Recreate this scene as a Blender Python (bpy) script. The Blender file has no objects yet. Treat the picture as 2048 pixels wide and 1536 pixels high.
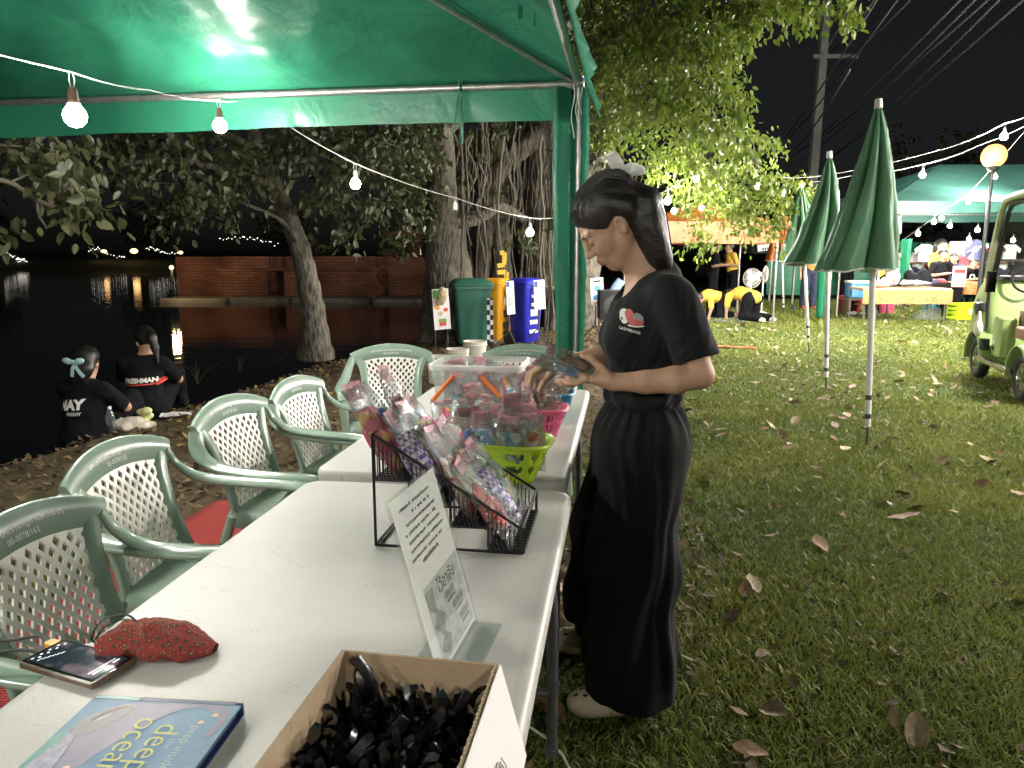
import bpy, bmesh, math, random
import numpy as np
from mathutils import Vector, Matrix
from mathutils import noise as mnoise
R = math.radians
PI = math.pi
SC = bpy.context.scene
COL = SC.collection
random.seed(7)
RNG = np.random.default_rng(7)

# ------------------------------------------------------------------ camera
FPX, CAMH, PITCH = 1500.0, 1.40, math.atan(266 / 1500.0)
cam = bpy.data.cameras.new('camera')
cam.sensor_width = 36.0
cam.lens = 36.0 * FPX / 2048.0
cam.clip_start = 0.05
cam.clip_end = 900.0
cam_o = bpy.data.objects.new('camera', cam)
cam_o.location = (0, 0, CAMH)
cam_o.rotation_euler = (PI / 2 - PITCH, 0, 0)
COL.objects.link(cam_o)
SC.camera = cam_o

# ------------------------------------------------------------------ world: night sky
SUN_EL, SUN_ROT = R(24), R(200)
world = bpy.data.worlds.new('World')
SC.world = world
world.use_nodes = True
wn = world.node_tree
for n in list(wn.nodes):
    wn.nodes.remove(n)
sky = wn.nodes.new('ShaderNodeTexSky')
sky.sky_type = 'NISHITA'
sky.sun_disc = False
sky.sun_elevation = SUN_EL
sky.sun_rotation = SUN_ROT
sky.dust_density = 2.0
hs = wn.nodes.new('ShaderNodeHueSaturation')
hs.inputs['Saturation'].default_value = 0.28
bg = wn.nodes.new('ShaderNodeBackground')
bg.inputs['Strength'].default_value = 0.0010
wo = wn.nodes.new('ShaderNodeOutputWorld')
wn.links.new(sky.outputs[0], hs.inputs['Color'])
wn.links.new(hs.outputs[0], bg.inputs['Color'])
wn.links.new(bg.outputs[0], wo.inputs['Surface'])

# faint moon in place of the daylight sun
sun = bpy.data.lights.new('moon', 'SUN')
sun.energy = 0.012
sun.angle = R(0.5)
sun.color = (1.0, 0.96, 0.9)
sun_o = bpy.data.objects.new('moon', sun)
sun_o.rotation_euler = (PI / 2 - SUN_EL, 0, PI - SUN_ROT)
COL.objects.link(sun_o)

SC.view_settings.view_transform = 'Standard'
SC.view_settings.look = 'None'
SC.view_settings.exposure = 1.0
SC.view_settings.gamma = 1.0
SC.view_settings.use_curve_mapping = False
cy = SC.cycles
cy.max_bounces = 5
cy.use_adaptive_sampling = True
cy.adaptive_threshold = .025
cy.diffuse_bounces = 2
cy.glossy_bounces = 3
cy.transmission_bounces = 4
cy.transparent_max_bounces = 14
cy.sample_clamp_indirect = 4.0
cy.caustics_reflective = False
cy.caustics_refractive = False
cy.use_denoising = True

# ------------------------------------------------------------------ helpers
_cp, _sp = math.cos(PITCH), math.sin(PITCH)


def _ray(px, py):
    a, b = (px - 1024) / FPX, -(py - 768) / FPX
    return Vector((a, _cp + b * _sp, -_sp + b * _cp))


def at(px, py, Y):                      # point seen at a photo position, Y metres ahead
    d = _ray(px, py)
    return Vector((0, 0, CAMH)) + d * (Y / d.y)


def gnd(px, py, z=0.0):                 # point seen at a photo position on a level plane
    d = _ray(px, py)
    return Vector((0, 0, CAMH)) + d * ((z - CAMH) / d.z)


class MB:
    """collects shapes into one mesh"""

    def __init__(self):
        self.v, self.f, self.m, self.uv = [], [], [], None

    def add(self, vs, fs, mi=0):
        o = len(self.v)
        self.v += [tuple(p) for p in vs]
        self.f += [tuple(i + o for i in q) for q in fs]
        self.m += [mi] * len(fs)
        return self

    def box(self, c, s, rot=None, mi=0, taper=1.0):
        x, y, z = s[0] / 2, s[1] / 2, s[2] / 2
        t = taper
        vs = [(-x, -y, -z), (x, -y, -z), (x, y, -z), (-x, y, -z),
              (-x * t, -y * t, z), (x * t, -y * t, z), (x * t, y * t, z), (-x * t, y * t, z)]
        M = rot if rot is not None else Matrix.Identity(3)
        c = Vector(c)
        vs = [c + M @ Vector(p) for p in vs]
        return self.add(vs, [(0, 3, 2, 1), (4, 5, 6, 7), (0, 1, 5, 4), (1, 2, 6, 5), (2, 3, 7, 6), (3, 0, 4, 7)], mi)

    def rbox(self, c, s, r=0.01, rot=None, mi=0, seg=2):
        """box with rounded vertical and soft horizontal edges"""
        x, y, z = s[0] / 2, s[1] / 2, s[2] / 2
        r = min(r, x * .98, y * .98, z * .98)
        M = rot if rot is not None else Matrix.Identity(3)
        c = Vector(c)

        def ring(ins, zz):
            o = []
            for cx, cy_, a0 in ((x - r, y - r, 0), (-x + r, y - r, 90), (-x + r, -y + r, 180), (x - r, -y + r, 270)):
                for k in range(seg + 1):
                    a = R(a0 + 90 * k / seg)
                    o.append(c + M @ Vector((cx + (r - ins) * math.cos(a), cy_ + (r - ins) * math.sin(a), zz)))
            return o
        b = r * .35
        rings = [ring(b, -z), ring(0, -z + b), ring(0, z - b), ring(b, z)]
        return self.loft(rings, mi=mi)

    def loft(self, rings, closed=True, cap=True, mi=0):
        n = len(rings[0])
        vs = [p for r in rings for p in r]
        fs = []
        for i in range(len(rings) - 1):
            for j in range(n if closed else n - 1):
                k = (j + 1) % n
                fs.append((i * n + j, i * n + k, (i + 1) * n + k, (i + 1) * n + j))
        if cap and closed:
            fs.append(tuple(range(n - 1, -1, -1)))
            fs.append(tuple((len(rings) - 1) * n + j for j in range(n)))
        return self.add(vs, fs, mi)

    def tube(self, pts, r, n=8, mi=0, cap=True, flat=1.0, up=None):
        pts = [Vector(p) for p in pts]
        rr = r if isinstance(r, (list, tuple)) else [r] * len(pts)
        u = None
        rings = []
        for i, p in enumerate(pts):
            t = (pts[min(i + 1, len(pts) - 1)] - pts[max(i - 1, 0)])
            if t.length < 1e-9:
                t = Vector((0, 0, 1))
            t.normalize()
            if up is not None:
                u = Vector(up)
                u = u - t * u.dot(t)
                if u.length < 1e-6:
                    u = t.orthogonal()
            elif u is None:
                u = t.orthogonal()
            else:
                u = u - t * u.dot(t)
                if u.length < 1e-6:
                    u = t.orthogonal()
            u.normalize()
            w = t.cross(u)
            rings.append([p + (u * math.cos(2 * PI * k / n) * flat + w * math.sin(2 * PI * k / n)) * rr[i] for k in range(n)])
        return self.loft(rings, cap=cap, mi=mi)

    def strip(self, pts, w, t, up, mi=0, crown=0.0):
        """rounded rectangular section swept along pts; w across, t thick; up = list or vector"""
        pts = [Vector(p) for p in pts]
        N = len(pts)
        rings = []
        for i, p in enumerate(pts):
            tg = (pts[min(i + 1, N - 1)] - pts[max(i - 1, 0)]).normalized()
            n = Vector(up[i]) if isinstance(up, list) else Vector(up)
            n = (n - tg * n.dot(tg)).normalized()
            s = tg.cross(n)
            ww = (w[i] if isinstance(w, list) else w) / 2
            tt = (t[i] if isinstance(t, list) else t) / 2
            e = min(ww, tt) * .6
            sec = [(-ww, -tt + e), (-ww + e, -tt), (ww - e, -tt), (ww, -tt + e), (ww, tt - e), (ww - e, tt),
                   (0, tt + crown), (-ww + e, tt), (-ww, tt - e)]
            rings.append([p + s * a + n * b for a, b in sec])
        return self.loft(rings, mi=mi)

    def lathe(self, prof, n=20, c=(0, 0, 0), cap=True, mi=0, sx=1.0, sy=1.0):
        c = Vector(c)
        rings = [[c + Vector((r * math.cos(2 * PI * k / n) * sx, r * math.sin(2 * PI * k / n) * sy, z)) for k in range(n)] for r, z in prof]
        return self.loft(rings, cap=cap, mi=mi)

    def ball(self, c, r, n=12, m=8, mi=0, rot=None):
        r = (r, r, r) if not isinstance(r, (tuple, list)) else r
        M = rot if rot is not None else Matrix.Identity(3)
        c = Vector(c)
        rings = []
        for i in range(m + 1):
            a = -PI / 2 + PI * i / m
            a = max(-PI / 2 + .02, min(PI / 2 - .02, a))
            rings.append([c + M @ Vector((r[0] * math.cos(a) * math.cos(2 * PI * k / n), r[1] * math.cos(a) * math.sin(2 * PI * k / n), r[2] * math.sin(a))) for k in range(n)])
        return self.loft(rings, mi=mi)

    def prism(self, outline, z0, z1, M=None, mi=0):
        """outline list of (x,y) CCW, extruded z0..z1, M 4x4"""
        n = len(outline)
        vs = [Vector((x, y, z0)) for x, y in outline] + [Vector((x, y, z1)) for x, y in outline]
        if M is not None:
            vs = [M @ p for p in vs]
        fs = [tuple(range(n - 1, -1, -1)), tuple(range(n, 2 * n))]
        fs += [(j, (j + 1) % n, n + (j + 1) % n, n + j) for j in range(n)]
        return self.add(vs, fs, mi)

    def grid(self, fn, nu, nv, mi=0):
        vs = [fn(i / nu, j / nv) for i in range(nu + 1) for j in range(nv + 1)]
        fs = [(i * (nv + 1) + j, (i + 1) * (nv + 1) + j, (i + 1) * (nv + 1) + j + 1, i * (nv + 1) + j + 1) for i in range(nu) for j in range(nv)]
        return self.add(vs, fs, mi)

    def mesh(self, name, mats, smooth=True):
        me = bpy.data.meshes.new(name)
        me.from_pydata(self.v, [], self.f)
        mats = mats if isinstance(mats, (list, tuple)) else [mats]
        for m in mats:
            me.materials.append(m)
        if len(mats) > 1:
            me.polygons.foreach_set('material_index', self.m)
        if smooth:
            me.polygons.foreach_set('use_smooth', [True] * len(me.polygons))
            try:
                me.set_sharp_from_angle(angle=R(38 if smooth is True else smooth))
            except Exception:
                pass
        me.update()
        return me

    def build(self, name, mats, parent=None, smooth=True, loc=None):
        return link(name, self.mesh(name, mats, smooth), parent, loc)


def link(name, me, parent=None, loc=None):
    o = bpy.data.objects.new(name, me)
    COL.objects.link(o)
    if parent is not None:
        o.parent = parent
    if loc is not None:
        o.location = loc
    return o


def tag(o, label=None, cat=None, group=None, kind=None):
    if label:
        o['label'] = label
    if cat:
        o['category'] = cat
    if group:
        o['group'] = group
    if kind:
        o['kind'] = kind
    return o


def thing(name, label, cat, loc=(0, 0, 0), rz=0.0, group=None):
    o = bpy.data.objects.new(name, None)
    o.empty_display_size = .05
    COL.objects.link(o)
    o.location = loc
    o.rotation_euler = (0, 0, rz)
    return tag(o, label, cat, group)


def copy_tree(o, parent=None):
    c = o.copy()
    COL.objects.link(c)
    c.parent = parent
    for ch in list(o.children):
        copy_tree(ch, c)
    return c


def add_mod(o, typ, **kw):
    m = o.modifiers.new(typ.lower(), typ)
    for k, v in kw.items():
        setattr(m, k, v)
    return m


def fast_mesh(name, V, Fa, mats, mi=None, smooth=False, attr=None):
    """numpy verts (n,3), faces (m,k) -> mesh; attr: dict name -> per-point colour (n,3)"""
    me = bpy.data.meshes.new(name)
    V = np.asarray(V, np.float32)
    Fa = np.asarray(Fa, np.int32)
    m, k = Fa.shape
    me.vertices.add(len(V))
    me.vertices.foreach_set('co', V.ravel())
    me.loops.add(m * k)
    me.loops.foreach_set('vertex_index', Fa.ravel())
    me.polygons.add(m)
    me.polygons.foreach_set('loop_start', np.arange(0, m * k, k, dtype=np.int32))
    for q in (mats if isinstance(mats, (list, tuple)) else [mats]):
        me.materials.append(q)
    if mi is not None:
        me.polygons.foreach_set('material_index', np.asarray(mi, np.int32))
    if smooth:
        me.polygons.foreach_set('use_smooth', np.ones(m, bool))
    me.update(calc_edges=True)
    if attr:
        for an, av in attr.items():
            a = me.attributes.new(an, 'FLOAT', 'POINT')
            a.data.foreach_set('value', np.asarray(av, np.float32))
    return me


def rot_to(z, x=None):
    """3x3 whose local z looks along z"""
    z = Vector(z).normalized()
    x = Vector(x) if x is not None else z.orthogonal()
    x = (x - z * x.dot(z)).normalized()
    y = z.cross(x)
    return Matrix((x, y, z)).transposed()


def bez(pts, n=8):
    """Catmull-Rom through pts"""
    P = [Vector(p) for p in pts]
    P = [P[0] * 2 - P[1]] + P + [P[-1] * 2 - P[-2]]
    out = []
    for i in range(1, len(P) - 2):
        for k in range(n):
            t = k / n
            a, b, c, d = P[i - 1], P[i], P[i + 1], P[i + 2]
            out.append(.5 * ((2 * b) + (c - a) * t + (2 * a - 5 * b + 4 * c - d) * t * t + (3 * b - a - 3 * c + d) * t ** 3))
    out.append(P[-2])
    return out


# ------------------------------------------------------------------ materials
_M = {}


def pm(name, col, rough=.5, metal=0.0, var=.12, vs=6.0, bump=0.0, bs=60.0, spec=.5, coat=0.0, alpha=1.0, trans=0.0,
       emit=None, es=0.0, sub=0.0, dirt=None, ds=3.0, dlev=(.5, .7), sheen=0.0, rvar=.0):
    """principled with noise-driven colour drift, optional stains and fine relief"""
    if name in _M:
        return _M[name]
    m = bpy.data.materials.new(name)
    m.use_nodes = True
    nt = m.node_tree
    b = nt.nodes['Principled BSDF']
    tc = nt.nodes.new('ShaderNodeTexCoord')
    col = tuple(col[:3])
    out = None
    if var > 0:
        nz = nt.nodes.new('ShaderNodeTexNoise')
        nz.inputs['Scale'].default_value = vs
        nz.inputs['Detail'].default_value = 5.0
        nz.inputs['Roughness'].default_value = .62
        nt.links.new(tc.outputs['Object'], nz.inputs['Vector'])
        rp = nt.nodes.new('ShaderNodeValToRGB')
        rp.color_ramp.elements[0].position = .3
        rp.color_ramp.elements[1].position = .7
        rp.color_ramp.elements[0].color = (*[c * (1 - var) for c in col], 1)
        rp.color_ramp.elements[1].color = (*[min(1, c * (1 + var)) for c in col], 1)
        nt.links.new(nz.outputs['Fac'], rp.inputs['Fac'])
        out = rp.outputs['Color']
        if rvar:
            mr = nt.nodes.new('ShaderNodeMapRange')
            mr.inputs['To Min'].default_value = max(.02, rough - rvar)
            mr.inputs['To Max'].default_value = min(1, rough + rvar)
            nt.links.new(nz.outputs['Fac'], mr.inputs['Value'])
            nt.links.new(mr.outputs[0], b.inputs['Roughness'])
    if dirt is not None:
        n2 = nt.nodes.new('ShaderNodeTexNoise')
        n2.inputs['Scale'].default_value = ds
        n2.inputs['Detail'].default_value = 8.0
        n2.inputs['Roughness'].default_value = .7
        nt.links.new(tc.outputs['Object'], n2.inputs['Vector'])
        r2 = nt.nodes.new('ShaderNodeValToRGB')
        r2.color_ramp.elements[0].position = dlev[0]
        r2.color_ramp.elements[1].position = dlev[1]
        mx = nt.nodes.new('ShaderNodeMix')
        mx.data_type = 'RGBA'
        nt.links.new(n2.outputs['Fac'], r2.inputs['Fac'])
        nt.links.new(r2.outputs['Color'], mx.inputs['Factor'])
        if out is not None:
            nt.links.new(out, mx.inputs['A'])
        else:
            mx.inputs['A'].default_value = (*col, 1)
        mx.inputs['B'].default_value = (*dirt, 1)
        out = mx.outputs['Result']
    if out is not None:
        nt.links.new(out, b.inputs['Base Color'])
    else:
        b.inputs['Base Color'].default_value = (*col, 1)
    if not rvar:
        b.inputs['Roughness'].default_value = rough
    b.inputs['Metallic'].default_value = metal
    b.inputs['Specular IOR Level'].default_value = spec
    b.inputs['Coat Weight'].default_value = coat
    b.inputs['Alpha'].default_value = alpha
    b.inputs['Transmission Weight'].default_value = trans
    b.inputs['Sheen Weight'].default_value = sheen
    if sub:
        b.inputs['Subsurface Weight'].default_value = sub
        b.inputs['Subsurface Radius'].default_value = (.012, .005, .003)
        b.inputs['Subsurface Scale'].default_value = 1.0
    if emit is not None:
        b.inputs['Emission Color'].default_value = (*emit, 1)
        b.inputs['Emission Strength'].default_value = es
    if bump > 0:
        n3 = nt.nodes.new('ShaderNodeTexNoise')
        n3.inputs['Scale'].default_value = bs
        n3.inputs['Detail'].default_value = 6.0
        nt.links.new(tc.outputs['Object'], n3.inputs['Vector'])
        bp = nt.nodes.new('ShaderNodeBump')
        bp.inputs['Strength'].default_value = bump
        bp.inputs['Distance'].default_value = .02
        nt.links.new(n3.outputs['Fac'], bp.inputs['Height'])
        nt.links.new(bp.outputs['Normal'], b.inputs['Normal'])
    _M[name] = m
    return m


def film(name, tint=(1, 1, 1), gloss=.22, rough=.06, milky=0.0, bump=.6, bs=22.0):
    """clear plastic film: see-through plus sharp crinkled reflections, real at any angle"""
    if name in _M:
        return _M[name]
    m = bpy.data.materials.new(name)
    m.use_nodes = True
    nt = m.node_tree
    for n in list(nt.nodes):
        nt.nodes.remove(n)
    o = nt.nodes.new('ShaderNodeOutputMaterial')
    t = nt.nodes.new('ShaderNodeBsdfTransparent')
    t.inputs[0].default_value = (*tint, 1)
    g = nt.nodes.new('ShaderNodeBsdfGlossy')
    g.inputs['Roughness'].default_value = rough
    fr = nt.nodes.new('ShaderNodeLayerWeight')
    fr.inputs['Blend'].default_value = .35
    mr = nt.nodes.new('ShaderNodeMapRange')
    mr.inputs['To Min'].default_value = gloss * .5
    mr.inputs['To Max'].default_value = min(1.0, gloss * 2.6)
    nt.links.new(fr.outputs['Facing'], mr.inputs['Value'])
    tc = nt.nodes.new('ShaderNodeTexCoord')
    vz = nt.nodes.new('ShaderNodeTexNoise')
    vz.inputs['Scale'].default_value = bs
    vz.inputs['Detail'].default_value = 4
    nt.links.new(tc.outputs['Object'], vz.inputs['Vector'])
    bp = nt.nodes.new('ShaderNodeBump')
    bp.inputs['Strength'].default_value = bump
    bp.inputs['Distance'].default_value = .02
    nt.links.new(vz.outputs['Fac'], bp.inputs['Height'])
    nt.links.new(bp.outputs[0], g.inputs['Normal'])
    nt.links.new(bp.outputs[0], fr.inputs['Normal'])
    mx = nt.nodes.new('ShaderNodeMixShader')
    nt.links.new(mr.outputs[0], mx.inputs[0])
    nt.links.new(t.outputs[0], mx.inputs[1])
    nt.links.new(g.outputs[0], mx.inputs[2])
    last = mx
    if milky > 0:
        d = nt.nodes.new('ShaderNodeBsdfDiffuse')
        d.inputs[0].default_value = (*[min(1, c * .9) for c in tint], 1)
        m2 = nt.nodes.new('ShaderNodeMixShader')
        m2.inputs[0].default_value = milky
        nt.links.new(mx.outputs[0], m2.inputs[1])
        nt.links.new(d.outputs[0], m2.inputs[2])
        last = m2
    nt.links.new(last.outputs[0], o.inputs[0])
    _M[name] = m
    return m


def emis(name, col, s):
    if name in _M:
        return _M[name]
    m = bpy.data.materials.new(name)
    m.use_nodes = True
    nt = m.node_tree
    b = nt.nodes['Principled BSDF']
    b.inputs['Base Color'].default_value = (*col, 1)
    b.inputs['Emission Color'].default_value = (*col, 1)
    b.inputs['Emission Strength'].default_value = s
    _M[name] = m
    return m


def leaf_mat(name, c0, c1, transl=.35, rough=.45):
    """leaf: colour drifts with the point attribute 'tone'; some light passes through"""
    if name in _M:
        return _M[name]
    m = bpy.data.materials.new(name)
    m.use_nodes = True
    nt = m.node_tree
    b = nt.nodes['Principled BSDF']
    b.inputs['Roughness'].default_value = rough
    at_ = nt.nodes.new('ShaderNodeAttribute')
    at_.attribute_name = 'tone'
    rp = nt.nodes.new('ShaderNodeValToRGB')
    rp.color_ramp.elements[0].color = (*c0, 1)
    rp.color_ramp.elements[1].color = (*c1, 1)
    nt.links.new(at_.outputs['Fac'], rp.inputs['Fac'])
    nt.links.new(rp.outputs[0], b.inputs['Base Color'])
    tr = nt.nodes.new('ShaderNodeBsdfTranslucent')
    nt.links.new(rp.outputs[0], tr.inputs[0])
    mx = nt.nodes.new('ShaderNodeMixShader')
    mx.inputs[0].default_value = transl
    nt.links.new(b.outputs[0], mx.inputs[1])
    nt.links.new(tr.outputs[0], mx.inputs[2])
    nt.links.new(mx.outputs[0], nt.nodes['Material Output'].inputs[0])
    _M[name] = m
    return m


# ------------------------------------------------------------------ writing
_FONT_CACHE = {}


def text_mesh(txt, size=1.0, extrude=0.0, align='CENTER', bold=0.0, shear=0.0):
    c = bpy.data.curves.new('txt', 'FONT')
    c.body = txt
    c.size = size
    c.extrude = extrude
    c.offset = bold
    c.shear = shear
    c.align_x = align
    c.align_y = 'CENTER'
    c.resolution_u = 3
    o = bpy.data.objects.new('txt', c)
    COL.objects.link(o)
    dg = bpy.context.evaluated_depsgraph_get()
    dg.update()
    me = bpy.data.meshes.new_from_object(o.evaluated_get(dg))
    bpy.data.objects.remove(o)
    bpy.data.curves.remove(c)
    return me


def text_on(name, txt, mat, parent, M, size, extrude=.0004, align='CENTER', bold=0.0, warp=None, shear=0.0):
    me = text_mesh(txt, size, extrude, align, bold, shear)
    for v in me.vertices:
        v.co = M @ (warp(v.co) if warp else v.co)
    me.materials.clear()
    me.materials.append(mat)
    me.name = name
    return link(name, me, parent)


# ------------------------------------------------------------------ smooth solid bodies (distance fields -> one surface)
class SDF:
    def __init__(self, lo, hi, h):
        self.lo, self.h = np.array(lo, np.float32), h
        self.n = np.ceil((np.array(hi) - np.array(lo)) / h).astype(int) + 1
        self.d = np.full(tuple(self.n), .12, np.float32)

    def _sub(self, lo, hi):
        a = np.clip(np.floor((np.array(lo) - self.lo) / self.h).astype(int), 0, self.n - 1)
        b = np.clip(np.ceil((np.array(hi) - self.lo) / self.h).astype(int) + 1, 1, self.n)
        sl = tuple(slice(i, max(j, i + 1)) for i, j in zip(a, b))
        ax = [self.lo[k] + self.h * np.arange(sl[k].start, sl[k].stop, dtype=np.float32) for k in range(3)]
        return sl, np.meshgrid(*ax, indexing='ij', sparse=True)

    def _mix(self, sl, f, k, sub):
        d = self.d[sl]
        if sub:
            a, b = d, -f
            if k > 0:
                h = np.clip(.5 - .5 * (b - a) / k * -1, 0, 1)
                h = np.clip(.5 + .5 * (b - a) / k, 0, 1)
                self.d[sl] = a * (1 - h) + b * h + k * h * (1 - h)
            else:
                self.d[sl] = np.maximum(a, b)
        else:
            if k > 0:
                h = np.clip(.5 + .5 * (d - f) / k, 0, 1)
                self.d[sl] = d * (1 - h) + f * h - k * h * (1 - h)
            else:
                self.d[sl] = np.minimum(d, f)

    def cone(self, a, b, ra, rb, k=.01, sub=False, sq=None):
        """tapered capsule; sq=(axis vector, factor) flattens along axis"""
        a, b = np.array(a, np.float32), np.array(b, np.float32)
        m = max(ra, rb) + k * 2 + .012
        sl, (X, Y, Z) = self._sub(np.minimum(a, b) - m, np.maximum(a, b) + m)
        ab = b - a
        L = max(float(ab @ ab), 1e-10)
        t = np.clip(((X - a[0]) * ab[0] + (Y - a[1]) * ab[1] + (Z - a[2]) * ab[2]) / L, 0, 1)
        dx, dy, dz = X - a[0] - t * ab[0], Y - a[1] - t * ab[1], Z - a[2] - t * ab[2]
        q = dx * dx + dy * dy + dz * dz
        if sq is not None:
            n = np.array(sq[0], np.float32)
            n = n / np.linalg.norm(n)
            pr = dx * n[0] + dy * n[1] + dz * n[2]
            q = q + pr * pr * (1 / sq[1] ** 2 - 1)
        f = np.sqrt(q) - (ra + (rb - ra) * t)
        self._mix(sl, f.astype(np.float32), k, sub)
        return self

    def chain(self, pts, rr, k=.01, sq=None):
        for i in range(len(pts) - 1):
            self.cone(pts[i], pts[i + 1], rr[i], rr[i + 1], k, sq=sq)
        return self

    def ell(self, c, r, k=.01, rot=None, sub=False):
        c = np.array(c, np.float32)
        m = max(r) + k * 2 + .012
        sl, (X, Y, Z) = self._sub(c - m, c + m)
        dx, dy, dz = X - c[0], Y - c[1], Z - c[2]
        if rot is not None:
            M = np.array(rot, np.float32).T
            dx, dy, dz = (M[i, 0] * dx + M[i, 1] * dy + M[i, 2] * dz for i in range(3))
        q0 = np.sqrt((dx / r[0]) ** 2 + (dy / r[1]) ** 2 + (dz / r[2]) ** 2)
        q1 = np.sqrt((dx / r[0] ** 2) ** 2 + (dy / r[1] ** 2) ** 2 + (dz / r[2] ** 2) ** 2) + 1e-9
        f = q0 * (q0 - 1) / q1
        self._mix(sl, np.clip(f, -.2, .2).astype(np.float32), k, sub)
        return self

    def fn(self, f, lo, hi, k=.0, sub=False):
        sl, (X, Y, Z) = self._sub(lo, hi)
        self._mix(sl, np.broadcast_to(f(X, Y, Z), self.d[sl].shape).astype(np.float32), k, sub)
        return self

    def surf(self, smooth=2):
        d, h = self.d, self.h
        s = d < 0
        nx, ny, nz = s.shape
        c = np.zeros((nx - 1, ny - 1, nz - 1), np.int8)
        for i in (0, 1):
            for j in (0, 1):
                for k in (0, 1):
                    c += s[i:nx - 1 + i, j:ny - 1 + j, k:nz - 1 + k]
        mix = (c > 0) & (c < 8)
        idx = np.full(mix.shape, -1, np.int32)
        cells = np.argwhere(mix)
        idx[mix] = np.arange(len(cells))
        acc = np.zeros((len(cells), 3), np.float32)
        cnt = np.zeros(len(cells), np.float32)
        cor = [(i, j, k) for i in (0, 1) for j in (0, 1) for k in (0, 1)]
        val = {q: d[cells[:, 0] + q[0], cells[:, 1] + q[1], cells[:, 2] + q[2]] for q in cor}
        for q in cor:
            for ax in range(3):
                if q[ax] == 0:
                    p = list(q)
                    p[ax] = 1
                    p = tuple(p)
                    a, b = val[q], val[p]
                    x = (a < 0) != (b < 0)
                    t = np.where(x, a / np.where(x, a - b, 1), 0)
                    e = np.array(q, np.float32)[None, :].repeat(len(cells), 0)
                    e[:, ax] = t
                    acc[x] += e[x]
                    cnt[x] += 1
        V = (cells + acc / cnt[:, None]) * h + self.lo
        Q = []
        for ax in range(3):
            o1, o2 = [(1, 2), (2, 0), (0, 1)][ax]
            a = [slice(None)] * 3
            b = [slice(None)] * 3
            a[ax] = slice(0, -1)
            b[ax] = slice(1, None)
            ch = s[tuple(a)] != s[tuple(b)]
            e = np.argwhere(ch)
            e = e[(e[:, o1] > 0) & (e[:, o2] > 0) & (e[:, o1] < s.shape[o1] - 1) & (e[:, o2] < s.shape[o2] - 1)]
            inn = s[e[:, 0], e[:, 1], e[:, 2]]
            d1 = np.zeros(3, int)
            d1[o1] = 1
            d2 = np.zeros(3, int)
            d2[o2] = 1
            g = lambda w: idx[w[:, 0], w[:, 1], w[:, 2]]
            q = np.stack([g(e - d1 - d2), g(e - d2), g(e), g(e - d1)], 1)
            q[~inn] = q[~inn][:, ::-1]
            Q.append(q)
        Q = np.concatenate(Q)
        Q = Q[(Q >= 0).all(1)]
        for _ in range(smooth):
            S = np.zeros_like(V)
            C = np.zeros(len(V), np.float32)
            for i in range(4):
                a, b = Q[:, i], Q[:, (i + 1) % 4]
                np.add.at(S, a, V[b])
                np.add.at(C, a, 1)
                np.add.at(S, b, V[a])
                np.add.at(C, b, 1)
            V = V * .5 + .5 * S / np.maximum(C, 1)[:, None]
        return V, Q

    def build(self, name, mat, parent=None, smooth=2, warp=None, mi=None):
        V, Q = self.surf(smooth)
        if warp is not None:
            V = warp(V)
        return link(name, fast_mesh(name, V, Q, mat, mi=mi(V, Q) if mi else None, smooth=True), parent)
# ------------------------------------------------------------------ ground, water, far bank
SHORE = np.array([(-30, -5.2), (0, -4.5), (3, -4.05), (5.2, -3.72), (7.0, -3.36), (8.6, -2.95), (10.7, -2.35), (13, -1.6), (16, -1.0), (22, -.4), (30, -.2), (60, 3), (400, 30)], float)


def shore_x(y):
    return np.interp(y, SHORE[:, 0], SHORE[:, 1])


def vnoise(x, y, s, seed=0):
    """cheap smooth value noise, numpy"""
    x, y = np.asarray(x, float) * s + seed * 17.3, np.asarray(y, float) * s - seed * 9.1
    xi, yi = np.floor(x), np.floor(y)
    fx, fy = x - xi, y - yi
    fx, fy = fx * fx * (3 - 2 * fx), fy * fy * (3 - 2 * fy)

    def h(a, b):
        q = np.sin(a * 127.1 + b * 311.7 + seed * 3.7) * 43758.5453
        return q - np.floor(q)
    return (h(xi, yi) * (1 - fx) + h(xi + 1, yi) * fx) * (1 - fy) + (h(xi, yi + 1) * (1 - fx) + h(xi + 1, yi + 1) * fx) * fy


def lawn_mask(x, y):
    xb = np.interp(y, [-30, 1, 4, 6, 8, 12, 16, 30], [-.3, -.3, .1, .7, 1.3, 2.4, 3.2, 5.0])
    n = (vnoise(x, y, 1.1, 1) - .5) * 1.6 + (vnoise(x, y, 4.0, 2) - .5) * .7
    m = np.clip((x - xb) / 1.1 + .5 + n, 0, 1)
    p = np.clip((vnoise(x, y, .9, 5) - .47) * 5 + (vnoise(x, y, 5, 6) - .5) * 1.2, 0, 1)
    near = np.clip((x - shore_x(y) - .75) / .7, 0, 1) * np.clip((5.2 - y) / 1.2, 0, 1)
    return np.maximum(m, p * near * .9)


def ground_z(x, y):
    d = x - shore_x(y) + (vnoise(x, y, 1.3, 3) - .5) * .25
    t = np.clip((.25 - d) / .9, 0, 1)
    z = -1.1 * t * t * (3 - 2 * t)
    z = z - .10 * np.clip((1.6 - d) / 1.6, 0, 1) ** 2
    return z + (vnoise(x, y, .5, 4) - .5) * .03 * np.clip(d, 0, 1)


def axis_lines(segs):
    out = []
    for a, b, s in segs:
        out.append(np.arange(a, b, s))
    return np.unique(np.round(np.concatenate(out), 4))


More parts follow.
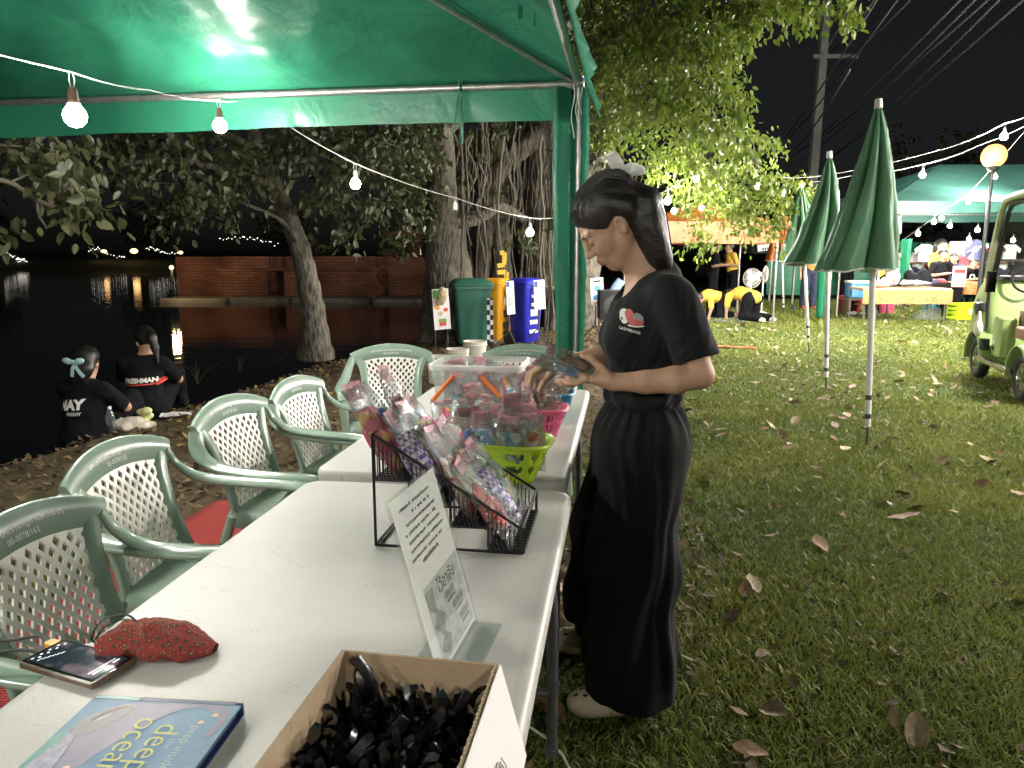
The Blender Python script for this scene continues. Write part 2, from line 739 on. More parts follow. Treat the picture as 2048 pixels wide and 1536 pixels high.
def make_ground():
    xs = axis_lines([(-260, -40, 20), (-40, -8, 2), (-8, 6, .1), (6, 14, .4), (14, 40, 2), (40, 301, 20)])
    ys = axis_lines([(-30, -2, 1.5), (-2, 14, .1), (14, 30, .4), (30, 60, 2), (60, 401, 20)])
    X, Y = np.meshgrid(xs, ys, indexing='ij')
    Z = ground_z(X, Y)
    V = np.stack([X, Y, Z], -1).reshape(-1, 3)
    nx, ny = len(xs), len(ys)
    i, j = np.meshgrid(np.arange(nx - 1), np.arange(ny - 1), indexing='ij')
    a = (i * ny + j).ravel()
    Fq = np.stack([a, a + ny, a + ny + 1, a + 1], 1)
    m = bpy.data.materials.new('soil_and_turf')
    m.use_nodes = True
    nt = m.node_tree
    b = nt.nodes['Principled BSDF']
    b.inputs['Roughness'].default_value = .95
    b.inputs['Specular IOR Level'].default_value = .15
    tc = nt.nodes.new('ShaderNodeTexCoord')

    def nz(scale, det=8, rg=.65):
        q = nt.nodes.new('ShaderNodeTexNoise')
        q.inputs['Scale'].default_value = scale
        q.inputs['Detail'].default_value = det
        q.inputs['Roughness'].default_value = rg
        nt.links.new(tc.outputs['Object'], q.inputs['Vector'])
        return q

    def ramp(src, stops):
        r = nt.nodes.new('ShaderNodeValToRGB')
        e = r.color_ramp.elements
        while len(e) < len(stops):
            e.new(.5)
        for k, (p, c) in enumerate(stops):
            e[k].position = p
            e[k].color = (*c, 1)
        nt.links.new(src, r.inputs['Fac'])
        return r
    soil = ramp(nz(7).outputs['Fac'], [(.3, (.05, .036, .022)), (.5, (.10, .075, .045)), (.72, (.17, .125, .075))])
    turf = ramp(nz(23).outputs['Fac'], [(.3, (.018, .026, .006)), (.52, (.04, .06, .012)), (.75, (.085, .095, .028))])
    at_ = nt.nodes.new('ShaderNodeAttribute')
    at_.attribute_name = 'lawn'
    mx = nt.nodes.new('ShaderNodeMix')
    mx.data_type = 'RGBA'
    nt.links.new(at_.outputs['Fac'], mx.inputs['Factor'])
    nt.links.new(soil.outputs[0], mx.inputs['A'])
    nt.links.new(turf.outputs[0], mx.inputs['B'])
    nt.links.new(mx.outputs['Result'], b.inputs['Base Color'])
    bp = nt.nodes.new('ShaderNodeBump')
    bp.inputs['Strength'].default_value = .8
    bp.inputs['Distance'].default_value = .03
    nt.links.new(nz(38, 10, .75).outputs['Fac'], bp.inputs['Height'])
    nt.links.new(bp.outputs[0], b.inputs['Normal'])
    me = fast_mesh('ground', V, Fq, m, smooth=True, attr={'lawn': lawn_mask(V[:, 0], V[:, 1])})
    tag(link('ground', me), kind='structure')


make_ground()

WATER_Z = -.52
wm = bpy.data.materials.new('pond_water')
wm.use_nodes = True
nt = wm.node_tree
b = nt.nodes['Principled BSDF']
b.inputs['Base Color'].default_value = (.004, .006, .007, 1)
b.inputs['Roughness'].default_value = .035
b.inputs['IOR'].default_value = 1.33
tc = nt.nodes.new('ShaderNodeTexCoord')
mp = nt.nodes.new('ShaderNodeMapping')
mp.inputs['Scale'].default_value = (.35, 2.2, 1)
nz = nt.nodes.new('ShaderNodeTexNoise')
nz.inputs['Scale'].default_value = 1.6
nz.inputs['Detail'].default_value = 4
bp = nt.nodes.new('ShaderNodeBump')
bp.inputs['Strength'].default_value = .1
bp.inputs['Distance'].default_value = .05
nt.links.new(tc.outputs['Object'], mp.inputs[0])
nt.links.new(mp.outputs[0], nz.inputs['Vector'])
nt.links.new(nz.outputs['Fac'], bp.inputs['Height'])
nt.links.new(bp.outputs[0], b.inputs['Normal'])
w = MB().add([(-240, -30, WATER_Z), (6, -30, WATER_Z), (6, 160, WATER_Z), (-240, 160, WATER_Z)], [(0, 1, 2, 3)]).build('water', wm, smooth=False)
tag(w, kind='structure')


def far_bank():
    m = MB()
    Y0 = 78.0

    def f(u, v):
        x = -230 + u * 232
        k = math.sin(u * 31) * 1.6 + math.sin(u * 77) * .7
        y = Y0 + v * 120 + (1 - v) * k
        z = -.9 + min(1, v * 14) * 1.3 + v * 1.0
        return (x, y, z)
    m.grid(f, 80, 14)
    o = m.build('far_bank', pm('far_turf', (.05, .07, .022), .95, var=.4, vs=.6, bump=.4, bs=3))
    tag(o, kind='structure')


far_bank()

# ------------------------------------------------------------------ brick embankment wall across the water
brick_m = bpy.data.materials.new('old_brick')
brick_m.use_nodes = True
nt = brick_m.node_tree
b = nt.nodes['Principled BSDF']
b.inputs['Roughness'].default_value = .9
tc = nt.nodes.new('ShaderNodeTexCoord')
mp = nt.nodes.new('ShaderNodeMapping')
mp.inputs['Rotation'].default_value = (PI / 2, 0, 0)
br = nt.nodes.new('ShaderNodeTexBrick')
br.inputs['Scale'].default_value = 1.0
br.inputs['Brick Width'].default_value = .42
br.inputs['Row Height'].default_value = .12
br.inputs['Mortar Size'].default_value = .014
br.inputs['Color1'].default_value = (.36, .15, .095, 1)
br.inputs['Color2'].default_value = (.28, .11, .07, 1)
br.inputs['Mortar'].default_value = (.16, .085, .055, 1)
nz = nt.nodes.new('ShaderNodeTexNoise')
nz.inputs['Scale'].default_value = .55
nz.inputs['Detail'].default_value = 7
rp = nt.nodes.new('ShaderNodeValToRGB')
rp.color_ramp.elements[0].position = .32
rp.color_ramp.elements[0].color = (.3, .3, .3, 1)
rp.color_ramp.elements[1].position = .62
mx = nt.nodes.new('ShaderNodeMix')
mx.data_type = 'RGBA'
mx.blend_type = 'MULTIPLY'
mx.inputs['Factor'].default_value = 1
nt.links.new(tc.outputs['Object'], mp.inputs[0])
nt.links.new(mp.outputs[0], br.inputs['Vector'])
nt.links.new(tc.outputs['Object'], nz.inputs['Vector'])
nt.links.new(nz.outputs['Fac'], rp.inputs['Fac'])
nt.links.new(br.outputs['Color'], mx.inputs['A'])
nt.links.new(rp.outputs[0], mx.inputs['B'])
nt.links.new(mx.outputs['Result'], b.inputs['Base Color'])
bp = nt.nodes.new('ShaderNodeBump')
bp.inputs['Distance'].default_value = .03
nt.links.new(br.outputs['Fac'], bp.inputs['Height'])
bp.invert = True
nt.links.new(bp.outputs[0], b.inputs['Normal'])

WY = 30.0
wall = thing('brick_wall', 'weathered red brick wall along the far side of the dark water', 'wall', (0, WY, 0))


def wx(px):
    return at(px, 520, WY).x


def wz(py):
    return at(600, py, WY).z


zt, zm, zb = wz(514), wz(537), wz(592)
# upper courses run straight; the lower piers stand proud with a stepped, rounded outline
m = MB()
m.box(((wx(335) + wx(900)) / 2, 2.2, (zt + zb) / 2 - .3), (wx(900) - wx(335), 3.0, zt - zb + .6))
m.build('wall_core', brick_m, wall, smooth=False)
for (x0, x1, y0, z0, z1, wob) in ((436, 530, .45, zm - .02, zt + .02, 0), (568, 748, .30, zm, zt + .03, 0), (438, 530, .16, zb, zm - .05, 1), (566, 758, .0, zb, zm - .05, 2), (770, 860, .55, zb, zt - .02, 0)):
    ol = []
    n = 14
    for k in range(n + 1):
        z = z0 + (z1 - z0) * k / n
        s = .16 * math.sin(k / n * 2 * PI * 1.1 + .6) if wob == 1 else 0
        ol.append((wx(x0) - s - (.22 if wob == 1 and k < 3 else 0) * -1, z))
    for k in range(n, -1, -1):
        z = z0 + (z1 - z0) * k / n
        s = .14 * math.sin(k / n * 2 * PI) if wob == 2 else 0
        ol.append((wx(x1) + s, z))
    M = Matrix(((1, 0, 0, 0), (0, 0, 1, 0), (0, 1, 0, 0), (0, 0, 0, 1)))
    MB().prism(ol[::-1], y0, y0 + 1.6, M).build('brick_pier', brick_m, wall, smooth=False)
MB().box(((wx(430) + wx(760)) / 2, .25, zm - .03), (wx(760) - wx(430), .5, .10)).build('string_course', brick_m, wall, smooth=False)
conc = pm('old_concrete', (.22, .205, .17), .92, var=.35, vs=1.4, bump=.5, bs=9, dirt=(.06, .065, .045), ds=.8)
led = thing('concrete_ledge', 'grey concrete ledge at the foot of the brick wall above the water', 'ledge', (0, WY - .9, WATER_Z))
x = wx(350)
k = 0
while x < wx(850):
    L = random.uniform(2.2, 3.4)
    MB().rbox((x + L / 2, (k % 2) * .18, (wz(592) - WATER_Z) / 2 - .2), (L - .05, 1.7, wz(592) - WATER_Z + .36 + (k % 3) * .05), .06).build('ledge_block', conc, led, smooth=False)
    x += L
    k += 1
# rear building mass seen dimly above the wall
bk = thing('brick_gatehouse', 'dim tall red brick pillar rising behind the low brick wall', 'building', (wx(770), WY + 5, 0))
MB().box((0, 0, .6), (1.7, 1.2, 3.0)).build('pillar', brick_m, bk, smooth=False)
MB().box((0, 0, 2.2), (2.0, 1.5, .25)).build('cap', brick_m, bk, smooth=False)

# ------------------------------------------------------------------ the big green tent overhead
TA = R(8.5)
TU, TV = Vector((math.sin(TA), math.cos(TA), 0)), Vector((math.cos(TA), -math.sin(TA), 0))
TC = Vector((.395, 4.60, 0))
TD, TW, TZ, TS = 4.6, 8.4, 2.375, .449


def fabric(name, col, transl=.35, rough=.32, wr=1.0):
    if name in _M:
        return _M[name]
    m = bpy.data.materials.new(name)
    m.use_nodes = True
    nt = m.node_tree
    b = nt.nodes['Principled BSDF']
    b.inputs['Roughness'].default_value = rough
    b.inputs['Specular IOR Level'].default_value = .55
    tc = nt.nodes.new('ShaderNodeTexCoord')
    nz = nt.nodes.new('ShaderNodeTexNoise')
    nz.inputs['Scale'].default_value = 2.1
    nz.inputs['Detail'].default_value = 7
    nz.inputs['Distortion'].default_value = .8
    nt.links.new(tc.outputs['Object'], nz.inputs['Vector'])
    rp = nt.nodes.new('ShaderNodeValToRGB')
    rp.color_ramp.elements[0].position = .3
    rp.color_ramp.elements[1].position = .75
    rp.color_ramp.elements[0].color = (*[c * .8 for c in col], 1)
    rp.color_ramp.elements[1].color = (*[c * 1.2 for c in col], 1)
    nt.links.new(nz.outputs['Fac'], rp.inputs['Fac'])
    nt.links.new(rp.outputs[0], b.inputs['Base Color'])
    # creases: sharp ridged folds running in drifting directions, fading in and out
    rg = nt.nodes.new('ShaderNodeTexNoise')
    rg.noise_type = 'RIDGED_MULTIFRACTAL'
    rg.inputs['Scale'].default_value = 1.3
    rg.inputs['Detail'].default_value = 3
    rg.inputs['Distortion'].default_value = .5
    mpv = nt.nodes.new('ShaderNodeMapping')
    mpv.inputs['Rotation'].default_value = (.3, .5, .9)
    mpv.inputs['Scale'].default_value = (1.0, 2.2, 1.4)
    nt.links.new(tc.outputs['Object'], mpv.inputs[0])
    nt.links.new(mpv.outputs[0], rg.inputs['Vector'])
    ml = nt.nodes.new('ShaderNodeMath')
    ml.operation = 'MULTIPLY'
    ml.inputs[1].default_value = .07 * wr
    nt.links.new(rg.outputs['Fac'], ml.inputs[0])
    ad2 = nt.nodes.new('ShaderNodeMath')
    ad2.operation = 'MULTIPLY_ADD'
    ad2.inputs[1].default_value = .09 * wr
    nt.links.new(nz.outputs['Fac'], ad2.inputs[0])
    nt.links.new(ml.outputs[0], ad2.inputs[2])
    bp = nt.nodes.new('ShaderNodeBump')
    bp.inputs['Strength'].default_value = .75
    bp.inputs['Distance'].default_value = .6
    nt.links.new(ad2.outputs[0], bp.inputs['Height'])
    nt.links.new(bp.outputs[0], b.inputs['Normal'])
    tr = nt.nodes.new('ShaderNodeBsdfTranslucent')
    nt.links.new(rp.outputs[0], tr.inputs[0])
    mx = nt.nodes.new('ShaderNodeMixShader')
    mx.inputs[0].default_value = transl
    nt.links.new(b.outputs[0], mx.inputs[1])
    nt.links.new(tr.outputs[0], mx.inputs[2])
    nt.links.new(mx.outputs[0], nt.nodes['Material Output'].inputs[0])
    _M[name] = m
    return m


tent_m = fabric('green_tarpaulin', (.020, .155, .090), .3, .36)
steel_m = pm('galvanised_steel', (.42, .41, .40), .38, .85, var=.25, vs=14, bump=.1, bs=50, dirt=(.25, .2, .15), ds=5, dlev=(.55, .75))


def hip_tent(name, label, corner, U, Vv, depth, width, z, slope, fab, val_h=.235, flare=.1, seed=0, res=44, pole_r=.021):
    """corner = far right foot; U away from the viewer, Vv to the right"""
    t = thing(name, label, 'tent', corner)
    rnd = random.Random(seed)
    c = {(i, j): -Vv * (width * i) - U * (depth * j) for i in (0, 1) for j in (0, 1)}
    hh = depth / 2
    rz = z + slope * hh
    a = -Vv * hh - U * hh
    bq = -Vv * (width - hh) - U * hh
    zz = Vector((0, 0, 1))
    e = {k: p + zz * z for k, p in c.items()}
    ra, rb = a + zz * rz, bq + zz * rz
    panels = [(e[(1, 0)], e[(0, 0)], ra, rb), (e[(0, 0)], e[(0, 1)], ra, ra), (e[(0, 1)], e[(1, 1)], rb, ra), (e[(1, 1)], e[(1, 0)], rb, rb)]
    for k, (p0, p1, q1, q0) in enumerate(panels):
        n = (p1 - p0).cross(q0 - p0).normalized()

        def f(u, v):
            lo = p0.lerp(p1, u)
            hi = q0.lerp(q1, u)
            p = lo.lerp(hi, v)
            q = Vector((p.x, p.y, p.z)) * 1.0
            s = -.11 * math.sin(PI * v) * math.sin(PI * u)
            wv = mnoise.fractal(q * 1.25 + Vector((seed, 3, 1)), 1.0, 2.0, 4) * .05
            rd = abs(mnoise.noise(q * 2.3 + Vector((9, seed, 4)))) * .05 + abs(mnoise.noise(Vector((q.x * 4.5 + q.y * 2, q.y * 7, q.z * 9 + seed)))) * .022
            edge = min(1, min(u, 1 - u, v + .02, 1.02 - v) * 9)
            return p + n * ((wv - rd) * edge) + zz * s
        MB().grid(f, res, res // 2).build('roof_panel', fab, t, smooth=60)
    sides = [((1, 0), (0, 0), U), ((0, 0), (0, 1), Vv), ((0, 1), (1, 1), -U), ((1, 1), (1, 0), -Vv)]
    for k, (i0, i1, outw) in enumerate(sides):
        p0, p1 = e[i0], e[i1]
        fl = flare if outw == Vv else .02

        def f(u, v):
            p = p0.lerp(p1, u) + outw * (.025 + fl * v)
            q = p * 1.0
            w = mnoise.fractal(q * 2.2 + Vector((seed, 1, 7)), 1.0, 2.0, 3) * .035 * v + .012 * math.sin(u * 60 + 3 * math.sin(u * 17)) * v
            sag = .012 * math.sin(u * 9 + k) * v
            return p + outw * w + zz * (.015 - val_h * v + sag)
        MB().grid(f, 60, 7).build('valance', fab, t, smooth=60)
        MB().tube([p0 + (p1 - p0) * .008 - outw * .01 - zz * .02, p1 + (p0 - p1) * .008 - outw * .01 - zz * .02], pole_r, 12).build('eave_pipe', steel_m, t)
    for ij, p in c.items():
        q = p * 1.0
        pl = MB().tube([q, q + zz * (z - .02)], pole_r, 12)
        pl.box(q + zz * .006, (.13, .13, .012))
        pl.build('pole', steel_m, t)
        s = MB()
        s.tube([q + zz * (z - .10), q + zz * (z + .02)], pole_r * 1.3, 12)
        du, dv = (-U if ij[1] == 0 else U), (-Vv if ij[0] == 0 else Vv)
        s.tube([q + zz * (z - .02), q + zz * (z - .02) + du * .13], pole_r * 1.3, 12)
        s.tube([q + zz * (z - .021), q + zz * (z - .021) + dv * .13], pole_r * 1.3, 12)
        s.tube([q + zz * (z - .03) + dv * .09, q + zz * (z - .075) + dv * .09], .007, 6)
        s.tube([q + zz * (z - .07) + dv * .09 - du * .02, q + zz * (z - .07) + dv * .09 + du * .02], .006, 6)
        s.build('corner_joint', steel_m, t)
        tgt = ra if (p - a).length < (p - bq).length else rb
        MB().tube([q + zz * z - zz * .03, tgt - zz * .1], pole_r * .8, 8).build('rafter', steel_m, t)
    MB().tube([ra - zz * .1, rb - zz * .1], pole_r * .8, 8).build('ridge_pipe', steel_m, t)
    return t


tent = hip_tent('canopy_tent', 'large green tarpaulin canopy tent with steel poles over the white tables', TC, TU, TV, TD, TW, TZ, TS, tent_m, seed=3, res=130)


def curtain():
    """rolled side wall hanging round the corner pole, open to the tables"""
    m = MB()
    prof = [(-.155, -.03), (-.13, -.045), (-.09, -.025), (-.05, -.01), (-.035, .03), (.0, .045), (.035, .02), (.04, -.02), (.06, -.03)]

    def f(u, v):
        x = v * (len(prof) - 1)
        i = min(int(x), len(prof) - 2)
        t = x - i
        px = prof[i][0] * (1 - t) + prof[i + 1][0] * t
        py = prof[i][1] * (1 - t) + prof[i + 1][1] * t
        z = 2.34 - u * 2.31
        q = Vector((px * 6, py * 6, z * 1.6))
        k = .012 * mnoise.fractal(q * 1.5, 1, 2, 3) * min(1, u * 4)
        s = 1 - .30 * u ** 1.2
        return TV * (px * s + k) + TU * (py + k) + Vector((0, 0, z))
    m.grid(f, 70, 24)
    m.build('side_curtain', tent_m, tent, smooth=60)
    for (uu, L, w, sw) in ((.70, .36, .024, .0), (.715, .33, .010, .05)):
        p = -TV * uu - TU * .03
        m = MB()
        pts = [p + Vector((0, 0, TZ + .02 - L * k / 8)) - TV * (sw * (k / 8) ** 2) + TU * .004 * math.sin(k) for k in range(9)]
        m.strip(pts, w, .002, list([TU] * 9))
        m.build('tie_ribbon', tent_m, tent)
    p = -TV * .70 - TU * .01
    m = MB()
    m.tube([p + Vector((0, 0, TZ - .02)) + (TU * math.cos(a) + Vector((0, 0, math.sin(a)))) * .026 for a in [k * PI / 8 for k in range(17)]], .012, 6, flat=.25)
    m.build('tie_ribbon', tent_m, tent)
    # loose ties and cord knots at the corner
    for dx, L in ((.03, .25), (.055, .31), (.012, .18)):
        m = MB()
        m.tube([-TV * (dx - .02) - TU * .05 + Vector((0, 0, TZ - .02 - L * k / 6)) + TV * .01 * math.sin(k * 1.3) for k in range(7)], .0028, 5)
        m.build('tie_cord', pm('white_cord', (.7, .7, .66), .8, var=.1), tent)
    # two hanging straps under the roof panel near the corner
    for (px, py0, py1, Y) in ((1042, -20, 38, 3.75), (1071, -20, 52, 3.7)):
        a, bq = at(px, py0, Y) - TC, at(px - 2, py1, Y) - TC
        MB().strip([a.lerp(bq, k / 5) for k in range(6)], .022 if px < 1050 else .006, .002, TU).build('roof_strap', tent_m, tent)


curtain()

# ------------------------------------------------------------------ white folding tables
hdpe = pm('white_hdpe', (.53, .515, .49), .45, var=.07, vs=4, bump=.06, bs=140, dirt=(.30, .27, .22), ds=17, dlev=(.62, .80), rvar=.1)
# long hairline scratches on the plastic
nt = hdpe.node_tree
tcx = nt.nodes.new('ShaderNodeTexCoord')
bsd = nt.nodes['Principled BSDF']
src = bsd.inputs['Base Color'].links[0].from_socket
for rot_, sc_x, lim in ((.5, (5.0, 36, 1), .0028), (-.9, (4.4, 44, 1), .0028), (1.2, (6, 40, 1), .0025)):
    mpx = nt.nodes.new('ShaderNodeMapping')
    mpx.inputs['Rotation'].default_value = (0, 0, rot_)
    mpx.inputs['Scale'].default_value = sc_x
    nzx = nt.nodes.new('ShaderNodeTexNoise')
    nzx.inputs['Scale'].default_value = 1.0
    nzx.inputs['Detail'].default_value = 2
    cmp_ = nt.nodes.new('ShaderNodeMath')
    cmp_.operation = 'COMPARE'
    cmp_.inputs[1].default_value = .69
    cmp_.inputs[2].default_value = lim
    mxx = nt.nodes.new('ShaderNodeMix')
    mxx.data_type = 'RGBA'
    mxx.inputs['B'].default_value = (.43, .41, .38, 1)
    nt.links.new(tcx.outputs['Object'], mpx.inputs[0])
    nt.links.new(mpx.outputs[0], nzx.inputs['Vector'])
    nt.links.new(nzx.outputs['Fac'], cmp_.inputs[0])
    nt.links.new(cmp_.outputs[0], mxx.inputs['Factor'])
    nt.links.new(src, mxx.inputs['A'])
    src = mxx.outputs['Result']
nt.links.new(src, bsd.inputs['Base Color'])
grey_tube = pm('grey_powder_coat', (.12, .125, .13), .45, .3, var=.15, vs=12)


def folding_table(label, FR, az, L=1.5, W=.775):
    U = Vector((math.sin(az), math.cos(az), 0))
    t = thing('folding_table', label, 'table', (FR.x, FR.y, 0), -az)
    # local: x to the right, y away; far right corner at origin
    z = .74

    def ring(ins, zz, r=.055):
        o = []
        for cx, cy_, a0 in ((-r, -r, 0), (-W + r, -r, 90), (-W + r, -L + r, 180), (-r, -L + r, 270)):
            for k in range(9):
                a = R(a0 + 90 * k / 8)
                o.append(Vector((cx + (r - ins) * math.cos(a), cy_ + (r - ins) * math.sin(a), zz)))
        return o
    m = MB()
    m.loft([ring(.012, z - .042), ring(.002, z - .040), ring(0, z - .034), ring(0, z - .016), ring(.0015, z - .008), ring(.006, z - .002), ring(.012, z), ring(.024, z - .0012), ring(.03, z - .0014)], cap=False)
    m.add(ring(.03, z - .0014), [tuple(range(36))])
    m.add(ring(.012, z - .042), [tuple(range(35, -1, -1))])
    m.build('tabletop', hdpe, t, smooth=50)
    for y0, s in ((-.22, 1), (-L + .22, -1)):
        m = MB()
        pts = [(-.075, y0, z - .05), (-.072, y0 + s * .01, z - .09), (-.045, y0 + s * .05, z - .22), (-.04, y0 + s * .08, .35), (-.04, y0 + s * .09, .0)]
        for sx in (0, 1):
            q = [(x if not sx else -W - x, y, zz) for x, y, zz in pts]
            m.tube(bez(q, 6), .0155, 10)
            m.tube([Vector(q[-1]) + Vector((0, 0, .03)), Vector(q[-1])], .02, 10)
        m.tube([(-.04, y0 + s * .085, .2), (-W + .04, y0 + s * .085, .2)], .012, 8)
        m.tube([(-.06, y0, z - .055), (-W + .06, y0, z - .055)], .014, 8)
        m.build('leg_frame', grey_tube, t)
        MB().tube([(-W / 2, y0 + s * .085, .2), (-W / 2, y0 - s * .35, z - .05)], .010, 8).build('brace', grey_tube, t)
    for k in (-.06, -W + .06):
        MB().tube([(k, -.08, z - .05), (k, -L + .08, z - .05)], .012, 8).build('side_rail', grey_tube, t)
    return t


tab_near = folding_table('near white folding table with scuffed top, carrying the book and black rack', gnd(1145, 981, .74), R(8.1))
tab_far = folding_table('far white folding table carrying the clear plastic bin and toy baskets', gnd(1180, 778.5, .74), R(8.5))

# red woven mat under the chairs
mat_m = bpy.data.materials.new('red_woven_plastic')
mat_m.use_nodes = True
nt = mat_m.node_tree
b = nt.nodes['Principled BSDF']
b.inputs['Roughness'].default_value = .5
tc = nt.nodes.new('ShaderNodeTexCoord')
wv = nt.nodes.new('ShaderNodeTexWave')
wv.wave_profile = 'SIN'
wv.bands_direction = 'Y'
wv.inputs['Scale'].default_value = 26
wv.inputs['Distortion'].default_value = .4
rp = nt.nodes.new('ShaderNodeValToRGB')
rp.color_ramp.elements[0].color = (.10, .012, .010, 1)
rp.color_ramp.elements[0].position = .2
rp.color_ramp.elements[1].color = (.58, .045, .035, 1)
rp.color_ramp.elements[1].position = .55
nt.links.new(tc.outputs['Object'], wv.inputs['Vector'])
nt.links.new(wv.outputs['Fac'], rp.inputs['Fac'])
nt.links.new(rp.outputs[0], b.inputs['Base Color'])
wv2 = nt.nodes.new('ShaderNodeTexWave')
wv2.bands_direction = 'X'
wv2.inputs['Scale'].default_value = 30
nt.links.new(tc.outputs['Object'], wv2.inputs['Vector'])
ad = nt.nodes.new('ShaderNodeMath')
nt.links.new(wv.outputs['Fac'], ad.inputs[0])
nt.links.new(wv2.outputs['Fac'], ad.inputs[1])
bp = nt.nodes.new('ShaderNodeBump')
bp.inputs['Strength'].default_value = .7
bp.inputs['Distance'].default_value = .02
nt.links.new(ad.outputs[0], bp.inputs['Height'])
nt.links.new(bp.outputs[0], b.inputs['Normal'])


def red_mat(label, c, L, W, az, seed):
    m = MB()

    def f(u, v):
        x, y = (u - .5) * W, (v - .5) * L
        z = .022 + .012 * mnoise.noise(Vector((x * 2, y * 2, seed))) + (.03 * max(0, (u - .85)) * math.sin(v * 11))
        return (x, y, z)
    m.grid(f, 24, 40)
    o = m.build('floor_mat', mat_m, None, loc=(c[0], c[1], 0))
    o.rotation_euler = (0, 0, -az)
    add_mod(o, 'SOLIDIFY', thickness=.006)
    tag(o, label, 'mat')


red_mat('red woven plastic mat lying under the near chairs', (-1.23, 2.55), 2.8, 1.25, R(8), 1)
# ------------------------------------------------------------------ bulbs on strings
bulb_m = emis('lit_bulb', (1.0, .97, .90), 26.0)
glass_off = film('bulb_glass', (.95, .95, .95), .2)
sock_w = pm('white_socket', (.7, .69, .66), .45, var=.08)
sock_b = pm('brown_socket', (.23, .13, .09), .5, var=.15)
cord_m = pm('cable_sheath', (.55, .54, .50), .6, var=.2, vs=30)
cord_d = pm('dark_cable', (.05, .05, .05), .6, var=.2)


PW = 7.4


def bulb(p, label, power, r=.041, sock=sock_w, col=(1, .95, .86), drop=.10, lit=True, group='bulbs on the light strings', lr=None):
    """p = centre of the glowing globe"""
    t = thing('light_bulb', label, 'light bulb', (p[0], p[1], p[2]), group=group)
    m = MB()
    m.lathe([(.012, drop), (.017, drop - .012), (.018, drop - .045), (.0205, r + .012), (.0205, r * .7)], 12)
    m.build('socket', sock, t)
    m = MB()
    m.tube([(-.006, 0, drop + .055), (-.009, 0, drop + .025), (-.005, 0, drop - .005)], .0022, 5)
    m.tube([(.006, 0, drop + .055), (.011, 0, drop + .025), (.005, 0, drop - .005)], .0022, 5)
    m.build('lead', cord_m, t)
    m = MB()
    m.lathe([(.003, -r), (r * .55, -r * .85), (r * .88, -r * .48), (r, 0), (r * .9, r * .42), (r * .6, r * .85), (.018, r * 1.15)], 14)
    m.build('globe', bulb_m if lit else glass_off, t)
    if lit and power > 0:
        L = bpy.data.lights.new('bulb_light', 'POINT')
        L.energy = power * PW
        L.color = col
        L.shadow_soft_size = lr or r * 1.08
        o = bpy.data.objects.new('bulb_light', L)
        COL.objects.link(o)
        o.parent = t
    return t


def cable(name, label, pts, r=.004, sag=.0, m=cord_m, n=10, group=None):
    out = []
    for i in range(len(pts) - 1):
        a, b_ = Vector(pts[i]), Vector(pts[i + 1])
        for k in range(n):
            t = k / n
            q = a.lerp(b_, t)
            q.z -= sag * 4 * t * (1 - t)
            out.append(q)
    out.append(Vector(pts[-1]))
    o = MB().tube(out, r, 5).build(name, m)
    return tag(o, label, 'cable', group)


# tent string: passes behind the viewer, along the left and is tied to the far eave pipe
P_tie = at(492, 196, 5.02)
B1, B2, B3, B4 = at(150, 232, 2.9), at(440, 252, 4.55), at(711, 368, 6.0), at(1060, 465, 8.2)
TOP = Vector((0, 0, .155))
s_pts = [(-1.9, -2.6, 2.35), (-2.35, -.6, 2.10), (-2.2, 1.2, 2.06), B1 + TOP, at(300, 180, 3.9), B2 + TOP * .9, P_tie]
cable('light_string', 'pale cable strung with bulbs inside the green tent', s_pts, .0034, .012)
s2 = [P_tie, B3 + TOP, at(912, 396, 7.1), B4 + TOP, at(1140, 430, 8.6), at(1325, 385, 9.6), at(1392, 340, 10.2)]
cable('light_string', 'pale cable running from the tent edge past the banyan tree', s2, .0036, .02)
bulb(B1, 'largest glowing bulb hanging under the green tent at far left', 44, sock=sock_b)
bulb(B2, 'glowing bulb just under the tent valance, second from the left', 40, sock=sock_b)
bulb(B3, 'glowing bulb hanging between the tent and the leaning tree', 13)
bulb(B4, 'glowing bulb in front of the banyan roots beside the tent post', 16)
bulb(Vector((-2.3, .3, 1.98)), 'glowing bulb on the tent string beside the viewer', 44, sock=sock_b)
bulb(Vector((-2.15, -1.5, 2.05)), 'glowing bulb on the tent string behind the viewer', 40, sock=sock_b)
bulb(Vector((.75, -1.5, 2.1)), 'glowing bulb behind the viewer on the lawn side of the tent', 46)
bulb(Vector((6.4, 5.6, 2.95)), 'glowing bulb on the lawn string out at the right', 620, r=.045)
bulb(Vector((6.2, 2.6, 2.95)), 'glowing bulb on the lawn string beside the viewer at right', 430, r=.045)
t = thing('bulb_socket', 'empty white bulb socket hanging on the string before the banyan', 'bulb socket', at(910, 413, 7.1))
MB().lathe([(.02, -.03), (.021, .02), (.016, .03), (.01, .045)], 12).build('socket', sock_w, t)
MB().tube([(-.005, 0, .04), (-.009, 0, .075), (0, 0, .10), (.009, 0, .075), (.005, 0, .04)], .0025, 5).build('lead', cord_m, t)
# cord lashing at the pipe
tag(MB().tube([P_tie + TV * (k * .006 - .07) + (TU * math.cos(k * 1.5) + Vector((0, 0, math.sin(k * 1.5)))) * .027 for k in range(26)], .004, 5).build('cord_lashing', cord_d), 'dark cord lashing the bulb cable to the tent pipe', 'cord')

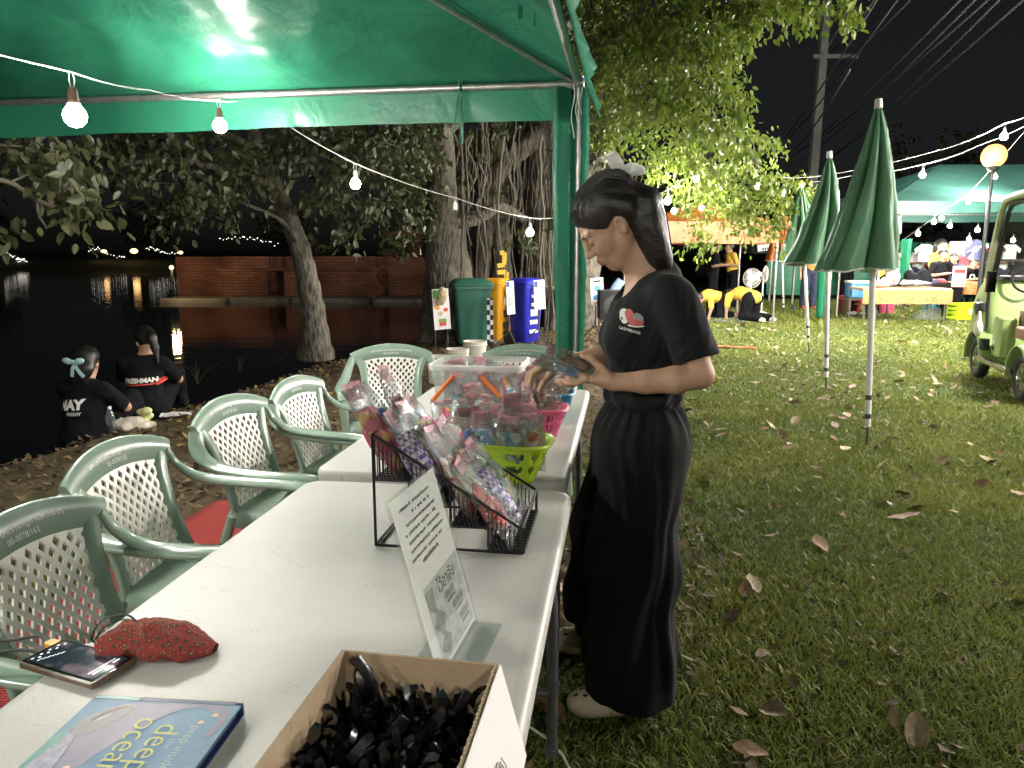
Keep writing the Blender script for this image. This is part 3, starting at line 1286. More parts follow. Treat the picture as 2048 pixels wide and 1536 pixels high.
# strings over the lawn
lawn_bulbs = [
    ((1335, 402), 9.8, 26, 'bulb glowing just behind the head of the standing woman'),
    ((1348, 422), 12.5, 30, 'smaller bulb just below the bulb behind the woman'),
    ((1392, 357), 10.2, 26, 'bright bulb hanging before the lit leaves right of the woman'),
    ((1403, 416), 13.0, 30, 'small bulb under the lit leaves near the orange canopy'),
    ((1514, 372), 11.5, 22, 'bulb half hidden among the drooping leaves'),
    ((1567, 387), 12.5, 34, 'bulb at the tip of the drooping leaves by the umbrellas'),
    ((1845, 350), 11.5, 60, 'bright bulb alone in the sky right of the tallest umbrella'),
    ((1937, 403), 14.0, 46, 'bulb on the rising string left of the globe lamp'),
    ((2008, 273), 9.5, 80, 'large bright bulb just above the orange globe lamp'),
    ((1990, 354), 15.5, 30, 'small bulb just below the orange globe lamp'),
]
LB = []
for (px, py), Y, pw, lab in lawn_bulbs:
    p = at(px, py, Y)
    LB.append(p)
    bulb(p, lab, pw * (7.5 if p.x > 5 else 3.2), r=.045)
cable('light_string', 'thin cable climbing from the leaves to the big lawn bulb', [LB[2] + TOP, at(1501, 343, 11.0), LB[4] + TOP, at(1640, 352, 11.5), at(1880, 300, 10.5), LB[8] + TOP, at(2120, 200, 8.5), Vector((6.4, 5.6, 3.1)), Vector((6.2, 2.6, 3.1)), Vector((5.5, -2, 3.2))], .0038, .03)
cable('light_string', 'thin cable passing behind the umbrellas to the lone bulb', [LB[5] + TOP, at(1700, 352, 12), LB[6] + TOP, at(1960, 290, 11), at(2100, 225, 10)], .0038, .03)
cable('light_string', 'thin cable slanting down into the bright stall tent', [at(2060, 250, 13), LB[7] + TOP, at(1880, 425, 15.2), at(1790, 490, 16.8)], .0038, .02)
# ------------------------------------------------------------------ green plastic armchairs with white lattice backs
chair_g = pm('sage_plastic', (.235, .315, .255), .24, var=.05, vs=9, coat=.15, dirt=(.19, .25, .205), ds=6, dlev=(.55, .85), rvar=.06)
chair_w = pm('white_lattice_plastic', (.80, .78, .73), .35, var=.05, vs=10, dirt=(.55, .52, .44), ds=7, dlev=(.62, .9))
print_w = pm('pale_stencil', (.72, .74, .70), .6, var=.05)


def back_pt(u, z):
    """front surface of the backrest: u across (m), z height; reclined and gently cupped"""
    t = (z - .42) / .38
    return Vector((u, -.20 - .105 * t - .02 * t * t + .30 * u * u, z))


def top_z(u):
    return .818 - .62 * u * u - 2.2 * u ** 4


def make_chair(label, text2='00-0078/163'):
    t = thing('plastic_armchair', label, 'chair', group='green armchairs around the white tables')
    # --- top rail: crescent band
    m = MB()
    N = 28
    pts, ups, ws = [], [], []
    for k in range(N + 1):
        u = -.245 + .49 * k / N
        z = top_z(u) - .043
        pts.append(back_pt(u, z))
        ups.append(Vector((-.55 * u, 1, .22)))
        ws.append(.098 - .35 * abs(u) ** 1.6 * .55)
    m.strip(pts, ws, .020, ups, crown=.004)
    m.build('top_rail', chair_g, t, smooth=50)
    for s in (-1, 1):
        # arm band: from the rail's end sweeping down and forward, then flat along the arm
        e = back_pt(s * .240, top_z(.24) - .037)
        path = bez([e, (s * .268, -.262, .675), (s * .285, -.19, .628), (s * .293, -.05, .612), (s * .290, .09, .607), (s * .272, .185, .597), (s * .262, .222, .560)], 7)
        n = len(path)
        ups = []
        for k in range(n):
            f = min(1, k / (n * .42))
            ups.append(Vector((s * (.5 * (1 - f)), .85 * (1 - f) + (.55 * max(0, (k / n - .82) * 5)), .25 + f)))
        ws = [.052 + .018 * min(1, k / (n * .5)) for k in range(n)]
        m = MB().strip(path, ws, .019, ups, crown=.004)
        m.build('arm', chair_g, t, smooth=50)
        # inner post beside the lattice
        path = bez([back_pt(s * .205, top_z(.205) - .055), back_pt(s * .175, .66), back_pt(s * .160, .54), back_pt(s * .165, .45), (s * .175, -.19, .405)], 6)
        MB().strip(path, .054, .020, [Vector((-.3 * s, 1, .2))] * len(path), crown=.003).build('back_post', chair_g, t, smooth=50)
        # front leg rising into the arm
        path = bez([(s * .268, .205, .585), (s * .270, .218, .50), (s * .262, .215, .40), (s * .268, .24, .2), (s * .28, .27, .0)], 6)
        n = len(path)
        MB().strip(path, [.052 - .012 * k / n for k in range(n)], [.030] * n, Vector((s * .35, 1, 0))).build('leg', chair_g, t, smooth=50)
        # brace under the arm, curving back to the seat
        path = bez([(s * .268, .16, .575), (s * .275, .10, .545), (s * .272, .05, .49), (s * .255, .02, .425)], 6)
        MB().strip(path, .034, .014, Vector((s, 0, .1))).build('arm_support', chair_g, t, smooth=50)
        # rear leg
        path = bez([(s * .195, -.19, .415), (s * .215, -.225, .28), (s * .235, -.275, .0)], 6)
        MB().strip(path, .046, .034, Vector((s * .3, -1, 0))).build('leg', chair_g, t, smooth=50)
    # --- seat pan with rolled apron
    m = MB()

    def seat(u, v):
        x = (u - .5) * 2
        y = -.21 + v * .455
        w = .205 + .055 * min(1, v * 1.6)
        d = .012 * (1 - x * x) * math.sin(PI * min(1, v * 1.05))
        e = max(0, abs(x) - .86) / .14
        f = max(0, v - .88) / .12
        return (x * w, y + .01 * (1 - x * x) * v, .432 - d - .055 * e * e - .055 * f * f)
    m.grid(seat, 22, 18)
    o = m.build('seat', chair_g, t, smooth=60)
    add_mod(o, 'SOLIDIFY', thickness=.008)
    # --- lattice: diamonds between the posts, each opening cut through
    NU, NV = 18, 16
    m = MB()

    def lp(i, j):
        v = j / NV
        zt = top_z(0) - .078
        zb = .405
        wid = np.interp(v, [0, .25, .5, .75, 1], [.163, .148, .152, .166, .196])
        u = (i / NU * 2 - 1) * wid
        zz = zb + v * (min(zt, top_z(u) - .076) - zb)
        return back_pt(u, zz) + Vector((0, .002, 0))
    hole = .52
    for i in range(0, NU + 1):
        for j in range(0, NV + 1):
            if (i + j) % 2:
                continue
            cs = [(i - 1, j), (i, j - 1), (i + 1, j), (i, j + 1)]
            inside = [0 <= a <= NU and 0 <= b_ <= NV for a, b_ in cs]
            if all(inside):
                o_ = [lp(a, b_) for a, b_ in cs]
                h = [lp(i + (a - i) * hole, j + (b_ - j) * .70) for a, b_ in cs]
                m.add(o_ + h, [(0, 1, 5, 4), (1, 2, 6, 5), (2, 3, 7, 6), (3, 0, 4, 7)])
            else:
                pts = [lp(a, b_) for (a, b_), ok in zip(cs, inside) if ok]
                m.add(pts + ([lp(i, j)] if len(pts) == 2 else []), [tuple(range(len(pts) + (1 if len(pts) == 2 else 0)))])
    o = m.build('lattice_panel', chair_w, t, smooth=False)
    bm = bmesh.new()
    bm.from_mesh(o.data)
    bmesh.ops.remove_doubles(bm, verts=bm.verts, dist=.0004)
    bmesh.ops.recalc_face_normals(bm, faces=bm.faces)
    bm.to_mesh(o.data)
    bm.free()
    add_mod(o, 'SOLIDIFY', thickness=.006, offset=0)
    # --- stencilled owner's mark on the top rail (two lines)

    def warp(dz):
        def f(co):
            u = co.x
            z = top_z(u) - .043 + dz + co.y
            p = back_pt(u, z)
            # seat the letters just above the crowned band
            nrm = Vector((-.55 * u, 1, .22)).normalized()
            return p + nrm * (.0128 + .0028 * max(0, 1 - abs(dz + co.y) / .035))
        return f
    # the reader looks along -y, so the line runs towards -x
    for txt, dz, sz in (('มหาวิทยาลัยราชภัฏกำแพงเพชร', .009, .021), (text2, -.015, .019)):
        text_on('stencil', txt, print_w, t, Matrix.Identity(4), sz, 0, warp=(lambda d: (lambda co: warp(d)(Vector((-co.x, co.y, 0)))))(dz))
    return t


def place_chairs():
    c0 = make_chair('nearest green armchair, partly cut off by the picture edge beside the phone')
    spots = [
        ((-.79, 1.55), -96, None),
        ((-.885, 2.14), -95, 'second green armchair from the viewer, red mat showing under its arm'),
        ((-.805, 2.79), -101, 'third green armchair in the row, before the seated students'),
        ((-.715, 3.38), -101, 'fourth green armchair in the row, beside the far table'),
        ((-.73, 4.46), -172, 'green armchair facing the viewer with its seat showing, beyond the row'),
        ((.06, 4.42), 178, 'green armchair mostly hidden behind the clear plastic bin'),
    ]
    for k, ((x, y), rz, lab) in enumerate(spots):
        o = c0 if k == 0 else copy_tree(c0)
        if lab:
            o['label'] = lab
        o.location = (x, y, ground_z(x, y) + (.02 if k < 3 else 0))
        o.rotation_euler = (0, 0, R(rz))


place_chairs()
# ------------------------------------------------------------------ things on the tables
TZ0 = .74
black_wire = pm('black_wire', (.012, .012, .013), .4, .3, var=.1)
black_tray = pm('black_tray', (.016, .016, .017), .45, var=.2, vs=20)
cello = film('cellophane', (.97, .97, .97), .34, .10, 0.04, 1.0, 40)
cello2 = film('crumpled_cellophane', (.95, .95, .96), .26, .08, 0.05, 1.0, 60)
pink_card = pm('pink_card', (.62, .27, .32), .6, var=.10, vs=30, dirt=(.72, .48, .50), ds=60, dlev=(.55, .62))
cream = pm('cream_felt', (.62, .52, .38), .8, var=.1)


def gingham(name, a, b_, scale=55.0):
    if name in _M:
        return _M[name]
    m = bpy.data.materials.new(name)
    m.use_nodes = True
    nt = m.node_tree
    bs = nt.nodes['Principled BSDF']
    bs.inputs['Roughness'].default_value = .75
    tc = nt.nodes.new('ShaderNodeTexCoord')
    ck = nt.nodes.new('ShaderNodeTexChecker')
    ck.inputs['Scale'].default_value = scale
    ck.inputs['Color1'].default_value = (*a, 1)
    ck.inputs['Color2'].default_value = (*b_, 1)
    nt.links.new(tc.outputs['Object'], ck.inputs['Vector'])
    nt.links.new(ck.outputs[0], bs.inputs['Base Color'])
    _M[name] = m
    return m


def blotch(name, cols, scale=24.0, rough=.75):
    """printed cloth: hard-edged spots of several colours"""
    if name in _M:
        return _M[name]
    m = bpy.data.materials.new(name)
    m.use_nodes = True
    nt = m.node_tree
    bs = nt.nodes['Principled BSDF']
    bs.inputs['Roughness'].default_value = rough
    tc = nt.nodes.new('ShaderNodeTexCoord')
    vo = nt.nodes.new('ShaderNodeTexVoronoi')
    vo.inputs['Scale'].default_value = scale
    nt.links.new(tc.outputs['Object'], vo.inputs['Vector'])
    sp = nt.nodes.new('ShaderNodeSeparateColor')
    nt.links.new(vo.outputs['Color'], sp.inputs[0])
    rp = nt.nodes.new('ShaderNodeValToRGB')
    rp.color_ramp.interpolation = 'CONSTANT'
    e = rp.color_ramp.elements
    while len(e) < len(cols):
        e.new(.5)
    for k, c in enumerate(cols):
        e[k].position = k / len(cols)
        e[k].color = (*c, 1)
    nt.links.new(sp.outputs[0], rp.inputs['Fac'])
    nt.links.new(rp.outputs[0], bs.inputs['Base Color'])
    _M[name] = m
    return m


purple_ging = gingham('purple_gingham', (.11, .06, .26), (.62, .58, .70), 95)
plush_red = pm('red_felt', (.52, .045, .03), .85, var=.12, vs=30, bump=.4, bs=260, sheen=.3)
plush_set = [
    ('red', plush_red), ('purple', purple_ging),
    ('floral', blotch('pink_yellow_print', [(.55, .05, .10), (.60, .07, .14), (.62, .35, .06), (.55, .05, .10)], 38)),
    ('blue', pm('blue_satin', (.03, .10, .38), .4, var=.15)),
    ('brown', blotch('brown_check', [(.12, .05, .03), (.20, .09, .05), (.30, .17, .09)], 60)),
    ('sky', blotch('sky_print', [(.16, .33, .50), (.24, .42, .55), (.60, .62, .60), (.12, .25, .45)], 42)),
    ('green', blotch('green_print', [(.06, .16, .07), (.10, .24, .10), (.45, .40, .20)], 36)),
    ('cream', blotch('cream_print', [(.60, .50, .36), (.62, .30, .12), (.50, .06, .04), (.66, .60, .50)], 40)),
]


def packet_mesh(w, h, d, seed, n=12):
    m = MB()
    rnd = random.Random(seed)
    for s in (1, -1):
        def f(u, v):
            x = (u - .5) * w
            z = v * h
            e = max(0, math.sin(PI * u)) ** .6 * max(0, math.sin(PI * min(1, v * 1.02))) ** .5
            q = Vector((x * 30, z * 30 + s * 9, seed * 3.1))
            y = s * (d / 2) * e + (mnoise.noise(q) * .006 + mnoise.noise(q * 2.6) * .003)
            wx_ = .004 * mnoise.noise(Vector((z * 40, seed, s)))
            return (x + wx_, y, z)
        m.grid(f, n, n + 4)
    return m


def toy(kind, w, h, d, rnd):
    m = MB()
    mat = dict(plush_set)[kind]
    if kind == 'red':
        c = Vector((0, 0, h * .36))
        N = 22
        pts = [c + Vector((w * .26 * math.cos(2 * PI * k / N), 0, w * .26 * math.sin(2 * PI * k / N))) for k in range(N + 1)]
        m.tube(pts, w * .17, 10, cap=False)
        m.ball((w * .08, d * .05, h * .62), (w * .26, d * .3, w * .24), 12, 8)
    elif kind in ('purple', 'floral'):
        N = 14
        pts = [Vector((w * (.18 * math.sin(k / N * 3) - .1), 0, h * (.08 + .66 * k / N))) for k in range(N + 1)]
        m.tube(pts, [w * (.2 + .1 * math.sin(k / N * PI)) for k in range(N + 1)], 10, flat=.6)
    elif kind == 'blue':
        for s in (-1, 1):
            m.ball((s * w * .2, 0, h * .55), (w * .24, d * .3, h * .13), 10, 8, rot=Matrix.Rotation(s * .5, 3, 'Y'))
        m.ball((0, 0, h * .55), (w * .08, d * .38, w * .09), 8, 6)
        m.tube([(0, 0, h * .5), (w * .12, 0, h * .25), (w * .1, 0, h * .1)], w * .12, 8, flat=.4)
    else:
        m.ball((0, 0, h * .30), (w * .34, d * .42, h * .22), 12, 8)
        m.ball((w * .03, 0, h * .56), (w * .26, d * .40, w * .26), 12, 8)
        for s in (-1, 1):
            m.ball((s * w * .2, 0, h * .66), (w * .1, d * .2, w * .11), 8, 6)
    return m, mat


_packet_cache = {}


def packet(label, M, kind, w=.085, h=.20, d=.034, seed=0, group='wrapped toys for sale'):
    """cellophane bag with a soft toy and a pink header card; M places its bottom centre"""
    t = thing('toy_packet', label, 'toy packet', group=group)
    t.matrix_world = M
    key = (kind, round(w, 3), round(h, 3), seed % 3)
    if key not in _packet_cache:
        rnd = random.Random(seed)
        tm, mat = toy(kind, w, h, d, rnd)
        bag = packet_mesh(w, h, d, seed).mesh('bag', cello, smooth=20)
        ty = tm.mesh('toy', mat)
        cm = MB()
        cw_ = w * (.5 + .22 * rnd.random())
        chh = h * (.13 + .06 * rnd.random())
        cm.box((w * rnd.uniform(-.1, .1), 0, h * .95), (cw_, .0022, chh), Matrix.Rotation(rnd.uniform(-.2, .2), 3, 'Y'))
        cd = cm.mesh('header_card', pink_card, False)
        _packet_cache[key] = (bag, ty, cd)
    bag, ty, cd = _packet_cache[key]
    link('toy', ty, t)
    link('bag', bag, t)
    link('header_card', cd, t)
    return t


def frame_mat(o, X, Y, Z):
    M = Matrix((X, Y, Z)).transposed().to_4x4()
    M.translation = o
    return M


# --- wire display rack
RX = (gnd(1047, 1110, TZ0) - gnd(752, 1093, TZ0)).normalized()
RY = Vector((-RX.y, RX.x, 0))
RO = gnd(752, 1093, TZ0)
RW, RDp, RH = .335, .275, .262
rack = thing('display_rack', 'black stepped wire rack full of wrapped toys on the near table', 'rack')
rack.matrix_world = frame_mat(RO, RX, RY, Vector((0, 0, 1)))
fr = MB()
for y in (0, RDp):
    fr.tube([(0, y, .003), (0, y, RH)], .0036, 6)
    fr.tube([(0, y, .004), (RW, y, .004)], .0036, 6)
    fr.tube([(0, y, RH), (RW, y, .060)], .0036, 6)
    fr.tube([(RW, y, .004), (RW, y, .060)], .0036, 6)
for x, z in ((0, .004), (0, RH), (RW, .004), (RW, .060), (0, .155)):
    fr.tube([(x, 0, z), (x, RDp, z)], .0036, 6)
fr.build('frame', black_wire, rack)
steps = [(.0, .155), (.085, .105), (.17, .055), (.255, .006)]
for i, (x, z) in enumerate(steps):
    MB().box((x + .042, RDp / 2, z), (.082, RDp - .006, .003)).build('tray', black_tray, rack, smooth=False)
    wr = MB()
    for k in range(7):
        # nested bent wires closing each step's back and sides
        for y in (0.0, RDp):
            o = .0095 * k
            wr.tube([(x + .004 + o, y, z + .095 - o * .75), (x + .004 + o, y, z + .012 + o * .18), (x + .010 + o, y, z + .003)], .0016, 5)
    for k in range(15):
        y = RDp * (k + .5) / 15
        wr.tube([(x, y, z + .09), (x, y, z + .004), (x + .083, y, z + .002)], .0015, 5)
    wr.tube([(x, 0, z + .09), (x, RDp, z + .09)], .0026, 5)
    wr.tube([(x + .083, 0, z), (x + .083, RDp, z)], .0030, 5)
    wr.build('wire_grid', black_wire, rack)
kinds = [['floral', 'blue', 'brown'], ['purple', 'brown', 'floral'], ['cream', 'green', 'brown'], ['red', 'purple', 'green']]
words = ['floral print', 'blue bow', 'brown checked', 'purple gingham', 'cream printed', 'green printed', 'red']
rnd = random.Random(5)
names = {'floral': 'pink floral strap', 'blue': 'blue satin bow', 'brown': 'brown checked toy', 'purple': 'purple gingham strap', 'cream': 'cream and red toy', 'green': 'dark green toy', 'red': 'red ring-shaped plush', 'sky': 'pale blue printed toy'}
row_word = ['top', 'second', 'third', 'lowest']
for i, (x, z) in enumerate(steps):
    for j in range(3):
        tilt = R(30 + rnd.uniform(-5, 7))
        yaw = rnd.uniform(-.2, .2)
        kd = kinds[i][j]
        Z = Vector((-math.sin(tilt), math.sin(yaw) * .25, math.cos(tilt))).normalized()
        Yv = Vector((math.cos(tilt), 0, math.sin(tilt)))
        Yv = (Yv - Z * Yv.dot(Z)).normalized()
        Xv = Yv.cross(Z)
        loc = Vector((x + .055, RDp * (j + .5) / 3 * .94 + .008, z + .004))
        M = rack.matrix_basis @ frame_mat(loc, Xv, Yv, Z)
        packet('wrapped %s, %s step of the black rack, %s from the viewer' % (names[kd], row_word[i], ('first', 'second', 'third')[j]), M, kd, w=.104, h=.222 + .012 * rnd.random(), d=.042, seed=i * 3 + j)


# --- baskets
def basket(label, c, rz, top, bot, h, mat, slots=True, hearts=False, rim=.006):
    """tapered oval-cornered plastic basket with cut-out sides"""
    t = thing('toy_basket', label, 'basket', (c.x, c.y, TZ0), rz, group='plastic baskets of wrapped toys')
    n, L = 72, 12

    def pt(k, v):
        a = 2 * PI * k / n
        e = .55
        cx, sx = math.cos(a), math.sin(a)
        rx = bot[0] / 2 + (top[0] - bot[0]) / 2 * v
        ry = bot[1] / 2 + (top[1] - bot[1]) / 2 * v
        x = math.copysign(abs(cx) ** e, cx) * rx
        y = math.copysign(abs(sx) ** e, sx) * ry
        return Vector((x, y, .004 + v * h))
    m = MB()
    vs = [pt(k, j / L) for j in range(L + 1) for k in range(n)]
    fs = []
    for j in range(L):
        for k in range(n):
            cut = False
            if slots and 2 <= j <= L - 3:
                if hearts and (k % 72) > 40 and (k % 72) < 66:
                    cut = (k % 6 in (0, 1, 2)) and ((j % 4 in (0, 1) and k % 6 != 1) or (j % 4 == 0) or (j % 4 == 3 and k % 6 == 1)) and j % 4 != 2
                else:
                    cut = k % 2 == 0 and j not in (6,)
            if not cut:
                fs.append((j * n + k, j * n + (k + 1) % n, (j + 1) * n + (k + 1) % n, (j + 1) * n + k))
    m.add(vs, fs)
    m.add([pt(k, 0) for k in range(n)], [tuple(range(n - 1, -1, -1))])
    o = m.build('wall', mat, t, smooth=40)
    add_mod(o, 'SOLIDIFY', thickness=.0025)
    MB().tube([pt(k, 1.0) for k in range(n + 1)], rim, 6, cap=False).build('rim', mat, t)
    return t


lime = pm('lime_plastic', (.42, .60, .02), .35, var=.05)
pinkp = pm('pink_plastic', (.62, .10, .20), .35, var=.05)
bluep = pm('teal_plastic', (.03, .26, .42), .35, var=.05)
magp = pm('magenta_plastic', (.70, .04, .20), .4, var=.05)
gb = basket('lime green basket with heart cut-outs behind the black rack', gnd(1036, 978, TZ0) + Vector((-.02, .09, 0)), R(-10), (.24, .19), (.14, .12), .115, lime, hearts=True)
pb = basket('pink slotted basket of toys near the table edge', Vector((.10, 2.66, 0)), R(-8), (.20, .17), (.13, .11), .10, pinkp)
bb = basket('teal blue slotted basket at the far end of the toys', Vector((.145, 2.96, 0)), R(-8), (.21, .17), (.14, .11), .10, bluep)
gb2 = basket('small green basket beyond the teal basket', Vector((.19, 3.12, 0)), R(-8), (.16, .14), (.11, .10), .09, pm('green_plastic', (.05, .30, .10), .4), slots=True)


def fill(bo, specs, group, cname):
    b0 = bo.location
    for i, (dx, dy, rzz, tl, kd, w, h) in enumerate(specs):
        M = Matrix.Translation((b0.x + dx, b0.y + dy, TZ0 + .035)) @ Matrix.Rotation(rzz, 4, 'Z') @ Matrix.Rotation(tl, 4, 'X')
        o = packet('', M, kd, w=w, h=h, d=.045, seed=40 + i, group=group)
        o['label'] = 'wrapped %s in the %s basket, %s' % (names[kd], cname, ['front left of it', 'front of it', 'front right of it', 'back of it', 'back right of it', 'standing highest', 'lying across it', 'leaning outward', 'wedged at the rim'][i % 9])


fill(gb, [(-.06, -.03, .3, -.25, 'sky', .10, .17), (.0, -.045, -.1, -.1, 'sky', .11, .16), (.055, -.02, -.4, .1, 'cream', .10, .17), (-.03, .04, .1, .25, 'brown', .10, .19), (.05, .045, -.2, .3, 'sky', .10, .20), (0, .01, .5, .1, 'cream', .10, .22), (-.07, .02, .9, -.5, 'blue', .10, .18)], 'toys in the lime basket', 'lime green')
fill(pb, [(-.04, -.02, .2, -.2, 'floral', .09, .16), (.03, -.02, -.2, -.2, 'brown', .09, .16), (.0, .03, 0, .15, 'cream', .09, .18), (-.05, .04, .4, .3, 'sky', .09, .19)], 'toys in the pink basket', 'pink')
fill(bb, [(-.05, -.02, .2, -.2, 'red', .09, .17), (.03, -.02, -.4, -.15, 'brown', .09, .16), (.0, .03, 0, .15, 'floral', .09, .18), (.06, .02, .8, .1, 'cream', .09, .15)], 'toys in the teal basket', 'teal blue')
fill(gb2, [(0, 0, .9, .1, 'floral', .08, .17)], 'toys in the small green basket', 'small green')

# magenta tray box between the bin and the rack
mg = thing('toy_box', 'open magenta plastic tray between the clear bin and the rack', 'box', (-.16, 2.50, TZ0), R(-12))
m = MB()
W_, D_, H_ = .24, .20, .07
for s in (-1, 1):
    m.box((s * W_ / 2, 0, H_ / 2), (.004, D_, H_))
    m.box((0, s * D_ / 2, H_ / 2), (W_ - .006, .004, H_ - .002))
m.build('wall', magp, mg, smooth=False)
MB().box((0, 0, .003), (W_ - .01, D_ - .01, .004)).build('base', magp, mg, smooth=False)
fr = MB()
for s in (-1, 1):
    fr.tube([(s * W_ / 2, -D_ / 2, H_), (s * W_ / 2, D_ / 2, H_)], .005, 6)
    fr.tube([(-W_ / 2, s * D_ / 2, H_ + .0005), (W_ / 2, s * D_ / 2, H_ + .0005)], .005, 6)
fr.build('rim', magp, mg)
for i, (dx, dy, rzz, tl, kd) in enumerate([(-.06, 0, .2, -1.0, 'floral'), (.04, .02, -.3, -.9, 'cream'), (.07, -.05, .6, -.7, 'red')]):
    M = Matrix.Translation((-.16 + dx, 2.50 + dy, TZ0 + .04)) @ Matrix.Rotation(rzz, 4, 'Z') @ Matrix.Rotation(tl, 4, 'X')
    packet('wrapped %s lying in the magenta tray' % names[kd], M, kd, w=.09, h=.17, seed=70 + i)

# loose packets heaped between rack and bin
for i, (px, py, rzz, tl, kd) in enumerate([(1000, 905, .4, -.9, 'sky'), (905, 905, -.3, -.8, 'brown'), (1065, 842, .1, -.6, 'cream'), (1020, 850, -.2, -.5, 'sky'), (985, 868, .7, -.7, 'floral'), (1075, 815, -.5, -.5, 'cream')]):
    p = gnd(px, py, TZ0)
    M = Matrix.Translation(p + Vector((0, 0, .02))) @ Matrix.Rotation(rzz, 4, 'Z') @ Matrix.Rotation(tl, 4, 'X')
    packet('loose wrapped %s heaped %s' % (names[kd], ['beside the lime basket', 'behind the rack post', 'before the teal basket', 'before the clear bin corner', 'against the clear bin', 'under the reaching hand'][i]), M, kd, w=.10, h=.19, seed=80 + i)

# --- clear storage bin with orange handles
clear_pl = film('clear_polypropylene', (.93, .95, .95), .12, .12, .14, .1, 8)
orange_pl = pm('orange_plastic', (.72, .16, .02), .35, var=.05)
bn = thing('plastic_bin', 'clear plastic storage bin with orange handles on the far table', 'bin', (-.125, 2.98, TZ0), R(-9))
BW, BD, BH = .355, .27, .225
m = MB()


def bring(z, s, r=.03):
    w, d = BW / 2 * s, BD / 2 * s
    o = []
    for cx, cy_, a0 in ((w - r, d - r, 0), (-w + r, d - r, 90), (-w + r, -d + r, 180), (w - r, -d + r, 270)):
        for k in range(6):
            a = R(a0 + 90 * k / 5)
            o.append(Vector((cx + r * math.cos(a), cy_ + r * math.sin(a), z)))
    return o


m.loft([bring(.002, .86), bring(.02, .875), bring(.12, .93), bring(BH - .03, .97), bring(BH, .98)], cap=False)
m.add(bring(.002, .86), [tuple(range(23, -1, -1))])
o = m.build('wall', clear_pl, bn, smooth=50)
m = MB()
m.loft([bring(BH - .022, .985), bring(BH - .02, 1.03), bring(BH - .004, 1.045), bring(BH + .002, 1.03), bring(BH + .002, .985)], cap=False)
m.build('rim', film('milky_polypropylene', (.92, .93, .90), .2, .2, .55, .05, 8), bn, smooth=50)
for y in (-BD / 2 - .012, BD / 2 - .045):
    for x0, x1 in ((-.075, -.165), (.03, .125)):
        MB().tube([(x0, y, BH - .035), (x1, y - .004, .085)], .0085, 10).build('handle', orange_pl, bn)
for i in range(9):
    rnd = random.Random(100 + i)
    M = Matrix.Translation((-.125 + (i % 3 - 1) * .10, 2.98 + (i // 3 - 1) * .07, TZ0 + .02 + .012 * (i % 4))) @ Matrix.Rotation(rnd.uniform(-.5, .5), 4, 'Z') @ Matrix.Rotation(rnd.uniform(-.35, .35), 4, 'X')
    kd = ['sky', 'cream', 'floral', 'brown', 'sky', 'red', 'cream', 'blue', 'floral'][i]
    o = packet('', M, kd, w=.10, h=.17, seed=90 + i, group='toys inside the clear bin')
    o['label'] = 'wrapped %s inside the clear bin, %s row, %s' % (names[kd], ('near', 'middle', 'far')[i // 3], ('left', 'centre', 'right')[i % 3])

# --- standing acrylic sign with a printed sheet
acr = film('acrylic', (.97, .985, .98), .10, .03, .01, .02, 5)
paper = pm('white_paper', (.74, .72, .72), .7, var=.03, bump=.05, bs=40)
ink = pm('black_ink', (.035, .035, .037), .7, var=.1)
grey1 = pm('grey_print', (.22, .22, .22), .7, var=.35, vs=60)
grey2 = pm('pale_grey_print', (.45, .445, .45), .7, var=.25, vs=60)
SR = Vector((.225, .974, 0)).normalized()
SN0 = Vector((SR.y, -SR.x, 0))
lean = R(15)
SU = (-SN0 * math.sin(lean) + Vector((0, 0, 1)) * math.cos(lean)).normalized()
SN = SR.cross(SU)
SB = Vector((-.112, 1.058, TZ0 + .006))
sg = thing('sign_holder', 'acrylic table sign with a grey printed sheet beside the cardboard box', 'sign')
SM = frame_mat(SB, SR, SU, SN)
sg.matrix_world = SM
SWd, SHt = .205, .292
MB().box((SWd / 2, SHt / 2, -.003), (SWd + .004, SHt + .006, .003)).build('back_plate', acr, sg, smooth=False)
MB().box((SWd / 2, SHt / 2, .0035), (SWd + .004, SHt + .006, .002)).build('front_plate', acr, sg, smooth=False)
o = MB().box((SWd / 2, SHt / 2, 0), (SWd - .004, SHt - .004, .001)).build('sheet', paper, sg, smooth=False)
bt = MB()
Minv = SM.inverted()
for c_ in ((Vector((.0, .5, 0)),)):
    base = [SB + SR * 0 + SN0 * .05, SB + SR * SWd + SN0 * .05, SB + SR * SWd - SN0 * .06, SB - SN0 * .06]
    bt.add([Minv @ (p + Vector((0, 0, dz))) for dz in (-.005, -.002) for p in base], [(0, 1, 2, 3), (7, 6, 5, 4), (0, 4, 5, 1), (1, 5, 6, 2), (2, 6, 7, 3), (3, 7, 4, 0)])
bt.build('foot_plate', acr, sg, smooth=False)
# body text lines: rows of small glyph-like strokes
rnd = random.Random(3)
pz = .0009
for i in range(8):
    y = SHt - .024 - i * .0135
    m = MB()
    x = .022 + rnd.uniform(0, .02) + (.03 if i in (1, 7) else 0)
    xe = SWd - .022 - rnd.uniform(0, .03) - (.03 if i in (1, 7) else 0)
    hh = .0042 if i < 7 else .0062
    while x < xe:
        wd = rnd.uniform(.0022, .0042)
        for kx in range(2):
            m.box((x + wd * kx * .55, y + rnd.uniform(-.0004, .0004), pz), (wd * .28, hh * rnd.uniform(.7, 1.1), .0003))
        if rnd.random() < .7:
            m.box((x + wd * .3, y + hh * rnd.choice((.62, -.6)), pz), (wd * .7, .0009, .0003))
        x += wd * 1.45 + (.006 if rnd.random() < .08 else 0)
    m.build('text_line', ink, sg, smooth=False)
m = MB()
m.box((.115, .073, pz), (.165, .128, .0003))
m.build('printed_picture', grey2, sg, smooth=False)
m = MB()
m.prism([(.034, .128), (.034, .10), (.058, .085), (.066, .128)], pz + .0002, pz + .0005)
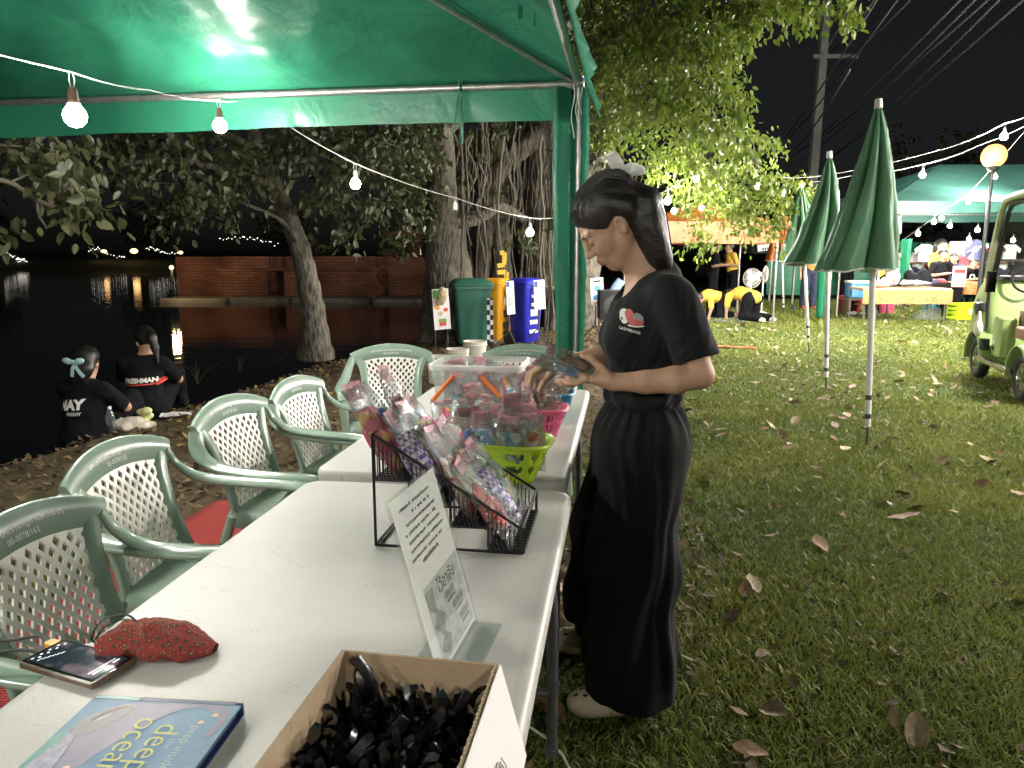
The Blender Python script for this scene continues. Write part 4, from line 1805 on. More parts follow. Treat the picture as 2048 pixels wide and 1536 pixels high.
m.prism([(.036, .07), (.062, .045), (.088, .07), (.062, .092)], pz + .0002, pz + .0005)
m.prism([(.036, .03), (.066, .012), (.09, .034), (.07, .05)], pz + .0002, pz + .0005)
m.build('printed_shape', grey1, sg, smooth=False)
for (cx, cy_, wd) in ((.128, .092, .045), (.150, .066, .05), (.165, .038, .045)):
    MB().box((cx, cy_, pz + .0004), (wd, .011, .0003)).build('printed_band', grey1, sg, smooth=False)
    mm = MB()
    for k in range(9):
        mm.box((cx - wd * .4 + k * wd * .1, cy_ - .011, pz + .0004), (wd * .06, .004, .0003))
    mm.build('text_line', ink, sg, smooth=False)
text_on('sign_word', 'ไว้อาลัย', ink, sg, Matrix.Translation((.128, .115, pz + .0004)), .030, 0, bold=.0004)
text_on('blue_mark', '✦ ✦', pm('blue_sticker', (.05, .25, .65), .6, var=0), sg, Minv @ Matrix.Translation(SB + SR * .06 - SN0 * .03 + Vector((0, 0, -.0015))) @ Matrix.Rotation(R(70), 4, 'Z'), .02, 0)

# --- cardboard box of black ribbons
card = pm('brown_card', (.34, .25, .155), .85, var=.12, vs=9, bump=.15, bs=60, dirt=(.24, .17, .10), ds=12, dlev=(.5, .8))
card_e = pm('card_edge', (.42, .32, .21), .9, var=.2, vs=80)
white_card = pm('white_card', (.72, .68, .68), .65, var=.04, vs=10)
BXo = Vector((-.222, .915, TZ0))
bx_ang = math.atan2(-.034, .200)
box = thing('cardboard_box', 'open brown cardboard box with white outside at the near table end', 'box', BXo, bx_ang)
bw, bd, bh = .205, .34, .140
T = .004
MB().box((bw / 2, 0, bh / 2), (bw, T, bh)).build('side_panel', card, box, smooth=False)
MB().box((bw / 2, -bd, bh / 2), (bw, T, bh)).build('side_panel', card, box, smooth=False)
MB().box((0, -bd / 2, bh / 2 + .001), (T, bd - T * 1.05, bh + .002)).build('side_panel', card, box, smooth=False)
MB().box((bw, -bd / 2, bh / 2 + .001), (T, bd - T * 1.05, bh + .002)).build('side_panel', card, box, smooth=False)
MB().box((bw / 2, -bd / 2, .004), (bw - .01, bd - .01, .003)).build('base_panel', card, box, smooth=False)
# torn low back edge strip + corrugation on the rim
cg = MB()
for k in range(44):
    cg.box((bw - .0012 + .0012 * (k % 2), -.006 - k * (bd - .012) / 44, bh + .0022), (.0022, .0045, .0015))
cg.build('corrugation', card_e, box, smooth=False)
fl = MB()
fp = [Vector((bw + .004, -.004, bh + .002)), Vector((bw + .052, -.10, bh - .052)), Vector((bw + .055, -bd, bh - .060)), Vector((bw + .004, -bd, bh + .002))]
nn = Vector((.7, 0, .7)) * .003
fl.add(fp + [p + nn for p in fp], [(3, 2, 1, 0), (4, 5, 6, 7), (0, 1, 5, 4), (1, 2, 6, 5), (2, 3, 7, 6), (3, 0, 4, 7)])
flo = fl.build('flap', white_card, box, smooth=False)
ex = (fp[1] - fp[0]).normalized()
fX = Vector((0, 1, 0))
fN = (fp[1] - fp[3]).cross(fp[0] - fp[3]).normalized()
if fN.z < 0:
    fN = -fN
fY = fN.cross(fX)
text_on('handwriting', 'กรุณาหยิบ', ink, flo, frame_mat(fp[3].lerp(fp[2], .55) + Vector((0, .155, 0)) + fN * .0042, fX, fY, fN), .021, 0, shear=.25)
satin = pm('black_satin', (.006, .006, .007), .26, var=.2, vs=20, spec=.8)


def ribbons():
    rnd = random.Random(12)
    m = MB()
    for i in range(620):
        c = Vector((rnd.uniform(.018, bw - .018), rnd.uniform(-bd + .02, -.02), 0))
        hz = .034 + .052 * (1 - ((c.x / bw - .5) * 1.6) ** 2 * .6) * (1 - .25 * ((-c.y / bd - .45) * 2) ** 2)
        c.z = hz * rnd.uniform(.8, 1.04)
        a = rnd.uniform(0, 2 * PI)
        d = Vector((math.cos(a), math.sin(a), rnd.uniform(-.3, .7))).normalized()
        up = Vector((rnd.gauss(0, .6), rnd.gauss(0, .6), 1)).normalized()
        L = rnd.uniform(.04, .095)
        N = 9
        pts, ups = [], []
        cur = c - d * L / 2
        tw = rnd.uniform(-2.2, 2.2)
        bend = rnd.uniform(-4.2, 4.2)
        ax = d.cross(up).normalized()
        for k in range(N + 1):
            pts.append(cur.copy())
            ups.append(Matrix.Rotation(tw * k / N, 3, d) @ up)
            d = Matrix.Rotation(bend / N, 3, ax) @ d
            cur = cur + d * (L / N)
        w = rnd.choice((.0045, .0055, .0065, .008))
        vs, fs = [], []
        for k, p in enumerate(pts):
            tg = (pts[min(k + 1, N)] - pts[max(k - 1, 0)]).normalized()
            s = tg.cross(ups[k]).normalized()
            e = w * (1 if 0 < k < N else .55)
            q0, q1 = p - s * e, p + s * e
            for q in (q0, q1):
                q.x = min(max(q.x, .006), bw - .006)
                q.y = min(max(q.y, -bd + .008), -.006)
            vs += [q0, q1]
        fs = [(2 * k, 2 * k + 1, 2 * k + 3, 2 * k + 2) for k in range(N)]
        m.add(vs, fs)
    # one ribbon end standing up against the back
    for (x0, y0, dx, h0) in ((.055, -.03, -.03, .055), (.10, -.12, .02, .04), (.165, -.05, .015, .035)):
        pts = bez([(x0, y0, .09), (x0 + dx * .4, y0 + .004, .09 + h0 * .6), (x0 + dx, y0 + .008, .09 + h0)], 5)
        m.strip(pts, [.016 - .002 * (k % 3) for k in range(len(pts))], .0008, Vector((.3, -1, .2)))
    o = m.build('black_ribbons', satin, None, smooth=50, loc=BXo)
    o.rotation_euler = (0, 0, bx_ang)
    tag(o, 'tangled short black satin ribbons filling the cardboard box', 'ribbons', kind='stuff')


ribbons()
# filling under the ribbons
o = MB().box((bw / 2, -bd / 2, .028), (bw - .014, bd - .014, .045)).build('ribbon_bed', satin, None, smooth=False, loc=BXo)
o.rotation_euler = (0, 0, bx_ang)
tag(o, 'dark packed ribbon layer at the bottom of the cardboard box', 'ribbons', kind='stuff')

# --- picture book
bk_ang = -.085
book = thing('picture_book', 'blue hardback picture book with a whale on its cover', 'book', (-.608, 1.002, TZ0), bk_ang)
# local: x along the spine edge (away edge), y negative toward the viewer
bkw, bkl, bkt = .222, .26, .020
navy = pm('navy_cloth', (.012, .022, .09), .45, var=.1)
cov = blotch('ocean_cover', [(.10, .26, .42)], 3)
cov = pm('ocean_blue_print', (.075, .19, .33), .5, var=.22, vs=9, dirt=(.12, .27, .42), ds=14, dlev=(.45, .75))
MB().box((bkw / 2, -bkl / 2 - .003, .0015), (bkw, bkl - .004, .003)).build('back_cover', navy, book, smooth=False)
MB().box((bkw / 2 - .002, -bkl / 2 - .004, bkt / 2), (bkw - .010, bkl - .012, bkt - .007)).build('pages', pm('page_edges', (.05, .07, .10), .8, var=.3, vs=200), book, smooth=False)
cv = MB().box((bkw / 2, -bkl / 2 - .004, bkt - .0015), (bkw, bkl - .008, .003)).build('front_cover', cov, book, smooth=False)
MB().strip([(0, -.002, bkt / 2), (bkw / 2, -.002, bkt / 2), (bkw, -.002, bkt / 2)], bkt, .005, Vector((0, 1, 0))).build('spine', navy, book, smooth=False)
MB().box((bkw * .16, -.0045, bkt + .0002), (bkw * .3, .008, .0006)).build('spine_band', pm('teal_print', (.04, .22, .20), .4, var=.2), book, smooth=False)
MB().box((bkw * .64, -.0045, bkt + .0002), (bkw * .64, .008, .0006)).build('spine_band', navy, book, smooth=False)
lilac = pm('whale_lilac', (.17, .155, .25), .45, var=.18, vs=25)
gws = pm('whale_grey', (.16, .16, .185), .45, var=.12, vs=30)


def art(pts, mat, z, name='cover_art', n=6):
    q = bez([(x, y, 0) for x, y in pts] + [(pts[0][0], pts[0][1], 0)], n)[:-1]
    ar = sum(q[i].x * q[(i + 1) % len(q)].y - q[(i + 1) % len(q)].x * q[i].y for i in range(len(q)))
    if ar < 0:
        q = q[::-1]
    MB().prism([(p.x, p.y) for p in q], bkt + z, bkt + z + .0002).build(name, mat, cv, smooth=False)


art([(.0, -.10), (.03, -.045), (.04, -.16), (.02, -.2), (.003, -.19)], pm('sea_green', (.10, .27, .25), .45, var=.2), .0001)
art([(.012, -.080), (.022, -.050), (.045, -.026), (.085, -.014), (.14, -.011), (.20, -.012), (.216, -.03), (.212, -.075), (.203, -.078), (.205, -.045), (.18, -.022), (.15, -.022), (.128, -.04), (.105, -.075), (.085, -.12), (.07, -.17), (.05, -.2), (.035, -.16), (.028, -.11), (.020, -.088)], lilac, .0004)
art([(.013, -.078), (.022, -.050), (.045, -.026), (.075, -.018), (.07, -.05), (.045, -.085), (.028, -.09)], gws, .0007)
art([(.018, -.090), (.029, -.090), (.040, -.13), (.043, -.17), (.03, -.2), (.012, -.2), (.008, -.16), (.014, -.12)], pm('whale_throat', (.34, .34, .44), .5, var=.3, vs=90), .0010)
art([(.030, -.058), (.036, -.043), (.048, -.028), (.062, -.020), (.064, -.022), (.052, -.033), (.042, -.046), (.034, -.060)], pm('cover_black', (.01, .01, .012), .4, var=0), .0013, n=2)
art([(.037, -.061), (.043, -.052), (.050, -.042), (.048, -.047), (.041, -.058)], pm('cover_white', (.75, .73, .70), .5, var=0), .0016)
for (x, y) in ((.062, -.155), (.185, -.052), (.197, -.035), (.05, -.21)):
    art([(x - .005, y), (x, y + .004), (x + .005, y), (x, y - .004)], pm('fish_peach', (.72, .48, .36), .5, var=.1), .0018)
lime_t = pm('lime_print', (.50, .55, .12), .5, var=0)
pale_t = pm('pale_lime_print', (.42, .58, .45), .5, var=0)
RT = Matrix.Rotation(-PI / 2, 4, 'Z')
for txt, x, y, sz, mt in (('deep', .148, -.108, .050, lime_t), ('ocean', .112, -.108, .050, lime_t), ('the', .166, -.10, .016, pale_t), ('peep inside', .184, -.105, .020, pale_t)):
    text_on('title', txt, mt, cv, Matrix.Translation((x, y, bkt + .0022)) @ RT, sz, 0, bold=-.0004)

# --- phone, plug and cable
ph_c = Vector((-.700, 1.112, TZ0))
ph = thing('mobile_phone', 'dark smartphone in a brown case lying at the table edge', 'phone', ph_c, R(-22))
case_m = pm('phone_case', (.13, .09, .06), .3, var=.3, vs=40, coat=.3)
MB().rbox((0, 0, .006), (.166, .082, .011), .012).build('case', case_m, ph)
MB().rbox((0, 0, .0117), (.158, .074, .0012), .010).build('bezel', pm('black_glass', (.004, .004, .005), .06, var=0, spec=.6), ph)
scr = bpy.data.materials.new('phone_screen')
scr.use_nodes = True
nt = scr.node_tree
bs = nt.nodes['Principled BSDF']
bs.inputs['Base Color'].default_value = (.008, .009, .012, 1)
bs.inputs['Roughness'].default_value = .08
tc = nt.nodes.new('ShaderNodeTexCoord')
nz = nt.nodes.new('ShaderNodeTexNoise')
nz.inputs['Scale'].default_value = 26
nt.links.new(tc.outputs['Object'], nz.inputs['Vector'])
rp = nt.nodes.new('ShaderNodeValToRGB')
rp.color_ramp.elements[0].position = .5
rp.color_ramp.elements[0].color = (.01, .013, .02, 1)
rp.color_ramp.elements[1].position = .72
rp.color_ramp.elements[1].color = (.16, .11, .13, 1)
nt.links.new(nz.outputs['Fac'], rp.inputs['Fac'])
nt.links.new(rp.outputs[0], bs.inputs['Emission Color'])
bs.inputs['Emission Strength'].default_value = .8
so = MB().box((.0, 0, .0126), (.146, .066, .0004)).build('screen', scr, ph, smooth=False)
ic = emis('screen_white', (.8, .85, .9), .5)
m = MB()
for k in range(8):
    m.box((-.068 + (k % 2) * .006, -.026 + k * .0075, .0130), (.003, .004, .0002))
for k in range(6):
    m.box((-.055 + k * .003, -.024 + k * .006, .0130), (.0014, .007, .0002))
m.box((.055, .0, .0130), (.002, .05, .0002))
m.box((.062, .02, .0130), (.004, .012, .0002))
m.box((.062, -.012, .0130), (.004, .022, .0002))
m.build('screen_icons', ic, so, smooth=False)['kind'] = 'stuff'
orng = pm('orange_plug', (.75, .34, .03), .4, var=.05)
pl = thing('charger_plug', 'orange charger plug with a black cable beside the phone', 'plug', ph_c + Vector((-.062, .052, .006)), R(-22))
MB().rbox((0, 0, 0), (.05, .018, .012), .004).build('plug_body', orng, pl)
MB().tube(bez([(-.024, 0, 0), (-.05, .004, .006), (-.085, -.02, .004), (-.14, -.05, .0), (-.25, -.06, -.06), (-.3, -.06, -.3)], 8), .0028, 6).build('cable', cord_d, pl)
cb = MB().tube([ph_c + Vector(p) for p in bez([(-.075, .028, .007), (-.11, .03, .012), (-.16, .02, .006), (-.24, .0, -.03)], 8)], .0034, 6).build('phone_cable', cord_d)
tag(cb, 'black cable running off the table edge beside the phone', 'cable')

# --- patterned pouch with black straps
pch = bpy.data.materials.new('red_flower_cloth')
pch.use_nodes = True
nt = pch.node_tree
bs = nt.nodes['Principled BSDF']
bs.inputs['Roughness'].default_value = .9
tc = nt.nodes.new('ShaderNodeTexCoord')
mp = nt.nodes.new('ShaderNodeMapping')
mp.inputs['Rotation'].default_value = (.3, .2, .6)
nt.links.new(tc.outputs['Object'], mp.inputs[0])


def dots(scale, lo, hi, jit):
    vo = nt.nodes.new('ShaderNodeTexVoronoi')
    vo.inputs['Scale'].default_value = scale
    vo.inputs['Randomness'].default_value = jit
    nt.links.new(mp.outputs[0], vo.inputs['Vector'])
    r = nt.nodes.new('ShaderNodeMapRange')
    r.inputs['From Min'].default_value = lo
    r.inputs['From Max'].default_value = hi
    r.inputs['To Min'].default_value = 1
    r.inputs['To Max'].default_value = 0
    nt.links.new(vo.outputs['Distance'], r.inputs['Value'])
    return r.outputs[0]


cur = (.25, .035, .028)
prev = None
for sc_, lo, hi, jit, c in ((62, .30, .36, .3, (.04, .05, .035)), (62, .12, .16, .3, (.50, .32, .12)), (130, .16, .22, .8, (.45, .20, .08)), (160, .15, .2, .9, (.06, .09, .05))):
    mx = nt.nodes.new('ShaderNodeMix')
    mx.data_type = 'RGBA'
    nt.links.new(dots(sc_, lo, hi, jit), mx.inputs['Factor'])
    if prev is None:
        mx.inputs['A'].default_value = (*cur, 1)
    else:
        nt.links.new(prev, mx.inputs['A'])
    mx.inputs['B'].default_value = (*c, 1)
    prev = mx.outputs['Result']
nt.links.new(prev, bs.inputs['Base Color'])
PO = Vector((-.592, 1.160, TZ0))
pou = thing('cloth_pouch', 'red flower-patterned cloth pouch with black straps on the near table', 'pouch', PO, R(-4))
S = SDF((-.13, -.09, -.01), (.14, .09, .09), .0035)
ols = [(-.10, -.015, .030, .045, .028), (-.06, 0, .036, .058, .038), (0, .0, .040, .064, .040), (.05, -.005, .034, .058, .030), (.088, -.004, .022, .045, .016), (.108, -.002, .014, .02, .008)]
for (x, y, z, ry, rz_) in ols:
    S.ell((x, y, z * .9), (.042, ry, rz_), .035)
S.fn(lambda X, Y, Z: -Z + 0 * X + 0 * Y, (-.2, -.2, -.02), (.2, .2, .2), .004, sub=True) if False else None


def pouch_warp(V):
    V = V.copy()
    V[:, 2] = np.maximum(V[:, 2], .0015)
    n = np.array([mnoise.fractal(Vector((p[0] * 22, p[1] * 30, p[2] * 26)), 1, 2, 3) for p in V], np.float32)
    V[:, 2] += (n * .006 - .006 * np.abs(np.sin(V[:, 0] * 38 + V[:, 1] * 30))) * (V[:, 2] > .014)
    V[:, 1] += n * .003
    # pleated seam on the near lower right
    V[:, 2] += .004 * np.exp(-((V[:, 0] + .03 + .5 * V[:, 1]) / .007) ** 2) * (V[:, 2] > .02)
    return V


S.build('bag', pch, pou, 2, pouch_warp)
pou.scale = (.70, .72, .72)

strap_m = pm('black_webbing', (.012, .012, .013), .7, var=.15)
for dz, dx in ((.0, 0), (.012, .012)):
    pts = bez([(-.06, .02, .056 + dz * .3), (-.095, .030, .060 + dz), (-.135 - dx, .018, .05 + dz), (-.145 - dx, -.012, .03), (-.118, -.022, .022 + dz * .3), (-.095, -.018, .03)], 7)
    MB().strip(pts, .007, .002, [Vector((0, .25, 1))] * len(pts)).build('strap', strap_m, pou)
MB().tube(bez([(-.10, -.02, .03), (-.118, -.035, .016), (-.112, -.055, .006), (-.095, -.06, .004), (-.09, -.045, .01)], 6), .0016, 5).build('draw_cord', pm('white_cord', (.7, .7, .66), .8, var=.1), pou)
# ------------------------------------------------------------------ the standing woman
from mathutils.bvhtree import BVHTree
skin_m = pm('warm_skin', (.50, .30, .20), .5, var=.12, vs=18, sub=.12, bump=.04, bs=400)
lip_m = pm('lip_skin', (.36, .13, .10), .4, var=.05)
hair_m = bpy.data.materials.new('black_hair')
hair_m.use_nodes = True
nt = hair_m.node_tree
bs = nt.nodes['Principled BSDF']
bs.inputs['Base Color'].default_value = (.011, .008, .007, 1)
bs.inputs['Roughness'].default_value = .42
bs.inputs['Specular IOR Level'].default_value = .55
tc = nt.nodes.new('ShaderNodeTexCoord')
mp = nt.nodes.new('ShaderNodeMapping')
mp.inputs['Rotation'].default_value = (0, R(50), 0)
mp.inputs['Scale'].default_value = (9, 330, 120)
nz = nt.nodes.new('ShaderNodeTexNoise')
nz.inputs['Scale'].default_value = 1
nz.inputs['Detail'].default_value = 4
bp = nt.nodes.new('ShaderNodeBump')
bp.inputs['Strength'].default_value = .6
bp.inputs['Distance'].default_value = .004
nt.links.new(tc.outputs['Object'], mp.inputs[0])
nt.links.new(mp.outputs[0], nz.inputs['Vector'])
nt.links.new(nz.outputs['Fac'], bp.inputs['Height'])
nt.links.new(bp.outputs[0], bs.inputs['Normal'])
tee_m = pm('black_jersey', (.0095, .010, .0115), .9, var=.12, vs=4, bump=.08, bs=300, sheen=.03, spec=.25)
trs_m = pm('black_crepe', (.005, .005, .006), .92, var=.12, vs=4, bump=.10, bs=260, sheen=.02, spec=.2)
clog_m = pm('cream_foam', (.60, .50, .36), .6, var=.06, vs=14)
dark_m = pm('dark_hole', (.02, .018, .016), .8, var=0)

WO = Vector((.36, 2.30, 0))
woman = thing('person', 'woman in black tee and wide black trousers sorting packets at the table', 'person', WO, PI)
HX, HZ, HY = Vector((.72, 0, -.694)), Vector((.694, 0, .72)), Vector((0, 1, 0))
HO = Vector((.073, 0, 1.477))
HR = np.array([[HX.x, 0, HZ.x], [0, 1, 0], [HX.z, 0, HZ.z]], np.float32)   # columns: head axes


def hd(x, y, z):
    return HO + HX * x + HY * y + HZ * z


S = SDF((-.25, -.31, .90), (.36, .29, 1.62), .0027)
hr = lambda a=0: HR if a == 0 else HR @ np.array(Matrix.Rotation(a, 3, 'Y'), np.float32)
# cranium, face mask, jaw
S.ell(hd(-.022, 0, .030), (.093, .073, .090), .01, HR)
S.ell(hd(.028, 0, -.028), (.056, .058, .082), .03, HR)
S.ell(hd(.045, 0, -.088), (.034, .034, .030), .03, HR)
S.cone(hd(.062, 0, -.105), hd(.066, 0, -.100), .017, .016, .018)
for s in (-1, 1):
    S.cone(hd(-.012, s * .052, -.055), hd(.045, s * .018, -.100), .020, .018, .024)
    S.ell(hd(.048, s * .036, -.032), (.026, .024, .026), .022, HR)
    S.ell(hd(.076, s * .030, .002), (.012, .020, .012), .012, HR, sub=True)
    S.ell(hd(.066, s * .031, -.001), (.0145, .016, .0135), .003, HR)
    S.cone(hd(.074, s * .012, .022), hd(.066, s * .048, .022), .008, .006, .014)
    # ear
    S.ell(hd(-.022, s * .072, -.022), (.019, .008, .031), .004, hr(-.25))
    S.ell(hd(-.018, s * .080, -.018), (.010, .006, .018), .004, hr(-.25), sub=True)
    S.ell(hd(-.014, s * .074, -.045), (.008, .006, .009), .004, HR)
    # nostril wings
    S.ell(hd(.091, s * .012, -.033), (.011, .009, .009), .006, HR)
# nose
S.chain([hd(.080, 0, .018), hd(.088, 0, -.003), hd(.100, 0, -.024)], [.008, .0085, .0105], .010)
S.ell(hd(.101, 0, -.028), (.0125, .014, .011), .006, HR)
# mouth
S.ell(hd(.083, 0, -.064), (.014, .024, .016), .012, HR)
S.cone(hd(.092, -.016, -.060), hd(.092, .016, -.060), .0058, .0058, .005)
S.cone(hd(.090, -.013, -.071), hd(.090, .013, -.071), .0068, .0068, .005)
S.cone(hd(.101, -.020, -.0652), hd(.101, .020, -.0652), .0022, .0022, .003, sub=True)
# neck, shoulders, chest (under the shirt)
S.cone(hd(-.035, 0, -.055), (-.062, 0, 1.30), .050, .054, .03)
S.cone(hd(-.02, 0, -.06), (-.040, 0, 1.28), .034, .036, .02)
S.cone((-.075, -.12, 1.275), (-.075, .12, 1.275), .045, .045, .05)
S.ell((-.06, 0, 1.15), (.10, .145, .17), .05)
S.ell((-.05, 0, .99), (.10, .13, .08), .05)
# left arm (toward the viewer)
LSH, LEL, LWR = (-.105, .165, 1.262), (-.172, .215, 1.055), (.068, .182, 1.030)
S.chain([LSH, (-.142, .195, 1.16), LEL], [.050, .043, .036], .02)
S.chain([LEL, (-.10, .215, 1.042), (-.02, .200, 1.033), LWR], [.037, .039, .033, .0245], .012)
S.cone(LWR, (.10, .178, 1.036), .024, .022, .012, sq=((0, 1, .3), .85))
# palm
S.cone((.095, .182, 1.040), (.150, .170, 1.040), .022, .020, .014, sq=((0, .35, 1), .62))
S.cone((.10, .160, 1.042), (.148, .150, 1.036), .019, .018, .014, sq=((0, .35, 1), .62))
fing = [
    [(.148, .186, 1.040), (.178, .180, 1.026), (.200, .166, 1.024), (.215, .150, 1.030)],
    [(.152, .168, 1.036), (.186, .160, 1.020), (.212, .146, 1.018), (.228, .130, 1.026)],
    [(.150, .152, 1.034), (.182, .142, 1.017), (.206, .128, 1.016), (.220, .112, 1.024)],
    [(.144, .138, 1.034), (.168, .126, 1.019), (.186, .112, 1.020), (.196, .100, 1.028)],
]
for f in fing:
    S.chain(f, [.0100, .0090, .0082, .0070], .004)
S.chain([(.085, .190, 1.048), (.108, .192, 1.074), (.134, .186, 1.098), (.158, .176, 1.104)], [.015, .0118, .0100, .0080], .008)
# right arm (far side), reaching into the basket
RSH, REL, RWR = (-.095, -.165, 1.262), (.005, -.225, 1.060), (.182, -.185, 1.030)
S.chain([RSH, (-.05, -.20, 1.16), REL], [.048, .042, .036], .02)
S.chain([REL, (.07, -.215, 1.047), RWR], [.037, .035, .0245], .012)
S.cone((.19, -.182, 1.028), (.262, -.160, 1.020), .023, .024, .014, sq=((0, .4, 1), .66))
rf = [
    [(.262, -.140, 1.018), (.292, -.128, 1.000), (.302, -.120, .970), (.298, -.115, .945)],
    [(.266, -.155, 1.020), (.302, -.146, 1.000), (.312, -.138, .964), (.306, -.132, .936)],
    [(.264, -.170, 1.020), (.298, -.164, 1.000), (.310, -.156, .966), (.304, -.150, .940)],
    [(.256, -.184, 1.018), (.284, -.182, 1.000), (.294, -.176, .974), (.290, -.170, .952)],
]
for f in rf:
    S.chain(f, [.0100, .0092, .0082, .0070], .004)
S.chain([(.205, -.155, 1.020), (.235, -.128, 1.000), (.258, -.112, .975), (.272, -.106, .952)], [.014, .0118, .0098, .0080], .008)


def lips(V, Q):
    c = V[Q].mean(1) - np.array(HO, np.float32)
    l = c @ HR
    m = (np.abs(l[:, 1]) < .021 * (1 - 0 * l[:, 0])) & (l[:, 2] < -.0545) & (l[:, 2] > -.0785) & (l[:, 0] > .0915)
    return m.astype(np.int32)


body = S.build('body', [skin_m, lip_m], woman, 2, mi=lips)

# brows, lashes and lid line
for s in (-1, 1):
    MB().tube([hd(.0865 - .10 * (y - .012) - 3.2 * (y - .012) ** 2, s * y, .0235 + .002 * math.sin((y - .012) * 90)) for y in (.012, .02, .028, .036, .044)], [.0018, .0027, .0027, .0021, .0010], 6).build('eyebrow', hair_m, body)
    MB().tube([hd(.0812 - .3 * abs(y - .03) - 10 * (y - .031) ** 2, s * y, -.0075 - .0015 * math.sin((y - .018) * 120)) for y in (.018, .024, .030, .036, .043)], [.0010, .0018, .0021, .0020, .0012], 5).build('eyelash', hair_m, body)

# hair
S = SDF((-.27, -.13, 1.10), (.23, .13, 1.66), .0034)
S.ell(hd(-.026, 0, .034), (.103, .082, .101), .01, HR)
S.ell(hd(-.075, 0, .055), (.070, .074, .072), .03, HR)


def facecut(X, Y, Z):
    dx, dy, dz = X - HO.x, Y - HO.y, Z - HO.z
    hx = HX.x * dx + HX.z * dz
    hz = HZ.x * dx + HZ.z * dz
    line = np.interp(hx, [-.05, -.022, .012, .0276, .0616, .0835, .12], [-.004, .012, -.004, .003, .043, .0805, .135])
    return np.maximum(hz - line, -.046 - hx)


S.fn(facecut, (-.3, -.2, 1.0), (.3, .2, 1.7), .004, sub=True)
for y, r in ((-.05, .034), (0, .044), (.05, .036)):
    S.chain([(-.034, y, 1.535), (-.044, y * 1.05, 1.47), (-.062, y * 1.05, 1.42), (-.078, y, 1.380), (-.098, y * .9, 1.345)], [r * 1.08, r * .90, r * .66, r * .46, r * .25], .05)
# lock passing behind the ear
for s in (-1, 1):
    S.chain([hd(-.040, s * .066, .045), hd(-.066, s * .066, .0), hd(-.074, s * .058, -.045)], [.020, .020, .018], .025)


def hair_warp(V):
    V = V.copy()
    n = np.array([mnoise.noise(Vector((p[0] * 7 + p[2] * 5, p[1] * 95, (p[2] - p[0]) * 16))) for p in V], np.float32)
    c = np.array((-.01, 0, 1.48), np.float32)
    d = V - c
    d /= np.linalg.norm(d, axis=1)[:, None] + 1e-6
    return V + d * (n * .0036)[:, None]


hair = S.build('hair', hair_m, woman, 2, hair_warp)
rnd = random.Random(8)
bpy.context.view_layer.update()
bvh = BVHTree.FromObject(hair, bpy.context.evaluated_depsgraph_get())
m = MB()
for i in range(420):
    # strands combed from the hairline over the head to the nape, lying on the hair surface
    y0 = rnd.uniform(-1, 1)
    sw = rnd.uniform(-.15, .15)
    t0 = rnd.uniform(-.1, .55)
    n = rnd.randint(6, 12)
    pts = []
    for k in range(n):
        t = t0 + k * .055
        a = R(38 + 150 * t)
        yy = .080 * math.sin(y0 * 1.35 + sw * t)
        q = hd(.12 * math.cos(a) - .03, yy * 1.2, .12 * math.sin(a) + .02) if t < .75 else Vector((-.13, yy * .9, 1.52 - (t - .75) * .42))
        h = bvh.find_nearest(q)
        pts.append(h[0] + h[1] * rnd.uniform(.0, .0022))
    m.tube(pts, [.0004] + [.0008] * (n - 2) + [.0003], 4)
# fine wisps at the hairline and nape
for i in range(46):
    y = rnd.choice((-1, 1)) * rnd.uniform(.02, .075)
    p0 = bvh.find_nearest(hd(rnd.uniform(.0, .06), y, rnd.uniform(.01, .06)))[0]
    d = Vector((rnd.gauss(0, .006), rnd.gauss(0, .004), -rnd.uniform(.006, .022)))
    m.tube([p0, p0 + d * .5 + Vector((-.002, 0, 0)), p0 + d], [.0006, .0005, .0002], 4)
m.build('hair_strands', hair_m, hair)['kind'] = 'stuff'

# organza bow on the crown
bow_m = fabric('white_organza', (.82, .82, .80), .45, .6, .3)
bo = Vector((.035, .0, 1.620))
bw_ = thing('hair_bow', 'white organza bow on the crown of the standing woman', 'bow', (0, 0, 0))
bw_.parent = None
bw_.matrix_world = Matrix.Translation(WO) @ Matrix.Rotation(PI, 4, 'Z')


def loop(p0, pts, w, n=6):
    m = MB()
    q = bez([p0] + pts, n)
    N = len(q)
    m.strip(q, [w * (.35 + .65 * math.sin(PI * min(1, (k + .6) / (N - 1)) ** .8)) for k in range(N)], .0022, [Vector((.2, 1, .5 * math.sin(k)))for k in range(N)])
    return m


for pts, w in (([(.012, .018, .020), (.030, .03, .048), (.032, .02, .058), (.010, .012, .030)], .040), ([(-.012, -.01, .018), (-.04, -.012, .022), (-.062, -.01, .014), (-.03, -.006, .004)], .034)):
    loop(bo, [bo + Vector(p) for p in pts], w).build('loop', bow_m, bw_, smooth=60)
for pts, w in (([(.02, .02, -.002), (.05, .03, -.008), (.072, .035, -.016)], .028), ([(-.02, .02, .004), (-.045, .03, .010), (-.06, .034, .012)], .024)):
    q = bez([bo] + [bo + Vector(p) for p in pts], 5)
    MB().strip(q, [.010 + (w - .010) * k / len(q) for k in range(len(q))], .002, Vector((0, .5, 1))).build('tail', bow_m, bw_, smooth=60)
MB().ball(bo + Vector((0, .004, .004)), (.011, .010, .010), 10, 7).build('knot', bow_m, bw_)

